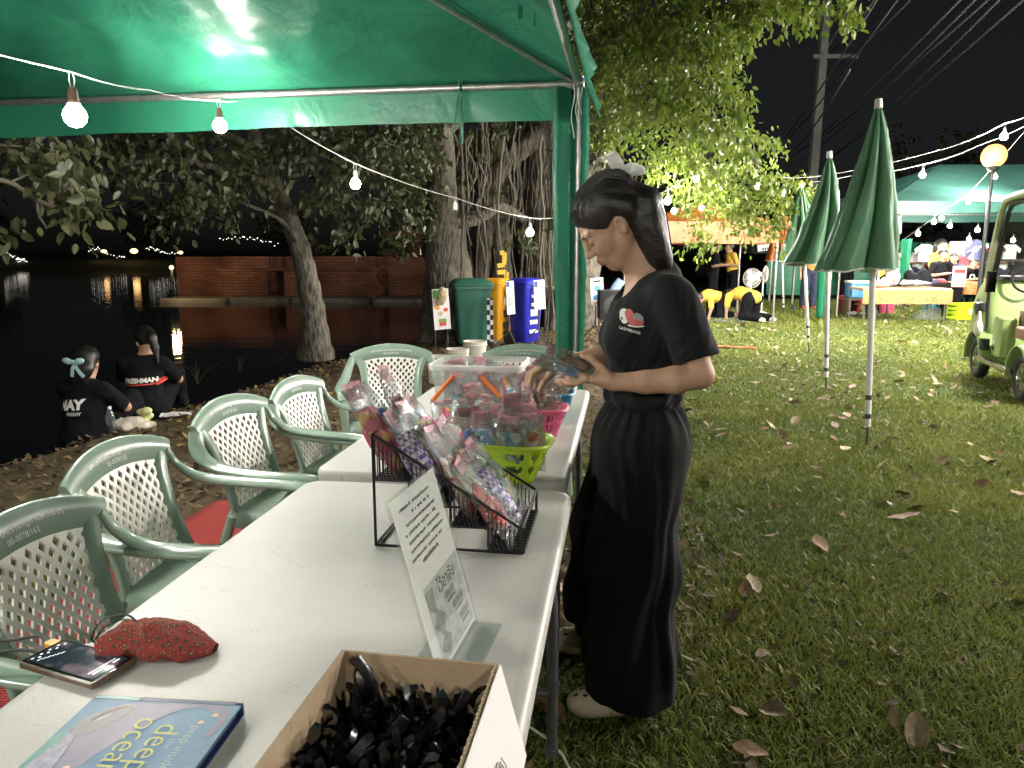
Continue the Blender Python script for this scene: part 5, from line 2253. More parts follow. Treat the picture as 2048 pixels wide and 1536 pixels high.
# tee shirt
S = SDF((-.31, -.34, .88), (.16, .34, 1.44), .0048)
S.ell((-.058, 0, 1.16), (.128, .168, .185), .03)
S.ell((-.048, 0, .99), (.128, .155, .115), .05)
S.cone((-.085, -.135, 1.275), (-.085, .135, 1.275), .058, .058, .05)
S.cone((-.080, 0, 1.285), (-.092, 0, 1.325), .078, .056, .035)
S.ell((.012, .062, 1.135), (.072, .07, .068), .05)
S.ell((.012, -.062, 1.135), (.072, .07, .068), .05)
for s, el, sh in ((1, LEL, LSH), (-1, REL, RSH)):
    a, e = Vector(sh), Vector(el)
    b_ = a.lerp(e, .86)
    S.cone(a + Vector((0, 0, .005)), b_ + Vector((-.006, s * .008, 0)), .060, .066, .035)
    # open sleeve: cut square below the cuff
    ax = (e - a).normalized()
    cut = b_ - ax * .012
    S.fn(lambda X, Y, Z: -(((X - cut.x) * ax.x + (Y - cut.y) * ax.y + (Z - cut.z) * ax.z)) + 0.0 + np.where(s * Y < .145, 1.0, 0.0), (-.32, -.35, .9), (.17, .35, 1.25), 0, sub=True)
    S.cone(a.lerp(e, .66), e, .050, .0535, 0, sub=True)
# neck opening and tucked hem
S.cone((-.06, 0, 1.27), hd(-.02, 0, -.05), .066, .082, .006, sub=True)
S.ell((.03, 0, 1.31), (.075, .075, .06), .01, sub=True)
S.fn(lambda X, Y, Z: Z - .925 + 0 * X + 0 * Y, (-.4, -.4, .8), (.3, .4, 1.0), .004, sub=True)


def tee_warp(V):
    V = V.copy()
    n = np.array([mnoise.fractal(Vector((p[0] * 9 + p[1] * 3, p[1] * 9, p[2] * 6 + p[0] * 7)), 1, 2, 3) for p in V], np.float32)
    lowm = np.clip((1.10 - V[:, 2]) / .15, 0, 1)
    c = np.array((-.06, 0, 0), np.float32)
    d = (V - c) * np.array((1, 1, 0), np.float32)
    d /= np.linalg.norm(d, axis=1)[:, None] + 1e-6
    f = n * (.009 + .009 * lowm) - .010 * np.abs(np.sin((V[:, 0] * .8 + V[:, 2]) * 26 + n * 5)) * np.clip((1.22 - V[:, 2]) / .1, 0, 1) * np.exp(-((V[:, 0] + .07) / .09) ** 2) + .004 * lowm * np.sin(np.arctan2(V[:, 1], V[:, 0] + .06) * 11 + V[:, 2] * 40)
    return V + d * f[:, None]


tee = S.build('t_shirt', tee_m, woman, 2, tee_warp)

# trousers
S = SDF((-.30, -.36, .0), (.27, .40, 1.0), .0062)
S.ell((-.052, 0, .90), (.128, .150, .10), .02)
S.ell((-.050, 0, .80), (.152, .168, .13), .05)
S.chain([(-.045, .085, .80), (-.010, .115, .46), (-.005, .165, .20), (-.006, .185, .03)], [.130, .136, .128, .126], .06)
S.chain([(-.045, -.085, .80), (.015, -.11, .46), (.045, -.145, .22), (.055, -.155, .06)], [.130, .134, .122, .118], .06)
S.fn(lambda X, Y, Z: np.where(Y > .02, Z - .052 - .22 * np.maximum(X - .02, 0) - .05 * np.maximum(-X - .05, 0), Z - .075 - .55 * np.maximum(X - .06, 0)) + 0 * X, (-.4, -.5, -.1), (.4, .5, .3), .004, sub=True)
S.fn(lambda X, Y, Z: .962 - Z + 0 * X + 0 * Y, (-.4, -.4, .93), (.4, .4, 1.1), .004, sub=True)


def trs_warp(V):
    V = V.copy()
    x, y, z = V[:, 0], V[:, 1], V[:, 2]
    leg = np.where(y > 0, .12, -.12)
    ang = np.arctan2(y - leg * np.clip((.85 - z) / .25, 0, 1), x + .03)
    low = np.clip((.80 - z) / .55, 0, 1)
    n = np.array([mnoise.noise(Vector((p[0] * 5, p[1] * 5, p[2] * 2.2))) for p in V], np.float32)
    f = low * .011 * np.sin(ang * 5 + 9 * n) + .014 * n + .0028 * np.sin(ang * 17 + 12 * n) * np.clip((.92 - z) / .1, 0, 1)
    waist = np.exp(-((z - .935) / .028) ** 2)
    a2 = np.arctan2(y, x + .05)
    f = f - .012 * np.exp(-((z - .935) / .035) ** 2) + waist * .0035 * np.sin(a2 * 58 + 2 * n) + .004 * np.clip((z - .80) / .1, 0, 1) * np.sin(a2 * 21 + 6 * n) * (z < .93)
    c = np.stack([np.full_like(x, -.03), leg * np.clip((.85 - z) / .25, 0, 1), z], 1)
    d = V - c
    d[:, 2] = 0
    d /= np.linalg.norm(d, axis=1)[:, None] + 1e-6
    return V + d * f[:, None].astype(np.float32)


S.build('trousers', trs_m, woman, 2, trs_warp)


# clogs
def clog(cx, cy, rz):
    S = SDF((-.15, -.065, -.005), (.15, .065, .12), .0034)
    S.ell((.065, 0, .036), (.072, .050, .046), .02)
    S.ell((-.02, 0, .034), (.105, .044, .044), .03)
    S.ell((-.085, 0, .030), (.045, .036, .036), .03)
    S.ell((-.06, 0, .082), (.075, .033, .046), .008, sub=True)
    S.fn(lambda X, Y, Z: Z - .003 + 0 * X + 0 * Y, (-.2, -.1, -.05), (.2, .1, .1), .003, sub=True)

    def wp(V):
        V = V.copy()
        m = np.clip((.026 - V[:, 2]) / .006, 0, 1) * (V[:, 2] > .004)
        a = np.arctan2(V[:, 1], V[:, 0])
        s = np.where(np.sin(a * 62) > 0, .0020, -.0012) * m
        d = V * np.array((1, 1, 0), np.float32)
        d /= np.linalg.norm(d, axis=1)[:, None] + 1e-6
        return V + d * s[:, None].astype(np.float32)
    o = S.build('clog', clog_m, woman, 1, wp)
    o.location = (cx, cy, 0)
    o.rotation_euler = (0, 0, rz)
    for (x, y, z) in ((.055, .012, .082), (.052, -.014, .082), (.085, .026, .070), (.092, -.002, .076), (.082, -.030, .068), (.112, .014, .061), (.110, -.018, .060), (.030, .034, .069), (.028, -.034, .069)):
        zz = .0365 + .046 * math.sqrt(max(0, 1 - ((x - .065) / .072) ** 2 - (y / .050) ** 2))
        nrm = Vector(((x - .065) / .072 ** 2, y / .050 ** 2, (zz - .036) / .046 ** 2)).normalized()
        M = rot_to(nrm, (1, 0, 0))
        m = MB()
        m.ball((x, y, zz), (.0085, .0045, .0012), 10, 5, rot=M)
        m.build('vent_hole', dark_m, o)  # dark disc on the surface, its colour standing in for shade inside the hole
    MB().tube([(-.045, .047, .046), (-.085, .043, .050), (-.122, .02, .054), (-.13, 0, .055), (-.122, -.02, .054), (-.085, -.043, .050), (-.045, -.047, .046)], .006, 6, flat=1.6).build('heel_strap', clog_m, o)
    return o


clog(.055, .195, R(4))
clog(.085, -.160, R(-6))

# necklace
chain_m = pm('silver', (.75, .73, .70), .25, 1.0, var=.05)
nk = thing('necklace', 'fine silver necklace with a small pendant round the woman\'s neck', 'necklace')
nk.matrix_world = woman.matrix_basis
bvb = BVHTree.FromObject(body, bpy.context.evaluated_depsgraph_get())
bvt = BVHTree.FromObject(tee, bpy.context.evaluated_depsgraph_get())
bpy.context.view_layer.update()


def on_body(p):
    best = None
    for bv in (bvb, bvt):
        q = bv.find_nearest(Vector(p))
        if q[0] is not None:
            n = q[1]
            sd = (Vector(p) - q[0]).dot(n)
            if best is None or sd < best[0]:
                best = (sd, q[0] + n * .0022)
    return best[1] if best[0] < .004 else Vector(p)


ring = []
for k in range(41):
    a = -PI + 2 * PI * k / 40
    fx = math.cos(a)
    x = -.055 + (.085 if fx > 0 else .066) * fx
    z = 1.335 - .105 * max(0, fx) ** 1.5 + .03 * max(0, -fx)
    ring.append(on_body((x, .062 * math.sin(a), z)))
MB().tube(ring, .0011, 5, cap=False).build('chain', chain_m, nk)
pp = ring[20]
MB().tube([pp + Vector((.003 + .004 * math.cos(a), .004 * math.sin(a), -.006 + .0)) + Vector((0, 0, .005 * math.sin(a))) for a in [k * PI / 8 for k in range(17)]], .0012, 5).build('pendant_ring', chain_m, nk)
MB().ball(pp + Vector((.004, 0, -.014)), (.003, .006, .007), 10, 7).build('pendant', chain_m, nk)

# printed emblem and word on the shirt, wrapped onto the cloth
white_p = pm('white_print', (.72, .71, .68), .7, var=.05)
red_p = pm('red_print', (.50, .10, .09), .7, var=.12, vs=60)
teal_p = pm('teal_grey_print', (.20, .27, .26), .7, var=.1)


def onto_tee(me, off=.0016):
    for v in me.vertices:
        hit = bvt.ray_cast(Vector((v.co.x, .40, v.co.z)), Vector((0, -1, 0)))
        if hit[0] is not None:
            v.co = hit[0] + hit[1] * (off + v.co.y)
        else:
            v.co.y = .17


def local_of(px, py, y):
    p = at(px, py, y) - WO
    return Vector((-p.x, -p.y, p.z))


def tee_print(pts, mat, off, name='emblem', n=5):
    c = [local_of(x, y, 2.16) for x, y in pts]
    q = bez(c + [c[0]], n)[:-1]
    ctr = sum(q, Vector()) / len(q)
    me = bpy.data.meshes.new(name)
    bm = bmesh.new()
    rings = [[bm.verts.new((ctr.lerp(p, t).x, 0, ctr.lerp(p, t).z)) for p in q] for t in (.35, .7, 1.0)]
    cv_ = bm.verts.new((ctr.x, 0, ctr.z))
    N = len(q)
    for k in range(N):
        bm.faces.new((cv_, rings[0][k], rings[0][(k + 1) % N]))
        for r_ in (0, 1):
            bm.faces.new((rings[r_][k], rings[r_ + 1][k], rings[r_ + 1][(k + 1) % N], rings[r_][(k + 1) % N]))
    bmesh.ops.recalc_face_normals(bm, faces=bm.faces)
    bm.to_mesh(me)
    bm.free()
    onto_tee(me, off)
    me.materials.append(mat)
    link(name, me, tee)


tee_print([(1244, 640), (1247, 624), (1256, 620), (1262, 630), (1258, 645), (1250, 649)], white_p, .0014)
tee_print([(1254, 628), (1259, 621), (1266, 621), (1272, 632), (1280, 630), (1287, 640), (1284, 650), (1268, 652), (1258, 646)], red_p, .0018)
tee_print([(1268, 636), (1273, 627), (1283, 630), (1287, 638), (1280, 642)], teal_p, .0022)
tee_print([(1258, 650), (1272, 652), (1286, 651), (1287, 653), (1272, 655), (1258, 653)], white_p, .0014)
tee_print([(1246, 640), (1248, 637), (1250, 640), (1248, 643)], dark_m, .0024)
o0, o1 = local_of(1242, 657, 2.16), local_of(1280, 666, 2.16)
ux = (o1 - o0)
ang = math.atan2(-ux.z, -ux.x)
cw = (o0 + o1) / 2
me = text_mesh('LAZYBEAGLE', .0100, 0, bold=.0003)
wd = max(v.co.x for v in me.vertices) - min(v.co.x for v in me.vertices)
sc_ = ux.length / wd
for v in me.vertices:
    x, y = v.co.x * sc_, v.co.y * sc_
    d = ux.normalized()
    v.co = Vector((cw.x + d.x * x, 0, cw.z + d.z * x + y))
onto_tee(me, .0016)
me.materials.clear()
me.materials.append(white_p)
link('chest_word', me, tee)

# packets in her hands
WM = woman.matrix_basis


def held(label, a, b_, up, kd, w, h, seed):
    """packet from its lower end a to its upper end b_ (her frame)"""
    Z = (Vector(b_) - Vector(a)).normalized()
    Yv = Vector(up)
    Yv = (Yv - Z * Yv.dot(Z)).normalized()
    M = WM @ frame_mat(Vector(a), Yv.cross(Z), Yv, Z)
    packet(label, M, kd, w=w, h=h, d=.028, seed=seed, group='packets in the hands of the woman')


held('wrapped brown beaded packet held on top in the woman\'s hand', (.118, .150, 1.062), (.262, .120, 1.118), (.3, .25, .9), 'brown', .085, .150, 60)
held('wrapped blue packet held under the brown one in her hand', (.130, .150, 1.042), (.285, .115, 1.085), (.25, .2, .95), 'sky', .09, .165, 61)
held('wrapped pink packet pinched in the reaching fingers of the woman', (.305, -.13, .80), (.312, -.125, .965), (1, .4, 0), 'floral', .08, .165, 62)
# ------------------------------------------------------------------ other people
_cloth = {
    'black': pm('black_cotton', (.006, .006, .0075), .95, var=.15, vs=6, spec=.15),
    'yellow': pm('yellow_cotton', (.62, .40, .05), .85, var=.12, vs=7),
    'orange': pm('orange_cotton', (.62, .24, .04), .85, var=.12, vs=7),
    'red': pm('red_cotton', (.40, .03, .03), .85, var=.12, vs=7),
    'grey': pm('grey_cotton', (.16, .16, .17), .85, var=.12, vs=7),
    'navy': pm('navy_cotton', (.02, .025, .06), .85, var=.12, vs=7),
    'maroon': pm('maroon_cotton', (.16, .03, .04), .85, var=.12, vs=7),
    'white': pm('white_cotton', (.66, .65, .62), .85, var=.06, vs=7),
}
far_hair = pm('dark_hair', (.010, .008, .007), .45, var=.2, vs=40)
far_skin = pm('far_skin', (.40, .23, .145), .55, var=.06)
shoe_w = pm('pale_trainer', (.55, .52, .48), .7, var=.15)
shoe_d = pm('dark_shoe', (.03, .025, .022), .6, var=.2)


def figure(label, loc, rz, J, shirt, trousers, hair='short', shoes=shoe_d, h=.0115, long_sleeve=False, group=None, cap=None, scale=1.0):
    """J: joints in the person's own frame (x forward, y to their left, z up)"""
    t = thing('person', label, 'person', loc, rz, group)
    t.scale = (scale,) * 3
    A = {k: Vector(v) for k, v in J.items() if k not in ('look',)}
    yaw, pit = J.get('look', (0, 0))
    lo = Vector([min(v[i] for v in A.values()) - .22 for i in range(3)])
    hi = Vector([max(v[i] for v in A.values()) + .24 for i in range(3)])
    fx = Vector((math.cos(yaw) * math.cos(pit), math.sin(yaw) * math.cos(pit), -math.sin(pit)))
    fy = Vector((-math.sin(yaw), math.cos(yaw), 0))
    fz = fx.cross(fy)
    HRm = np.array(Matrix((fx, fy, fz)).transposed(), np.float32)
    hc = A['head']
    q = lambda x, y, z: hc + fx * x + fy * y + fz * z
    S = SDF(lo, hi, h)
    S.ell(q(-.012, 0, .025), (.094, .074, .092), .01, HRm)
    S.ell(q(.03, 0, -.045), (.055, .056, .075), .03, HRm)
    S.cone(q(.085, 0, .0), q(.104, 0, -.03), .012, .016, .012)
    for s in (-1, 1):
        S.ell(q(-.01, s * .078, -.01), (.018, .012, .032), .006, HRm)
    S.cone(q(-.03, 0, -.05), A['neck'], .050, .056, .03)
    S.cone(A['neck'], A['chest'], .07, .12, .04)
    S.cone(A['chest'], A['pelvis'], .12, .12, .04)
    for s in 'LR':
        S.chain([A['sh' + s], A['el' + s], A['wr' + s]], [.048, .038, .026], .02)
        d = (A['wr' + s] - A['el' + s]).normalized()
        S.cone(A['wr' + s], A['wr' + s] + d * .09, .028, .026, .015)
        sd = d.orthogonal().normalized()
        for k in (-1, 0, 1):
            S.cone(A['wr' + s] + d * .08, A['wr' + s] + d * .16 + sd * .022 * k, .013, .010, .008)
        S.cone(A['wr' + s] + d * .03, A['wr' + s] + d * .08 + sd * .045, .014, .011, .01)
        S.chain([A['hp' + s], A['kn' + s], A['an' + s]], [.085, .058, .042], .03)
    body = S.build('body', far_skin, t, 1)
    # shirt
    S = SDF(lo, hi, h)
    sw = (A['shL'] - A['shR'])
    S.cone(A['shL'].lerp(A['shR'], .1), A['shR'].lerp(A['shL'], .1), .066, .066, .03)
    S.cone(A['neck'].lerp(A['chest'], .35), A['chest'], .125, .150, .05, sq=(sw.cross(A['chest'] - A['pelvis']), .82))
    S.cone(A['chest'], A['pelvis'].lerp(A['chest'], -.06), .150, .158, .05, sq=(sw.cross(A['chest'] - A['pelvis']), .84))
    for s in 'LR':
        e = A['sh' + s].lerp(A['el' + s], .80)
        S.cone(A['sh' + s], e, .062, .060, .03)
        if long_sleeve:
            S.chain([e, A['el' + s], A['wr' + s]], [.058, .052, .040], .02)

    def wr(V):
        n = np.array([mnoise.fractal(Vector(p) * 9, 1, 2, 2) for p in V], np.float32)
        return V + n[:, None] * np.array((.012, .012, .004), np.float32)
    sh = S.build('shirt', _cloth[shirt], t, 1, wr)
    S = SDF(lo, hi, h)
    S.cone(A['pelvis'] + (A['hpL'] - A['pelvis']) * .6, A['pelvis'] + (A['hpR'] - A['pelvis']) * .6, .135, .135, .03)
    for s in 'LR':
        S.chain([A['hp' + s], A['kn' + s], A['an' + s].lerp(A['kn' + s], .06)], [.112, .085, .068], .03)
    S.build('trousers', _cloth[trousers], t, 1, wr)
    # hair
    S = SDF(lo, hi, h)
    S.ell(q(-.025, 0, .04), (.108, .089, .105), .01, HRm)
    S.fn(lambda X, Y, Z: np.maximum((fz.x * (X - hc.x) + fz.y * (Y - hc.y) + fz.z * (Z - hc.z)) - .052, .008 - (fx.x * (X - hc.x) + fx.y * (Y - hc.y) + fx.z * (Z - hc.z))), lo, hi, .01, sub=True)
    if hair == 'long':
        for s in (-.045, 0, .045):
            S.chain([q(-.07, s, .05), q(-.095, s * 1.1, -.06), A['neck'] - fx * .10 + fy * s, A['chest'] - fx * .155 + fy * s * .8], [.050, .050, .046, .022], .03)
    elif hair == 'bob':
        for s in (-.045, 0, .045):
            S.chain([q(-.07, s, .05), q(-.095, s * 1.1, -.06), A['neck'] - fx * .085 + fy * s], [.050, .048, .026], .03)
    elif hair == 'tail':
        S.chain([q(-.10, 0, .07), q(-.15, 0, .0), q(-.155, .0, -.10), q(-.14, 0, -.24)], [.035, .040, .034, .012], .02)
    S.build('hair', far_hair, t, 1)
    for s in 'LR':
        a = A['an' + s]
        kd = (A['an' + s] - A['kn' + s]).normalized()
        ff = J.get('ft' + s)
        ft = Vector(ff) if ff is not None else a + Vector((.15, .0, -.045))
        m = MB()
        d = (ft - a)
        M = rot_to(d.normalized(), (0, 0, 1))
        m.tube([a - d.normalized() * .05 + Vector((0, 0, -.02)), a + d * .25 + Vector((0, 0, -.01)), a + d * .7, ft, ft + d.normalized() * .02], [.034, .044, .044, .036, .015], 10, flat=.8)
        m.build('shoe', shoes, t)
    # dark eye and brow marks on the face
    for s in (-1, 1):
        MB().ball(q(.083, s * .031, .005), (.006, .014, .006), 8, 5, rot=Matrix((fx, fy, fz)).transposed()).build('eye', dark_m, body)
    MB().tube([q(.090, -.02, -.068), q(.095, 0, -.070), q(.090, .02, -.068)], .005, 5).build('mouth', lip_m, body)
    return t, body, sh, A


def stand(arm='down', h=1.60, lean=0.0):
    J = dict(pelvis=(0, 0, .90), chest=(.02 + lean * .5, 0, 1.15), neck=(.02 + lean, 0, 1.34), head=(.05 + lean * 1.2, 0, 1.48),
             shL=(.01 + lean, .17, 1.30), shR=(.01 + lean, -.17, 1.30), hpL=(0, .09, .86), hpR=(0, -.09, .86), knL=(.04, .10, .48), knR=(.02, -.10, .48), anL=(0, .11, .08), anR=(-.04, -.11, .08))
    if arm == 'down':
        J.update(elL=(-.01, .24, 1.06), wrL=(.06, .25, .84), elR=(-.01, -.24, 1.06), wrR=(.06, -.25, .84))
    else:
        J.update(elL=(.02, .24, 1.06), wrL=(.24, .14, 1.06), elR=(.02, -.24, 1.06), wrR=(.24, -.12, 1.08))
    return J


def sit_ground(turn=0.0):
    return dict(pelvis=(0, 0, .12), chest=(.05, 0, .36), neck=(.09, 0, .55), head=(.14, 0, .70), shL=(.07, .17, .51), shR=(.07, -.17, .51),
                hpL=(.03, .10, .12), hpR=(.03, -.10, .12), knL=(.40, .16, .36), knR=(.40, -.16, .36), anL=(.58, .14, .07), anR=(.58, -.14, .07),
                elL=(.22, .24, .34), wrL=(.40, .12, .36), elR=(.22, -.24, .34), wrR=(.40, -.10, .36), look=(turn, .35))


def crawl():
    return dict(pelvis=(-.05, 0, .42), chest=(.22, 0, .47), neck=(.40, 0, .45), head=(.52, 0, .40), shL=(.36, .17, .43), shR=(.36, -.17, .43),
                elL=(.38, .20, .22), wrL=(.40, .18, .08), elR=(.38, -.20, .22), wrR=(.46, -.18, .08),
                hpL=(-.07, .10, .38), hpR=(-.07, -.10, .38), knL=(.02, .13, .07), knR=(.02, -.13, .07), anL=(-.38, .13, .06), anR=(-.38, -.13, .06), look=(0, .9), ftL=(-.50, .13, .03), ftR=(-.50, -.13, .03))


def sit_chair(arm=0):
    J = dict(pelvis=(0, 0, .50), chest=(.05, 0, .78), neck=(.07, 0, .97), head=(.10, 0, 1.12), shL=(.06, .17, .93), shR=(.06, -.17, .93),
             hpL=(.03, .10, .50), hpR=(.03, -.10, .50), knL=(.42, .12, .50), knR=(.42, -.12, .50), anL=(.45, .12, .08), anR=(.45, -.12, .08),
             elL=(.12, .25, .72), wrL=(.34, .15, .76), elR=(.12, -.25, .72), wrR=(.34, -.15, .76), look=(0, .1))
    return J


# two students on the bank, backs to the viewer
def shirt_text(sh, body_t, lines, px_m=None):
    bpy.context.view_layer.update()
    bv = BVHTree.FromObject(sh, bpy.context.evaluated_depsgraph_get())
    for (txt, size, y0, z0, mat, bold, rot) in lines:
        me = text_mesh(txt, size, 0, bold=bold) if isinstance(txt, str) else txt
        c, s_ = math.cos(rot), math.sin(rot)
        for v in me.vertices:
            a, b_ = v.co.x * c - v.co.y * s_, v.co.x * s_ + v.co.y * c
            # seen from behind: the line runs toward the wearer's right
            hit = bv.ray_cast(Vector((-.8, y0 - a, z0 + b_)), Vector((1, 0, 0)))
            v.co = hit[0] + hit[1] * .004 if hit[0] is not None else Vector((-.15, y0 - a, z0 + b_))
        me.materials.clear()
        me.materials.append(mat)
        link('back_print', me, sh)


pL = gnd(166, 872, -.08)
stA, bA, shA, AA = figure('student in black tee with pale blue hair bow seated on the bank', (pL.x, pL.y, ground_z(pL.x, pL.y) - .01), R(82), sit_ground(.1), 'black', 'black', 'bob', group='students seated on the bank', scale=1.02)
shirt_text(shA, stA, [('MAY', .10, .03, .40, white_p, .006, .06), ('FRESHY', .035, -.01, .335, white_p, .001, .05)])
bwm = thing('hair_bow', 'pale blue ribbon bow in the hair of the seated student', 'bow')
bwm.matrix_world = stA.matrix_basis @ Matrix.Scale(1, 4)
blue_sat = pm('pale_blue_satin', (.42, .62, .66), .45, var=.1)
hb = Vector((-.02, -.01, .735))
for s in (-1, 1):
    m = MB()
    m.ball(hb + Vector((-.015, s * .05, .012)), (.015, .045, .026), 10, 7, rot=Matrix.Rotation(s * .25, 3, 'X'))
    m.build('loop', blue_sat, bwm)
    MB().strip(bez([hb, hb + Vector((-.02, s * .02 - .01, -.05)), hb + Vector((-.02, s * .05 - .03, -.11))], 5), .03, .003, Vector((-1, 0, .1))).build('tail', blue_sat, bwm)
MB().ball(hb + Vector((-.02, 0, .01)), .014, 8, 6).build('knot', blue_sat, bwm)
pR_ = gnd(292, 832, -.04)
stB, bB, shB, AB = figure('student in black tee with red and white back lettering on the bank', (pR_.x, pR_.y, ground_z(pR_.x, pR_.y) - .01), R(98), sit_ground(.75), 'black', 'black', 'tail', group='students seated on the bank', scale=.98)
red_bar = pm('red_bar_print', (.60, .06, .04), .7, var=.05)
shirt_text(shB, stB, [('FRESHMAN', .055, .0, .375, white_p, .0025, .04)])
m = MB().grid(lambda u, v: Vector((-.14 + u * .27, -.006 + v * .011, 0)), 24, 1).mesh('bar', red_bar, False)
shirt_text(shB, stB, [(m, 0, -.01, .342, red_bar, 0, .04), ('48', .05, -.15, .365, red_bar, .004, .1)])
# bag, bottle, papers beside them
bg_m = pm('cream_shirting', (.52, .46, .38), .85, var=.12, vs=10)
S = SDF((-.22, -.16, -.02), (.24, .16, .16), .007)
for (x, y, z, r) in ((-.1, 0, .04, .07), (0, .02, .05, .075), (.08, -.01, .035, .06), (-.02, -.06, .03, .05), (.13, .04, .03, .045)):
    S.ell((x, y, z), (r * 1.3, r, r * .75), .03)
p = gnd(262, 846, 0)
o = S.build('cloth_bag', bg_m, None, 1, lambda V: V + np.array([mnoise.fractal(Vector(q) * 18, 1, 2, 3) for q in V], np.float32)[:, None] * np.array((.008, .008, .014), np.float32))
o.location = (p.x, p.y, ground_z(p.x, p.y))
tag(o, 'crumpled cream cloth bag on the bank between the seated students', 'bag')
S = SDF((-.1, -.1, -.02), (.1, .1, .2), .007)
for (x, y, z) in ((0, 0, .03), (.03, .02, .07), (-.02, .02, .10), (.04, -.02, .12)):
    S.ell((x, y, z), (.045, .035, .03), .02)
o = S.build('plastic_bag', pm('yellow_green_film', (.55, .58, .25), .5, var=.2, vs=20), None, 1)
p = gnd(288, 842, 0)
o.location = (p.x, p.y, ground_z(p.x, p.y) + .02)
tag(o, 'small yellow-green plastic bag on top of the cream cloth bag', 'bag')
p = gnd(222, 852, 0)
bt = thing('water_bottle', 'clear plastic water bottle standing between the seated students', 'bottle', (p.x, p.y, ground_z(p.x, p.y)))
MB().lathe([(.032, 0), (.036, .01), (.034, .08), (.036, .12), (.030, .17), (.013, .20), (.013, .21)], 14).build('bottle_body', film('pet_plastic', (.9, .93, .95), .2, .08, .05, .1, 20), bt)
MB().lathe([(.015, .205), (.015, .225), (.013, .227)], 12).build('cap', sock_w, bt)
for (px, py, a, lab) in ((352, 826, .3, 'white folded paper on the leaves beside the seated student'), (92, 866, .8, 'pale crumpled wrapper at the foot of the bank')):
    p = gnd(px, py, 0)
    o = MB().grid(lambda u, v: Vector(((u - .5) * .26, (v - .5) * .17, .02 + .02 * mnoise.noise(Vector((u * 3, v * 3, px))))), 8, 6).build('paper_sheet', paper, None, smooth=60, loc=(p.x, p.y, float(ground_z(p.x, p.y)) + .01))
    o.rotation_euler = (0, 0, a)
    tag(o, lab, 'paper')
# log at the water's edge
p = gnd(25, 882, -.05)
o = MB().tube(bez([(-.9, -.1, 0), (-.3, .03, .02), (.3, 0, .03), (.62, .08, .02)], 8), [.10 + .01 * math.sin(k) for k in range(25)], 10).build('fallen_log', pm('dead_wood', (.20, .14, .09), .9, var=.3, vs=9, bump=.5, bs=20), None, loc=(p.x, p.y, float(ground_z(p.x, p.y)) + .06))
tag(o, 'weathered log lying along the water edge beside the student', 'log')
# ------------------------------------------------------------------ trees
bark_m = bpy.data.materials.new('rough_bark')
bark_m.use_nodes = True
nt = bark_m.node_tree
bs = nt.nodes['Principled BSDF']
bs.inputs['Roughness'].default_value = .95
tc = nt.nodes.new('ShaderNodeTexCoord')
mp = nt.nodes.new('ShaderNodeMapping')
mp.inputs['Scale'].default_value = (9, 9, 3.2)
vo = nt.nodes.new('ShaderNodeTexVoronoi')
vo.inputs['Scale'].default_value = 2.2
nz = nt.nodes.new('ShaderNodeTexNoise')
nz.inputs['Scale'].default_value = 7
nz.inputs['Detail'].default_value = 9
nt.links.new(tc.outputs['Object'], mp.inputs[0])
nt.links.new(mp.outputs[0], vo.inputs['Vector'])
nt.links.new(tc.outputs['Object'], nz.inputs['Vector'])
mm_ = nt.nodes.new('ShaderNodeMath')
mm_.operation = 'MULTIPLY_ADD'
mm_.inputs[1].default_value = .5
nt.links.new(vo.outputs['Distance'], mm_.inputs[0])
nt.links.new(nz.outputs['Fac'], mm_.inputs[2])
rp = nt.nodes.new('ShaderNodeValToRGB')
rp.color_ramp.elements[0].position = .35
rp.color_ramp.elements[0].color = (.022, .019, .015, 1)
rp.color_ramp.elements[1].position = .95
rp.color_ramp.elements[1].color = (.125, .11, .085, 1)
nt.links.new(mm_.outputs[0], rp.inputs['Fac'])
nt.links.new(rp.outputs[0], bs.inputs['Base Color'])
bp = nt.nodes.new('ShaderNodeBump')
bp.inputs['Strength'].default_value = 1
bp.inputs['Distance'].default_value = .04
nt.links.new(mm_.outputs[0], bp.inputs['Height'])
nt.links.new(bp.outputs[0], bs.inputs['Normal'])
root_m = pm('aerial_root', (.095, .08, .062), .9, var=.35, vs=5, bump=.4, bs=30)
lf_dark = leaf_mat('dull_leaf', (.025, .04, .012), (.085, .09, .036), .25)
lf_lit = leaf_mat('lit_leaf', (.05, .09, .012), (.19, .235, .03), .32)  # brighter copy of the leaf colour, for banyan leaves lit by the bulbs
lf_far = leaf_mat('far_leaf', (.03, .05, .015), (.08, .09, .03), .25)


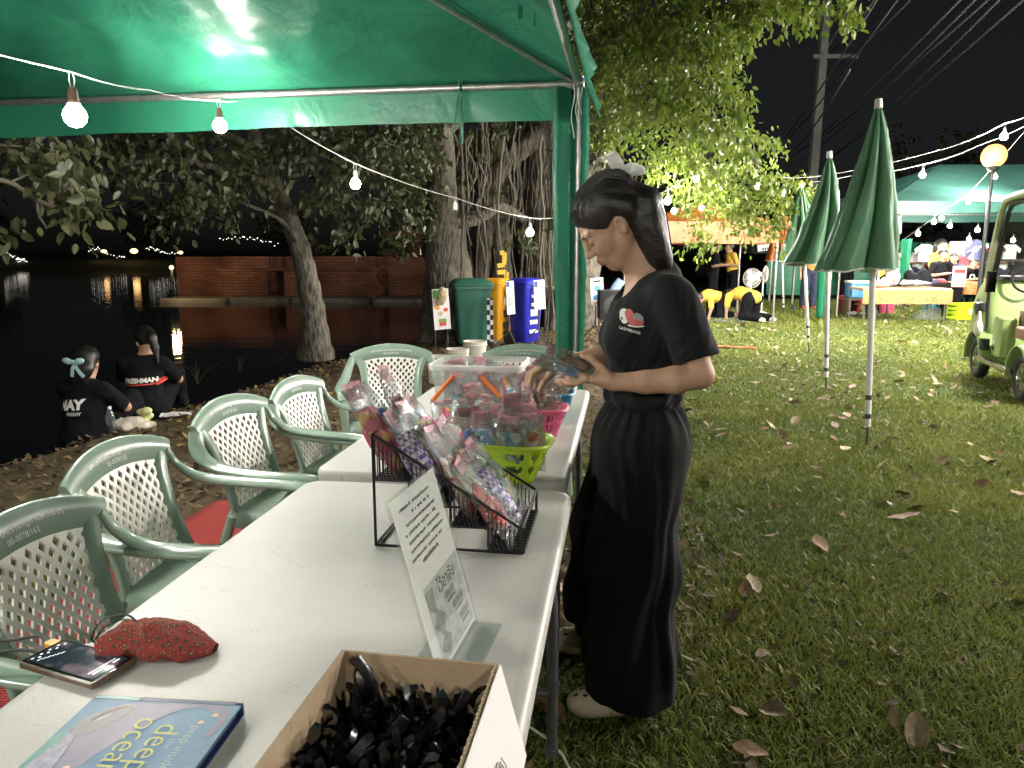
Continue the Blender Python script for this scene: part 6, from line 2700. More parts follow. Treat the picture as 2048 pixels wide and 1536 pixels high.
def leaf_cloud(name, twigs, size, per, mat, parent, rng, droop=.6, spread=.16):
    """leaves set along twigs; twigs: list of (start, end). One mesh of small folded blades."""
    P, D = [], []
    for a, b_ in twigs:
        a, b_ = np.array(a), np.array(b_)
        n = per
        t = rng.random(n) ** .8
        p = a[None] * (1 - t[:, None]) + b_[None] * t[:, None]
        ax = (b_ - a) / (np.linalg.norm(b_ - a) + 1e-6)
        d = rng.normal(size=(n, 3)) * .75 + ax * .7 + np.array((0, 0, -droop))
        d /= np.linalg.norm(d, axis=1)[:, None]
        P.append(p + rng.normal(size=(n, 3)) * spread * .3)
        D.append(d)
    P, D = np.concatenate(P), np.concatenate(D)
    n = len(P)
    r = rng.normal(size=(n, 3))
    side = np.cross(D, r)
    side /= np.linalg.norm(side, axis=1)[:, None] + 1e-6
    nrm = np.cross(side, D)
    L = size * rng.uniform(.65, 1.25, n)[:, None]
    W = L * rng.uniform(.22, .32, n)[:, None]
    stem = P + D * L * .18
    base = stem
    tip = stem + D * L - nrm * L * .12
    mid = stem + D * L * .45 - nrm * L * .05
    o1 = [stem + D * L * a + side * W * b_ + nrm * L * .03 for a, b_ in ((.16, .72), (.42, 1.0), (.74, .66), (.74, -.66), (.42, -1.0), (.16, -.72))]
    V = np.stack([base] + o1[:3] + [tip] + o1[3:] + [mid], 1).reshape(-1, 3)
    o = np.arange(n)[:, None] * 9
    F_ = np.concatenate([o + np.array([[k, (k + 1) % 8, 8]]) for k in range(8)], 0)
    tone = np.repeat(np.clip(rng.normal(.45, .25, n), 0, 1), 9)
    return link(name, fast_mesh(name, V, F_, mat, smooth=True, attr={'tone': tone}), parent)


def blob_twigs(blobs, rng, dens=1.0, L=.42, down=.5):
    """blobs: (px, py, radius px, Y, depth m, n)"""
    tw = []
    for (px, py, rp_, Y, dp, n) in blobs:
        for k in range(int(n * dens)):
            r = rp_ * math.sqrt(rng.random())
            a = rng.random() * 2 * PI
            p = at(px + r * math.cos(a), py + r * math.sin(a), Y + (rng.random() - .5) * dp)
            d = Vector((rng.normal() * .7, rng.normal() * .7, -down + rng.normal() * .45)).normalized() * L * rng.uniform(.6, 1.3)
            tw.append((p - d * .5, p + d * .5))
    return tw


def twig_mesh(tw, name, parent, rng, frac=.35, r=.005, m=None):
    mb = MB()
    for a, b_ in tw:
        if rng.random() < frac:
            mb.tube([a, Vector(a).lerp(b_, .5) + Vector((0, 0, .02)), b_], [r, r * .8, r * .4], 4)
    return mb.build(name, m or root_m, parent)


def roots_of(tree, base, r0, n, seed):
    rnd = random.Random(seed)


# --- leaning tree on the bank
rng = np.random.default_rng(11)
lt = thing('leaning_tree', 'leaning rough-barked tree standing on the bank at the water edge', 'tree')
tp = [gnd(632, 716), at(630, 660, 9.85), at(622, 600, 9.8), at(612, 545, 9.7), at(598, 490, 9.6), at(572, 430, 9.4), at(545, 370, 9.2), at(515, 300, 9.0), at(480, 210, 8.8), at(450, 110, 8.6)]
tr = [.25, .175, .155, .135, .125, .12, .115, .10, .085, .06]
q = bez([p for p in tp], 4)
rr = [np.interp(k / (len(q) - 1) * (len(tr) - 1), range(len(tr)), tr) * (1 + .07 * math.sin(k * 2.1)) for k in range(len(q))]
MB().tube(q, rr, 18).build('trunk', bark_m, lt)
for (pts, r) in (([(572, 430, 9.4), (640, 380, 9.1), (700, 330, 8.9), (770, 280, 8.6)], .06), ([(545, 370, 9.2), (450, 340, 8.4), (340, 320, 7.8), (230, 330, 7.4)], .055), ([(515, 300, 9.0), (400, 250, 8.2), (250, 240, 7.6)], .05), ([(598, 490, 9.6), (560, 440, 9.0), (470, 400, 8.5)], .04), ([(480, 210, 8.8), (600, 200, 8.8), (720, 220, 8.8)], .05)):
    p = bez([at(*a) for a in pts], 5)
    MB().tube(p, [r * (1 - .7 * k / len(p)) for k in range(len(p))], 8).build('limb', bark_m, lt)
bl = [(250, 300, 80, 7.6, 1.4, 22), (340, 310, 90, 7.8, 1.6, 30), (430, 320, 80, 8.2, 1.6, 28), (520, 330, 70, 8.6, 1.6, 22), (600, 290, 80, 8.8, 1.6, 26), (680, 300, 70, 8.8, 1.5, 24), (740, 300, 60, 8.8, 1.5, 22), (380, 390, 55, 8.0, 1.2, 16), (350, 430, 35, 8.0, .8, 8),
      (470, 380, 60, 8.4, 1.2, 16), (640, 380, 60, 9.0, 1.4, 18), (690, 440, 40, 9.2, 1.0, 11), (720, 390, 55, 9.2, 1.2, 17), (300, 250, 90, 7.8, 1.6, 20), (560, 250, 90, 8.8, 1.6, 22), (820, 300, 60, 9.4, 1.4, 20), (800, 380, 50, 9.6, 1.2, 16), (830, 450, 35, 9.8, .8, 9)]
tw = blob_twigs(bl, rng, .75, .5, .55)
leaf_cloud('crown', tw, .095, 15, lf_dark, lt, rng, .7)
twig_mesh(tw, 'twigs', lt, rng, .3)['kind'] = 'stuff'

# --- near branch entering from the left
nb = thing('tree_branch', 'leafy grey branch reaching in from the left below the tent', 'branch')
for pts, r in (([(-60, 350, 5.6), (20, 365, 5.6), (75, 400, 5.6), (130, 420, 5.6), (178, 432, 5.6)], .022), ([(75, 398, 5.6), (78, 430, 5.6), (93, 455, 5.6)], .012), ([(20, 365, 5.6), (60, 345, 5.6), (95, 310, 5.6), (110, 300, 5.6)], .010), ([(-60, 300, 5.6), (0, 290, 5.6), (60, 295, 5.6)], .014)):
    p = bez([at(*a) for a in pts], 5)
    MB().tube(p, [r * (1 - .6 * k / len(p)) for k in range(len(p))], 7).build('stem', pm('grey_bark', (.26, .22, .17), .9, var=.2), nb)
tw = blob_twigs([(80, 305, 42, 5.6, .5, 10), (110, 375, 35, 5.6, .5, 8), (140, 410, 35, 5.6, .4, 8), (40, 300, 35, 5.7, .5, 8), (180, 395, 26, 5.6, .3, 5), (8, 460, 18, 5.5, .3, 4), (160, 320, 40, 6.0, .6, 8)], rng, 1.0, .34, .5)
leaf_cloud('leaves', tw, .105, 9, leaf_mat('pale_leaf', (.04, .055, .02), (.13, .13, .06), .25), nb, rng, .8)

# --- banyan with hanging roots; its crown also spreads over the lawn
bt_ = thing('banyan_tree', 'old banyan tree with hanging aerial roots and bright drooping leaves', 'tree')


def btube(pts, r, name='trunk', m=None, n=12, wob=.0):
    p = bez([at(*a) for a in pts], 5)
    N = len(p)
    rr = [(r[0] + (r[1] - r[0]) * k / N) * (1 + wob * math.sin(k * 1.9 + r[0] * 50)) for k in range(N)]
    return MB().tube(p, rr, n).build(name, m or bark_m, bt_)


btube([(905, 690, 11.9), (893, 620, 11.9), (886, 540, 11.8), (884, 450, 11.7), (882, 350, 11.6), (878, 200, 11.4), (870, 60, 11.2)], (.34, .15), wob=.06)
btube([(930, 690, 12.2), (925, 600, 12.2), (915, 520, 12.1), (900, 440, 11.9), (896, 300, 11.8)], (.30, .09), wob=.08)
btube([(870, 688, 12.0), (868, 620, 12.0), (872, 560, 11.9), (880, 500, 11.8)], (.26, .12), wob=.1)
btube([(1105, 660, 14.0), (1102, 560, 14.0), (1098, 450, 13.8), (1100, 330, 13.6), (1106, 200, 13.3), (1120, 40, 13)], (.62, .42), wob=.06)
btube([(1150, 655, 14.2), (1160, 520, 14.0), (1175, 380, 13.7), (1200, 240, 13.2), (1240, 110, 12.5)], (.45, .25), wob=.06)
btube([(1010, 668, 13.2), (1005, 560, 13.2), (1000, 450, 13.1), (1000, 330, 13.0), (990, 200, 12.8)], (.20, .14), wob=.1)
btube([(960, 660, 13.0), (962, 560, 13.0), (975, 430, 12.9), (1000, 340, 12.9), (1060, 285, 13.0), (1098, 250, 13.2)], (.12, .18), 'limb')
btube([(884, 450, 11.7), (950, 440, 11.9), (1000, 415, 12.2), (1050, 440, 12.6)], (.10, .07), 'limb')
btube([(880, 260, 11.5), (930, 220, 11.4), (990, 190, 11.2), (1100, 120, 10.5), (1250, 60, 9.5), (1400, 30, 8.6), (1560, 10, 7.8)], (.16, .05), 'limb')
btube([(1175, 330, 13.5), (1260, 250, 12), (1340, 230, 10.6), (1440, 260, 9.8), (1520, 330, 9.8)], (.14, .03), 'limb')
btube([(1175, 330, 13.5), (1240, 150, 11.5), (1330, 130, 10), (1430, 120, 8.8)], (.12, .03), 'limb')
rnd = random.Random(21)
# spreading buttress roots at the foot
for k in range(11):
    px = 850 + k * 14 + rnd.uniform(-5, 5)
    m = bez([at(885 + rnd.uniform(-20, 30), 570 + rnd.uniform(-30, 40), 11.8), at((px + 888) / 2, 640, 11.8), gnd(px, 690 + rnd.uniform(-6, 8), -.03)], 6)
    MB().tube(m, [.05 + .05 * j / len(m) for j in range(len(m))], 7).build('buttress_root', bark_m, bt_)
# aerial roots: each hanging strand its own part
for k in range(150):
    px = rnd.choice((rnd.uniform(850, 930), rnd.uniform(930, 1135), rnd.uniform(960, 1135), rnd.uniform(1040, 1140)))
    y0 = rnd.uniform(200, 330)
    y1 = rnd.choice((rnd.uniform(400, 560), 665 + rnd.uniform(-6, 8), rnd.uniform(330, 470)))
    Y = 12.2 + rnd.uniform(-.7, 1.0)
    if px > 1040:
        Y += .8
    n = 9
    amp = rnd.uniform(2, 9)
    ph = rnd.uniform(0, 6)
    pts = [at(px + amp * math.sin(ph + j * .9) + rnd.gauss(0, 1.2), y0 + (y1 - y0) * j / n, Y) for j in range(n + 1)]
    r = rnd.choice((.006, .008, .011, .015, .022))
    MB().tube(bez(pts, 3), r, 6).build('aerial_root', root_m, bt_)
# a fan of rootlets near the fork
for k in range(26):
    a = rnd.uniform(0, PI)
    p0 = at(925 + rnd.uniform(-6, 6), 430, 11.7)
    p1 = at(925 + 45 * math.cos(a), 430 + 35 * math.sin(a) * rnd.uniform(.2, 1), 11.6 + rnd.uniform(-.2, .4))
    MB().tube(bez([p0, p0.lerp(p1, .5) + Vector((0, 0, .06)), p1], 4), .006, 5).build('aerial_root', root_m, bt_)
bl = [(760, 260, 60, 11, 1.6, 16), (830, 280, 60, 11, 1.4, 16), (940, 270, 60, 13, 1.6, 18), (1000, 300, 60, 13.5, 1.6, 22), (980, 360, 50, 13.5, 1.4, 18), (1050, 300, 60, 14.5, 1.4, 18), (1120, 380, 30, 13, 1.0, 8), (1130, 440, 14, 12.5, .6, 5), (1140, 250, 40, 13, 1.4, 12), (920, 340, 45, 13, 1.4, 14), (830, 400, 45, 11.5, 1.0, 12), (790, 470, 30, 11.5, .8, 8), (1060, 480, 14, 12, .4, 3), (1180, 300, 60, 13, 1.4, 20), (1210, 400, 60, 13.5, 1.4, 18)]
tw = blob_twigs(bl, rng, 1.5, .5, .4)
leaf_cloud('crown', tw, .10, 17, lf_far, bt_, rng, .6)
lit = [(1180, 40, 60, 9.6, 1.6, 30), (1250, 60, 90, 9.2, 1.8, 62), (1340, 50, 95, 8.8, 1.8, 66), (1430, 30, 70, 8.2, 1.5, 44), (1500, 15, 45, 7.6, 1.0, 16), (1560, 8, 45, 7.2, .8, 14), (1625, 2, 40, 7.0, .7, 11), (1690, 6, 20, 6.9, .4, 6),
       (1220, 160, 70, 9.8, 1.6, 42), (1310, 150, 90, 9.2, 1.6, 58), (1400, 130, 80, 8.6, 1.5, 50), (1460, 90, 40, 8.2, 1.0, 16), (1240, 250, 65, 10.2, 1.5, 34), (1330, 245, 80, 9.6, 1.5, 50), (1420, 220, 70, 9.0, 1.4, 40), (1480, 200, 28, 8.8, .7, 9),
       (1350, 330, 60, 10.2, 1.4, 30), (1430, 300, 65, 9.6, 1.4, 38), (1495, 290, 42, 9.6, 1.0, 20), (1400, 390, 45, 10.8, 1.2, 22), (1460, 375, 55, 10.4, 1.2, 30), (1530, 345, 32, 10.4, .9, 13), (1520, 405, 50, 10.4, 1.1, 26), (1580, 400, 42, 10.8, 1.0, 20), (1480, 440, 32, 10.4, .8, 13), (1545, 450, 26, 10.4, .7, 9), (1390, 465, 24, 10.8, .6, 8), (1415, 490, 14, 10.8, .4, 4), (1620, 372, 20, 10.8, .6, 6), (1560, 295, 12, 10.0, .4, 3)]
tw = blob_twigs(lit, rng, .85, .40, .75)
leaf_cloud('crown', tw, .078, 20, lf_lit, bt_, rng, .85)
twig_mesh(tw, 'twigs', bt_, rng, .25, .004)['kind'] = 'stuff'
# climbing leaves at the far trunk, behind
# --- dark tree mass far behind, left and right
for (x, y, s, lab) in ((-46, 96, 1.0, 'dark distant tree on the far bank at left'), (-30, 100, .9, 'dark distant tree on the far bank, middle'), (-64, 92, 1.1, 'dark distant tree on the far bank, leftmost'), (22, 42, 1.0, 'dark tree behind the stalls, beside the utility pole'), (31, 40, 1.1, 'dark tree behind the stall tent at right'), (11, 44, .9, 'dark tree behind the orange canopy')):
    t = thing('distant_tree', lab, 'tree', (x, y, 0), group='dark trees in the distance')
    MB().tube([(0, 0, -.5), (.2, 0, 2.5 * s), (.1, .2, 5 * s)], [.45 * s, .3 * s, .15 * s], 8).build('trunk', bark_m, t)
    tws = []
    for k in range(150):
        d = Vector(rng.normal(size=3))
        d.normalize()
        p = Vector((d.x * 3.6, d.y * 3.0, d.z * 2.6 + 5.6)) * s * rng.uniform(.6, 1)
        e = Vector(rng.normal(size=3)) * .5
        tws.append((p - e, p + e))
    leaf_cloud('crown', tws, .34, 12, lf_far, t, rng, .4)

# --- small shrub sprig on the brick wall
p = at(632, 512, 29.2)
sp = thing('wall_shrub', 'small pale shrub growing on top of the brick wall', 'shrub', p)
rngs = np.random.default_rng(4)
tws = [(Vector((0, 0, 0)), Vector((rngs.normal() * .5, rngs.normal() * .3, abs(rngs.normal()) * .5 + .1))) for k in range(9)]
leaf_cloud('leaves', tws, .3, 4, leaf_mat('pale_leaf', (.04, .055, .02), (.13, .13, .06), .25), sp, rngs, -.2)
# scattered waterside weeds
for k, (px, py) in enumerate(((480, 742), (395, 765), (260, 800), (560, 724))):
    p = gnd(px, py, -.08)
    sp = thing('weed_tuft', 'thin grass weed at the water edge, %s' % ['before the leaning tree', 'midway along the bank', 'beside the student with lettering', 'nearest the leaning tree'][k], 'weed', p)
    tws = [(Vector((0, 0, -.02)), Vector((rngs.normal() * .07, rngs.normal() * .07, .22 * rngs.uniform(.6, 1.3)))) for j in range(9)]
    mb = MB()
    for a, b_ in tws:
        mb.tube([a, a.lerp(b_, .6), b_ + Vector((b_.x * .6, b_.y * .6, -.03))], [.003, .0025, .0008], 4)
    mb.build('blades', leaf_mat('pale_leaf', (.04, .055, .02), (.13, .13, .06), .25), sp)

# --- fairy lights and lamps on the far bank
fairy = emis('fairy_white', (1, .92, .8), 2.2)
fairy_o = emis('fairy_amber', (1, .55, .2), 3.0)


def fairy_string(label, pts, n, r=.055, m=fairy, seed=0):
    t = thing('fairy_lights', label, 'fairy lights', group='fairy lights on the far bank')
    rnd = random.Random(seed)
    P = [at(*p) for p in pts]
    q = bez(P, 12)
    MB().tube(q, .02, 4).build('wire', cord_d, t)
    for k in range(n):
        p = q[min(len(q) - 1, int((k + .5) / n * len(q)))] + Vector((0, 0, rnd.uniform(-.25, .1)))
        MB().ball(p, r * rnd.uniform(.6, 1.2), 6, 4).build('lamp', m, t)


fairy_string('arched line of white fairy lights above the brick wall', [(440, 478, 70), (480, 475, 70), (515, 478, 70), (556, 488, 70)], 22, .042)
fairy_string('drooping white fairy lights at the far left of the bank', [(0, 493, 84), (12, 505, 84), (28, 512, 84), (44, 522, 84)], 14, seed=1)
fairy_string('clump of white fairy lights low on the far bank', [(33, 520, 84), (44, 518, 84), (54, 522, 84)], 12, .06, seed=2)
fairy_string('white fairy lights dipping beneath the dark trees', [(176, 500, 84), (192, 495, 84), (205, 502, 84), (230, 512, 84), (250, 514, 84)], 16, seed=3)
fairy_string('scattered white fairy lights behind the end of the brick wall', [(292, 494, 84), (310, 497, 84), (330, 505, 84), (360, 507, 84)], 20, seed=4)
for (px, py, r, lab, w) in ((208, 503, .2, 'amber lamp glowing on the far bank among fairy lights', 0), (268, 502, .27, 'largest amber lamp glowing on the far bank', 0), (361, 505, .17, 'pinkish lamp near the end of the brick wall', 0), (343, 535, .11, 'bright lamp low at the corner of the brick wall', 80)):
    Y = 84 if py < 520 else 27.5
    p = at(px, py, Y)
    o = thing('bank_lamp', lab, 'lamp', p, group='lamps across the water')
    MB().ball((0, 0, 0), (r * 1.6, r, r) if w == 0 else r * .7, 12, 8).build('globe', fairy_o, o)
    MB().tube([(0, 0, -r * .6), (0, 0, -2.2 if w == 0 else -.5)], .04, 6).build('post', cord_d, o)
    if w:
        L = bpy.data.lights.new('lamp_light', 'POINT')
        L.energy = w
        L.color = (1, .7, .35)
        L.shadow_soft_size = .15
        lo_ = bpy.data.objects.new('lamp_light', L)
        COL.objects.link(lo_)
        lo_.parent = o

# ------------------------------------------------------------------ bins and signs under the banyan
def wheelie(label, c, rz, mat, w=.55, d=.62, h=.98, stick=None):
    t = thing('wheeled_bin', label, 'bin', (c.x, c.y, 0), rz, group='wheeled waste bins under the banyan')

    def ring(z, sx, sy, r=.06):
        x, y = w / 2 * sx, d / 2 * sy
        o = []
        for cx, cy_, a0 in ((x - r, y - r, 0), (-x + r, y - r, 90), (-x + r, -y + r, 180), (x - r, -y + r, 270)):
            for k in range(4):
                a = R(a0 + 30 * k)
                o.append(Vector((cx + r * math.cos(a), cy_ + r * math.sin(a), z)))
        return o
    m = MB()
    m.loft([ring(.06, .72, .70), ring(.12, .76, .74), ring(h * .86, .96, .96), ring(h * .86, 1.04, 1.04), ring(h * .90, 1.04, 1.04)])
    m.build('tub', mat, t, smooth=40)
    m = MB()
    m.loft([ring(h * .905, 1.05, 1.05), ring(h * .93, 1.06, 1.06), ring(h * .97, .95, .95), ring(h, .7, .72), ring(h + .008, .4, .4)])
    m.build('lid', mat, t, smooth=40)
    MB().tube(bez([(-w * .42, d * .52, h * .87), (-w * .42, d * .60, h * .89), (0, d * .61, h * .90), (w * .42, d * .60, h * .89), (w * .42, d * .52, h * .87)], 4), .016, 8).build('handle', pm('black_rubber', (.02, .02, .02), .7), t)
    for s in (-1, 1):
        m = MB()
        m.tube([(s * w * .34, d * .36, .11), (s * w * .44, d * .36, .11)], .11, 16)
        m.build('wheel', pm('black_rubber', (.02, .02, .02), .7), t)
    for k, (z, hh, mt) in enumerate(stick or []):
        mb = MB()
        mb.box((0, -d / 2 * (.74 + .22 * (z - .12) / (h * .74)) - .006, z), (w * .42, .004, hh), Matrix.Rotation(-.09, 3, 'X'))
        mb.build('sticker', mt, t, smooth=False)
    return t


b_green = pm('bin_green', (.025, .12, .085), .45, var=.12, vs=5, dirt=(.05, .13, .1), ds=4)
b_yel = pm('bin_yellow', (.72, .33, .02), .45, var=.1, vs=5)
b_blue = pm('bin_blue', (.015, .02, .36), .4, var=.1, vs=5)
tape = gingham('hazard_tape', (.02, .02, .02), (.65, .65, .62), 14)
stw = pm('sticker_white', (.72, .72, .70), .6, var=.08, vs=40)
std = pm('sticker_dark', (.05, .04, .05), .6, var=.2, vs=40)
sty = pm('sticker_red', (.5, .06, .04), .6, var=.2, vs=40)
g1 = gnd(943, 692)
wheelie('dark green wheeled bin beside the banyan trunk', g1, R(10), b_green, .56, .62, 1.0)
o = MB().box((0, 0, 0), (.09, .012, .62)).build('hazard_strip', tape, None, smooth=False, loc=(g1.x + .29, g1.y - .33, .42))
tag(o, 'black and white hazard strip on the corner of the green bin', 'tape')
y1 = gnd(992, 692)
wheelie('yellow wheeled bin between the green and blue bins', y1 + Vector((0, .25, 0)), R(62), b_yel, .50, .42, .99, [(.30, .10, std), (.48, .12, std), (.66, .12, stw), (.18, .06, std)])
b1 = gnd(1050, 690)
wheelie('bright blue wheeled bin with pale stickers', b1, R(50), b_blue, .46, .42, 1.0, [(.22, .05, stw), (.36, .06, stw), (.50, .10, stw), (.62, .05, stw), (.74, .05, stw)])

def board(label, corners, Y, legs_y, cols, tripod=False, title=None):
    """poster board on thin legs; corners px: x0,y0,x1,y1"""
    x0, y0, x1, y1_ = corners
    a, b_ = at(x0, y0, Y), at(x1, y1_, Y + .12)
    w, h = (b_.x - a.x), a.z - b_.z
    c = (a + b_) / 2
    t = thing('poster_board', label, 'sign', (c.x, c.y, 0), math.atan2(.12, w) * .8, group='poster boards by the bins')
    tl = Matrix.Rotation(-.06, 3, 'Y')
    MB().box((0, 0, c.z), (w, .012, h), tl).build('panel', paper, t, smooth=False)
    for k, (dx, dz, ww, hh, mt) in enumerate(cols):
        m = MB()
        n = 9
        ol = [(dx * w + ww * w / 2 * math.cos(2 * PI * j / n) * random.uniform(.8, 1.1), dz * h + hh * h / 2 * math.sin(2 * PI * j / n) * random.uniform(.8, 1.1)) for j in range(n)] if mt[1] else [(dx * w - ww * w / 2, dz * h - hh * h / 2), (dx * w + ww * w / 2, dz * h - hh * h / 2), (dx * w + ww * w / 2, dz * h + hh * h / 2), (dx * w - ww * w / 2, dz * h + hh * h / 2)]
        M = Matrix.Translation((0, -.0075 - .0015 * k, c.z)) @ Matrix.Rotation(-.06, 4, 'Y') @ Matrix.Rotation(PI / 2, 4, 'X')
        m.prism(ol, 0, .001, M)
        m.build('printed_shape', mt[0], t, smooth=False)
    zb = c.z - h / 2
    if tripod:
        for a_ in (0, 2.1, 4.2):
            MB().tube([(0, .03, zb + .2), (0, .03, .28), (.26 * math.cos(a_ + .5), .03 + .26 * math.sin(a_ + .5), 0)], .010, 6).build('leg', cord_d, t)
        MB().tube([(0, .03, c.z + h * .3), (0, .03, .25)], .012, 6).build('mast', cord_d, t)
    else:
        for s in (-1, 1):
            MB().tube([(s * w * .38, .012, zb + .15), (s * w * .36, .012, -.02)], .009, 6).build('leg', cord_d, t)
    return t


P = lambda n, c: pm('poster_' + n, c, .6, var=.15, vs=40)
green_p, red2, tan_p, blue_p, grey_p, orange_p = P('green', (.12, .38, .06)), P('red', (.55, .06, .05)), P('tan', (.52, .40, .24)), P('blue', (.10, .32, .62)), P('grey', (.42, .42, .42)), P('orange', (.70, .30, .05))
board('white poster with a green corner, food pictures and a basket drawing', (864, 578, 901, 658), 10.7, 710, [(-.32, .38, .3, .2, (green_p, 0)), (.12, .30, .42, .34, (tan_p, 1)), (-.25, .05, .35, .14, (orange_p, 1)), (.25, -.02, .3, .1, (red2, 1)), (.02, -.28, .46, .09, (green_p, 0)), (.02, -.36, .40, .10, (red2, 0)), (-.1, -.1, .3, .12, (tan_p, 1))])
board('narrow white poster with grey text in front of the yellow bin', (1011, 562, 1030, 628), 10.6, 690, [(-.25, .40, .38, .14, (pm('poster_navy', (.03, .06, .25), .6), 0)), (.05, .22, .6, .04, (grey_p, 0)), (.0, .1, .7, .05, (grey_p, 0)), (.0, -.12, .55, .3, (grey_p, 0))], True)
board('white poster with grey drawings just right of the blue bin', (1067, 560, 1091, 618), 11.0, 690, [(-.3, .36, .3, .2, (pm('poster_navy', (.03, .06, .25), .6), 0)), (.15, .40, .5, .05, (grey_p, 0)), (.1, .2, .5, .12, (grey_p, 1)), (0, -.05, .6, .08, (grey_p, 1)), (.15, -.3, .5, .12, (grey_p, 0))], True)
board('white poster with blue drawings seen between the tent post and the woman', (1181, 556, 1207, 610), 11.5, 690, [(0, .38, .6, .07, (std, 0)), (0, .1, .6, .26, (blue_p, 1)), (-.1, -.2, .6, .2, (blue_p, 1)), (0, -.4, .6, .06, (orange_p, 0))], True)
# crushed paper hat on the first board
S = SDF((-.16, -.1, -.16), (.16, .1, .2), .01)
S.ell((0, 0, 0), (.07, .05, .10), .02).ell((0, 0, .08), (.05, .05, .05), .02).ell((-.03, 0, -.08), (.07, .04, .06), .03)
o = S.build('straw_hat', pm('straw', (.42, .34, .20), .9, var=.25, vs=30, bump=.5, bs=60), None, 1, lambda V: V + np.array([mnoise.noise(Vector(q) * 25) for q in V], np.float32)[:, None] * .01)
o.location = at(884, 592, 10.65)
tag(o, 'crumpled straw hat hung over the corner of the food poster', 'hat')
# yellow folded tape sign standing over the yellow bin
yt = thing('tape_sign', 'bright yellow folded plastic arrow standing above the yellow bin', 'sign', at(1000, 545, 11.9))
ym = pm('bright_yellow_plastic', (.80, .55, .06), .4, var=.1)
pts = [(.06, .30), (.13, .31), (.13, .12), (.02, .10), (.02, .0), (.17, .01), (.15, -.10), (.04, -.20), (.09, -.26), (.15, -.36)]
for k in (0, 1, 2, 4, 5, 6, 7, 8):
    a, b_ = Vector((pts[k][0] - .06, .01 * k, pts[k][1])), Vector((pts[k + 1][0] - .06, .01 * k + .004, pts[k + 1][1]))
    MB().strip([a, a.lerp(b_, .5), b_], .07, .006, Vector((0, -1, .2))).build('fold', ym, yt, smooth=False)
MB().tube([(.05, .05, -.3), (.05, .05, -1.75)], .012, 6).build('stick', cord_d, yt)
# buckets
bk_m = pm('white_bucket', (.60, .57, .49), .55, var=.12, vs=9, dirt=(.3, .27, .2), ds=7)
for (px, py, Y, r, h, lab) in ((950, 682, 8.4, .135, .36, 'tall white paint bucket behind the chairs'), (915, 697, 7.9, .125, .30, 'middle white bucket with a dark rim behind the chairs'), (876, 712, 7.5, .12, .27, 'lowest white bucket, half hidden by the green armchair')):
    p = at(px, py, Y)
    t = thing('bucket', lab, 'bucket', (p.x, p.y, p.z - h))
    m = MB().lathe([(r * .82, 0), (r * .86, h * .5), (r * .95, h * .86), (r * 1.04, h * .865), (r * 1.04, h * .90), (r * .97, h * .905), (r, h), (r * .93, h), (r * .9, h * .8)], 24, cap=False)
    m.lathe([(.001, .004), (r * .82, 0)], 24, cap=False)
    m.build('pail', bk_m, t)
    MB().tube([(r * 1.05 * math.cos(a), r * 1.05 * math.sin(a), h * .8 - .12 * math.sin(a)) for a in [k * PI / 12 for k in range(13)]], .003, 5).build('handle', steel_m, t)
# people in the dark behind the bins
figure('dim seated person in a red shirt beyond the poster boards', (1.0, 13.4, .0), R(200), sit_chair(), 'red', 'black', 'long', group='people under the banyan')
figure('dim seated person in dark clothes right of the blue bin', (.55, 14.0, .0), R(230), sit_chair(), 'maroon', 'black', 'short', group='people under the banyan')
for (x, y, rz) in ((1.02, 13.4, 200), (.57, 14.0, 230)):
    t = thing('stool', 'dark stool under the %s person beyond the bins' % ('red-shirted' if x > .8 else 'dark-clothed'), 'stool', (x, y, 0), R(rz))
    MB().rbox((0, 0, .40), (.34, .34, .03), .03).build('seat', grey_tube, t)
    for sx in (-1, 1):
        for sy in (-1, 1):
            MB().tube([(sx * .13, sy * .13, .39), (sx * .16, sy * .16, 0)], .014, 6).build('leg', grey_tube, t)
# black loudspeaker box right of the tent post
sp = at(1225, 605, 11.2)
t = thing('loudspeaker', 'black loudspeaker box on a stand behind the woman', 'loudspeaker', (sp.x, sp.y, 0))
MB().rbox((0, 0, .62), (.42, .36, .42), .02).build('cabinet', pm('speaker_black', (.012, .012, .013), .6, var=.2), t)
MB().lathe([(.15, 0), (.16, .004), (.13, .012), (.05, .002)], 20).build('cone', cord_d, t).matrix_local = Matrix.Translation((0, -.183, .60)) @ Matrix.Rotation(PI / 2, 4, 'X')
for a_ in (0.3, 2.4, 4.5):
    MB().tube([(0, 0, .42), (.25 * math.cos(a_), .25 * math.sin(a_), 0)], .012, 6).build('leg', cord_d, t)
# pale blue pole cushion beside the speaker
o = MB().tube([at(1218, 598, 11.6), at(1232, 575, 11.6), at(1243, 560, 11.6)], .07, 10).build('foam_tube', pm('pale_blue_foam', (.30, .42, .70), .7), None)
tag(o, 'pale blue slanting foam tube behind the woman\'s chest', 'foam tube')
# ------------------------------------------------------------------ closed market umbrellas stuck in the lawn
umb_g = fabric('umbrella_green', (.10, .25, .13), .25, .55, .6)
umb_o = fabric('umbrella_orange', (.40, .12, .022), .3, .5, .5)
white_pole = pm('white_pole', (.66, .65, .62), .4, .1, var=.08, vs=9)


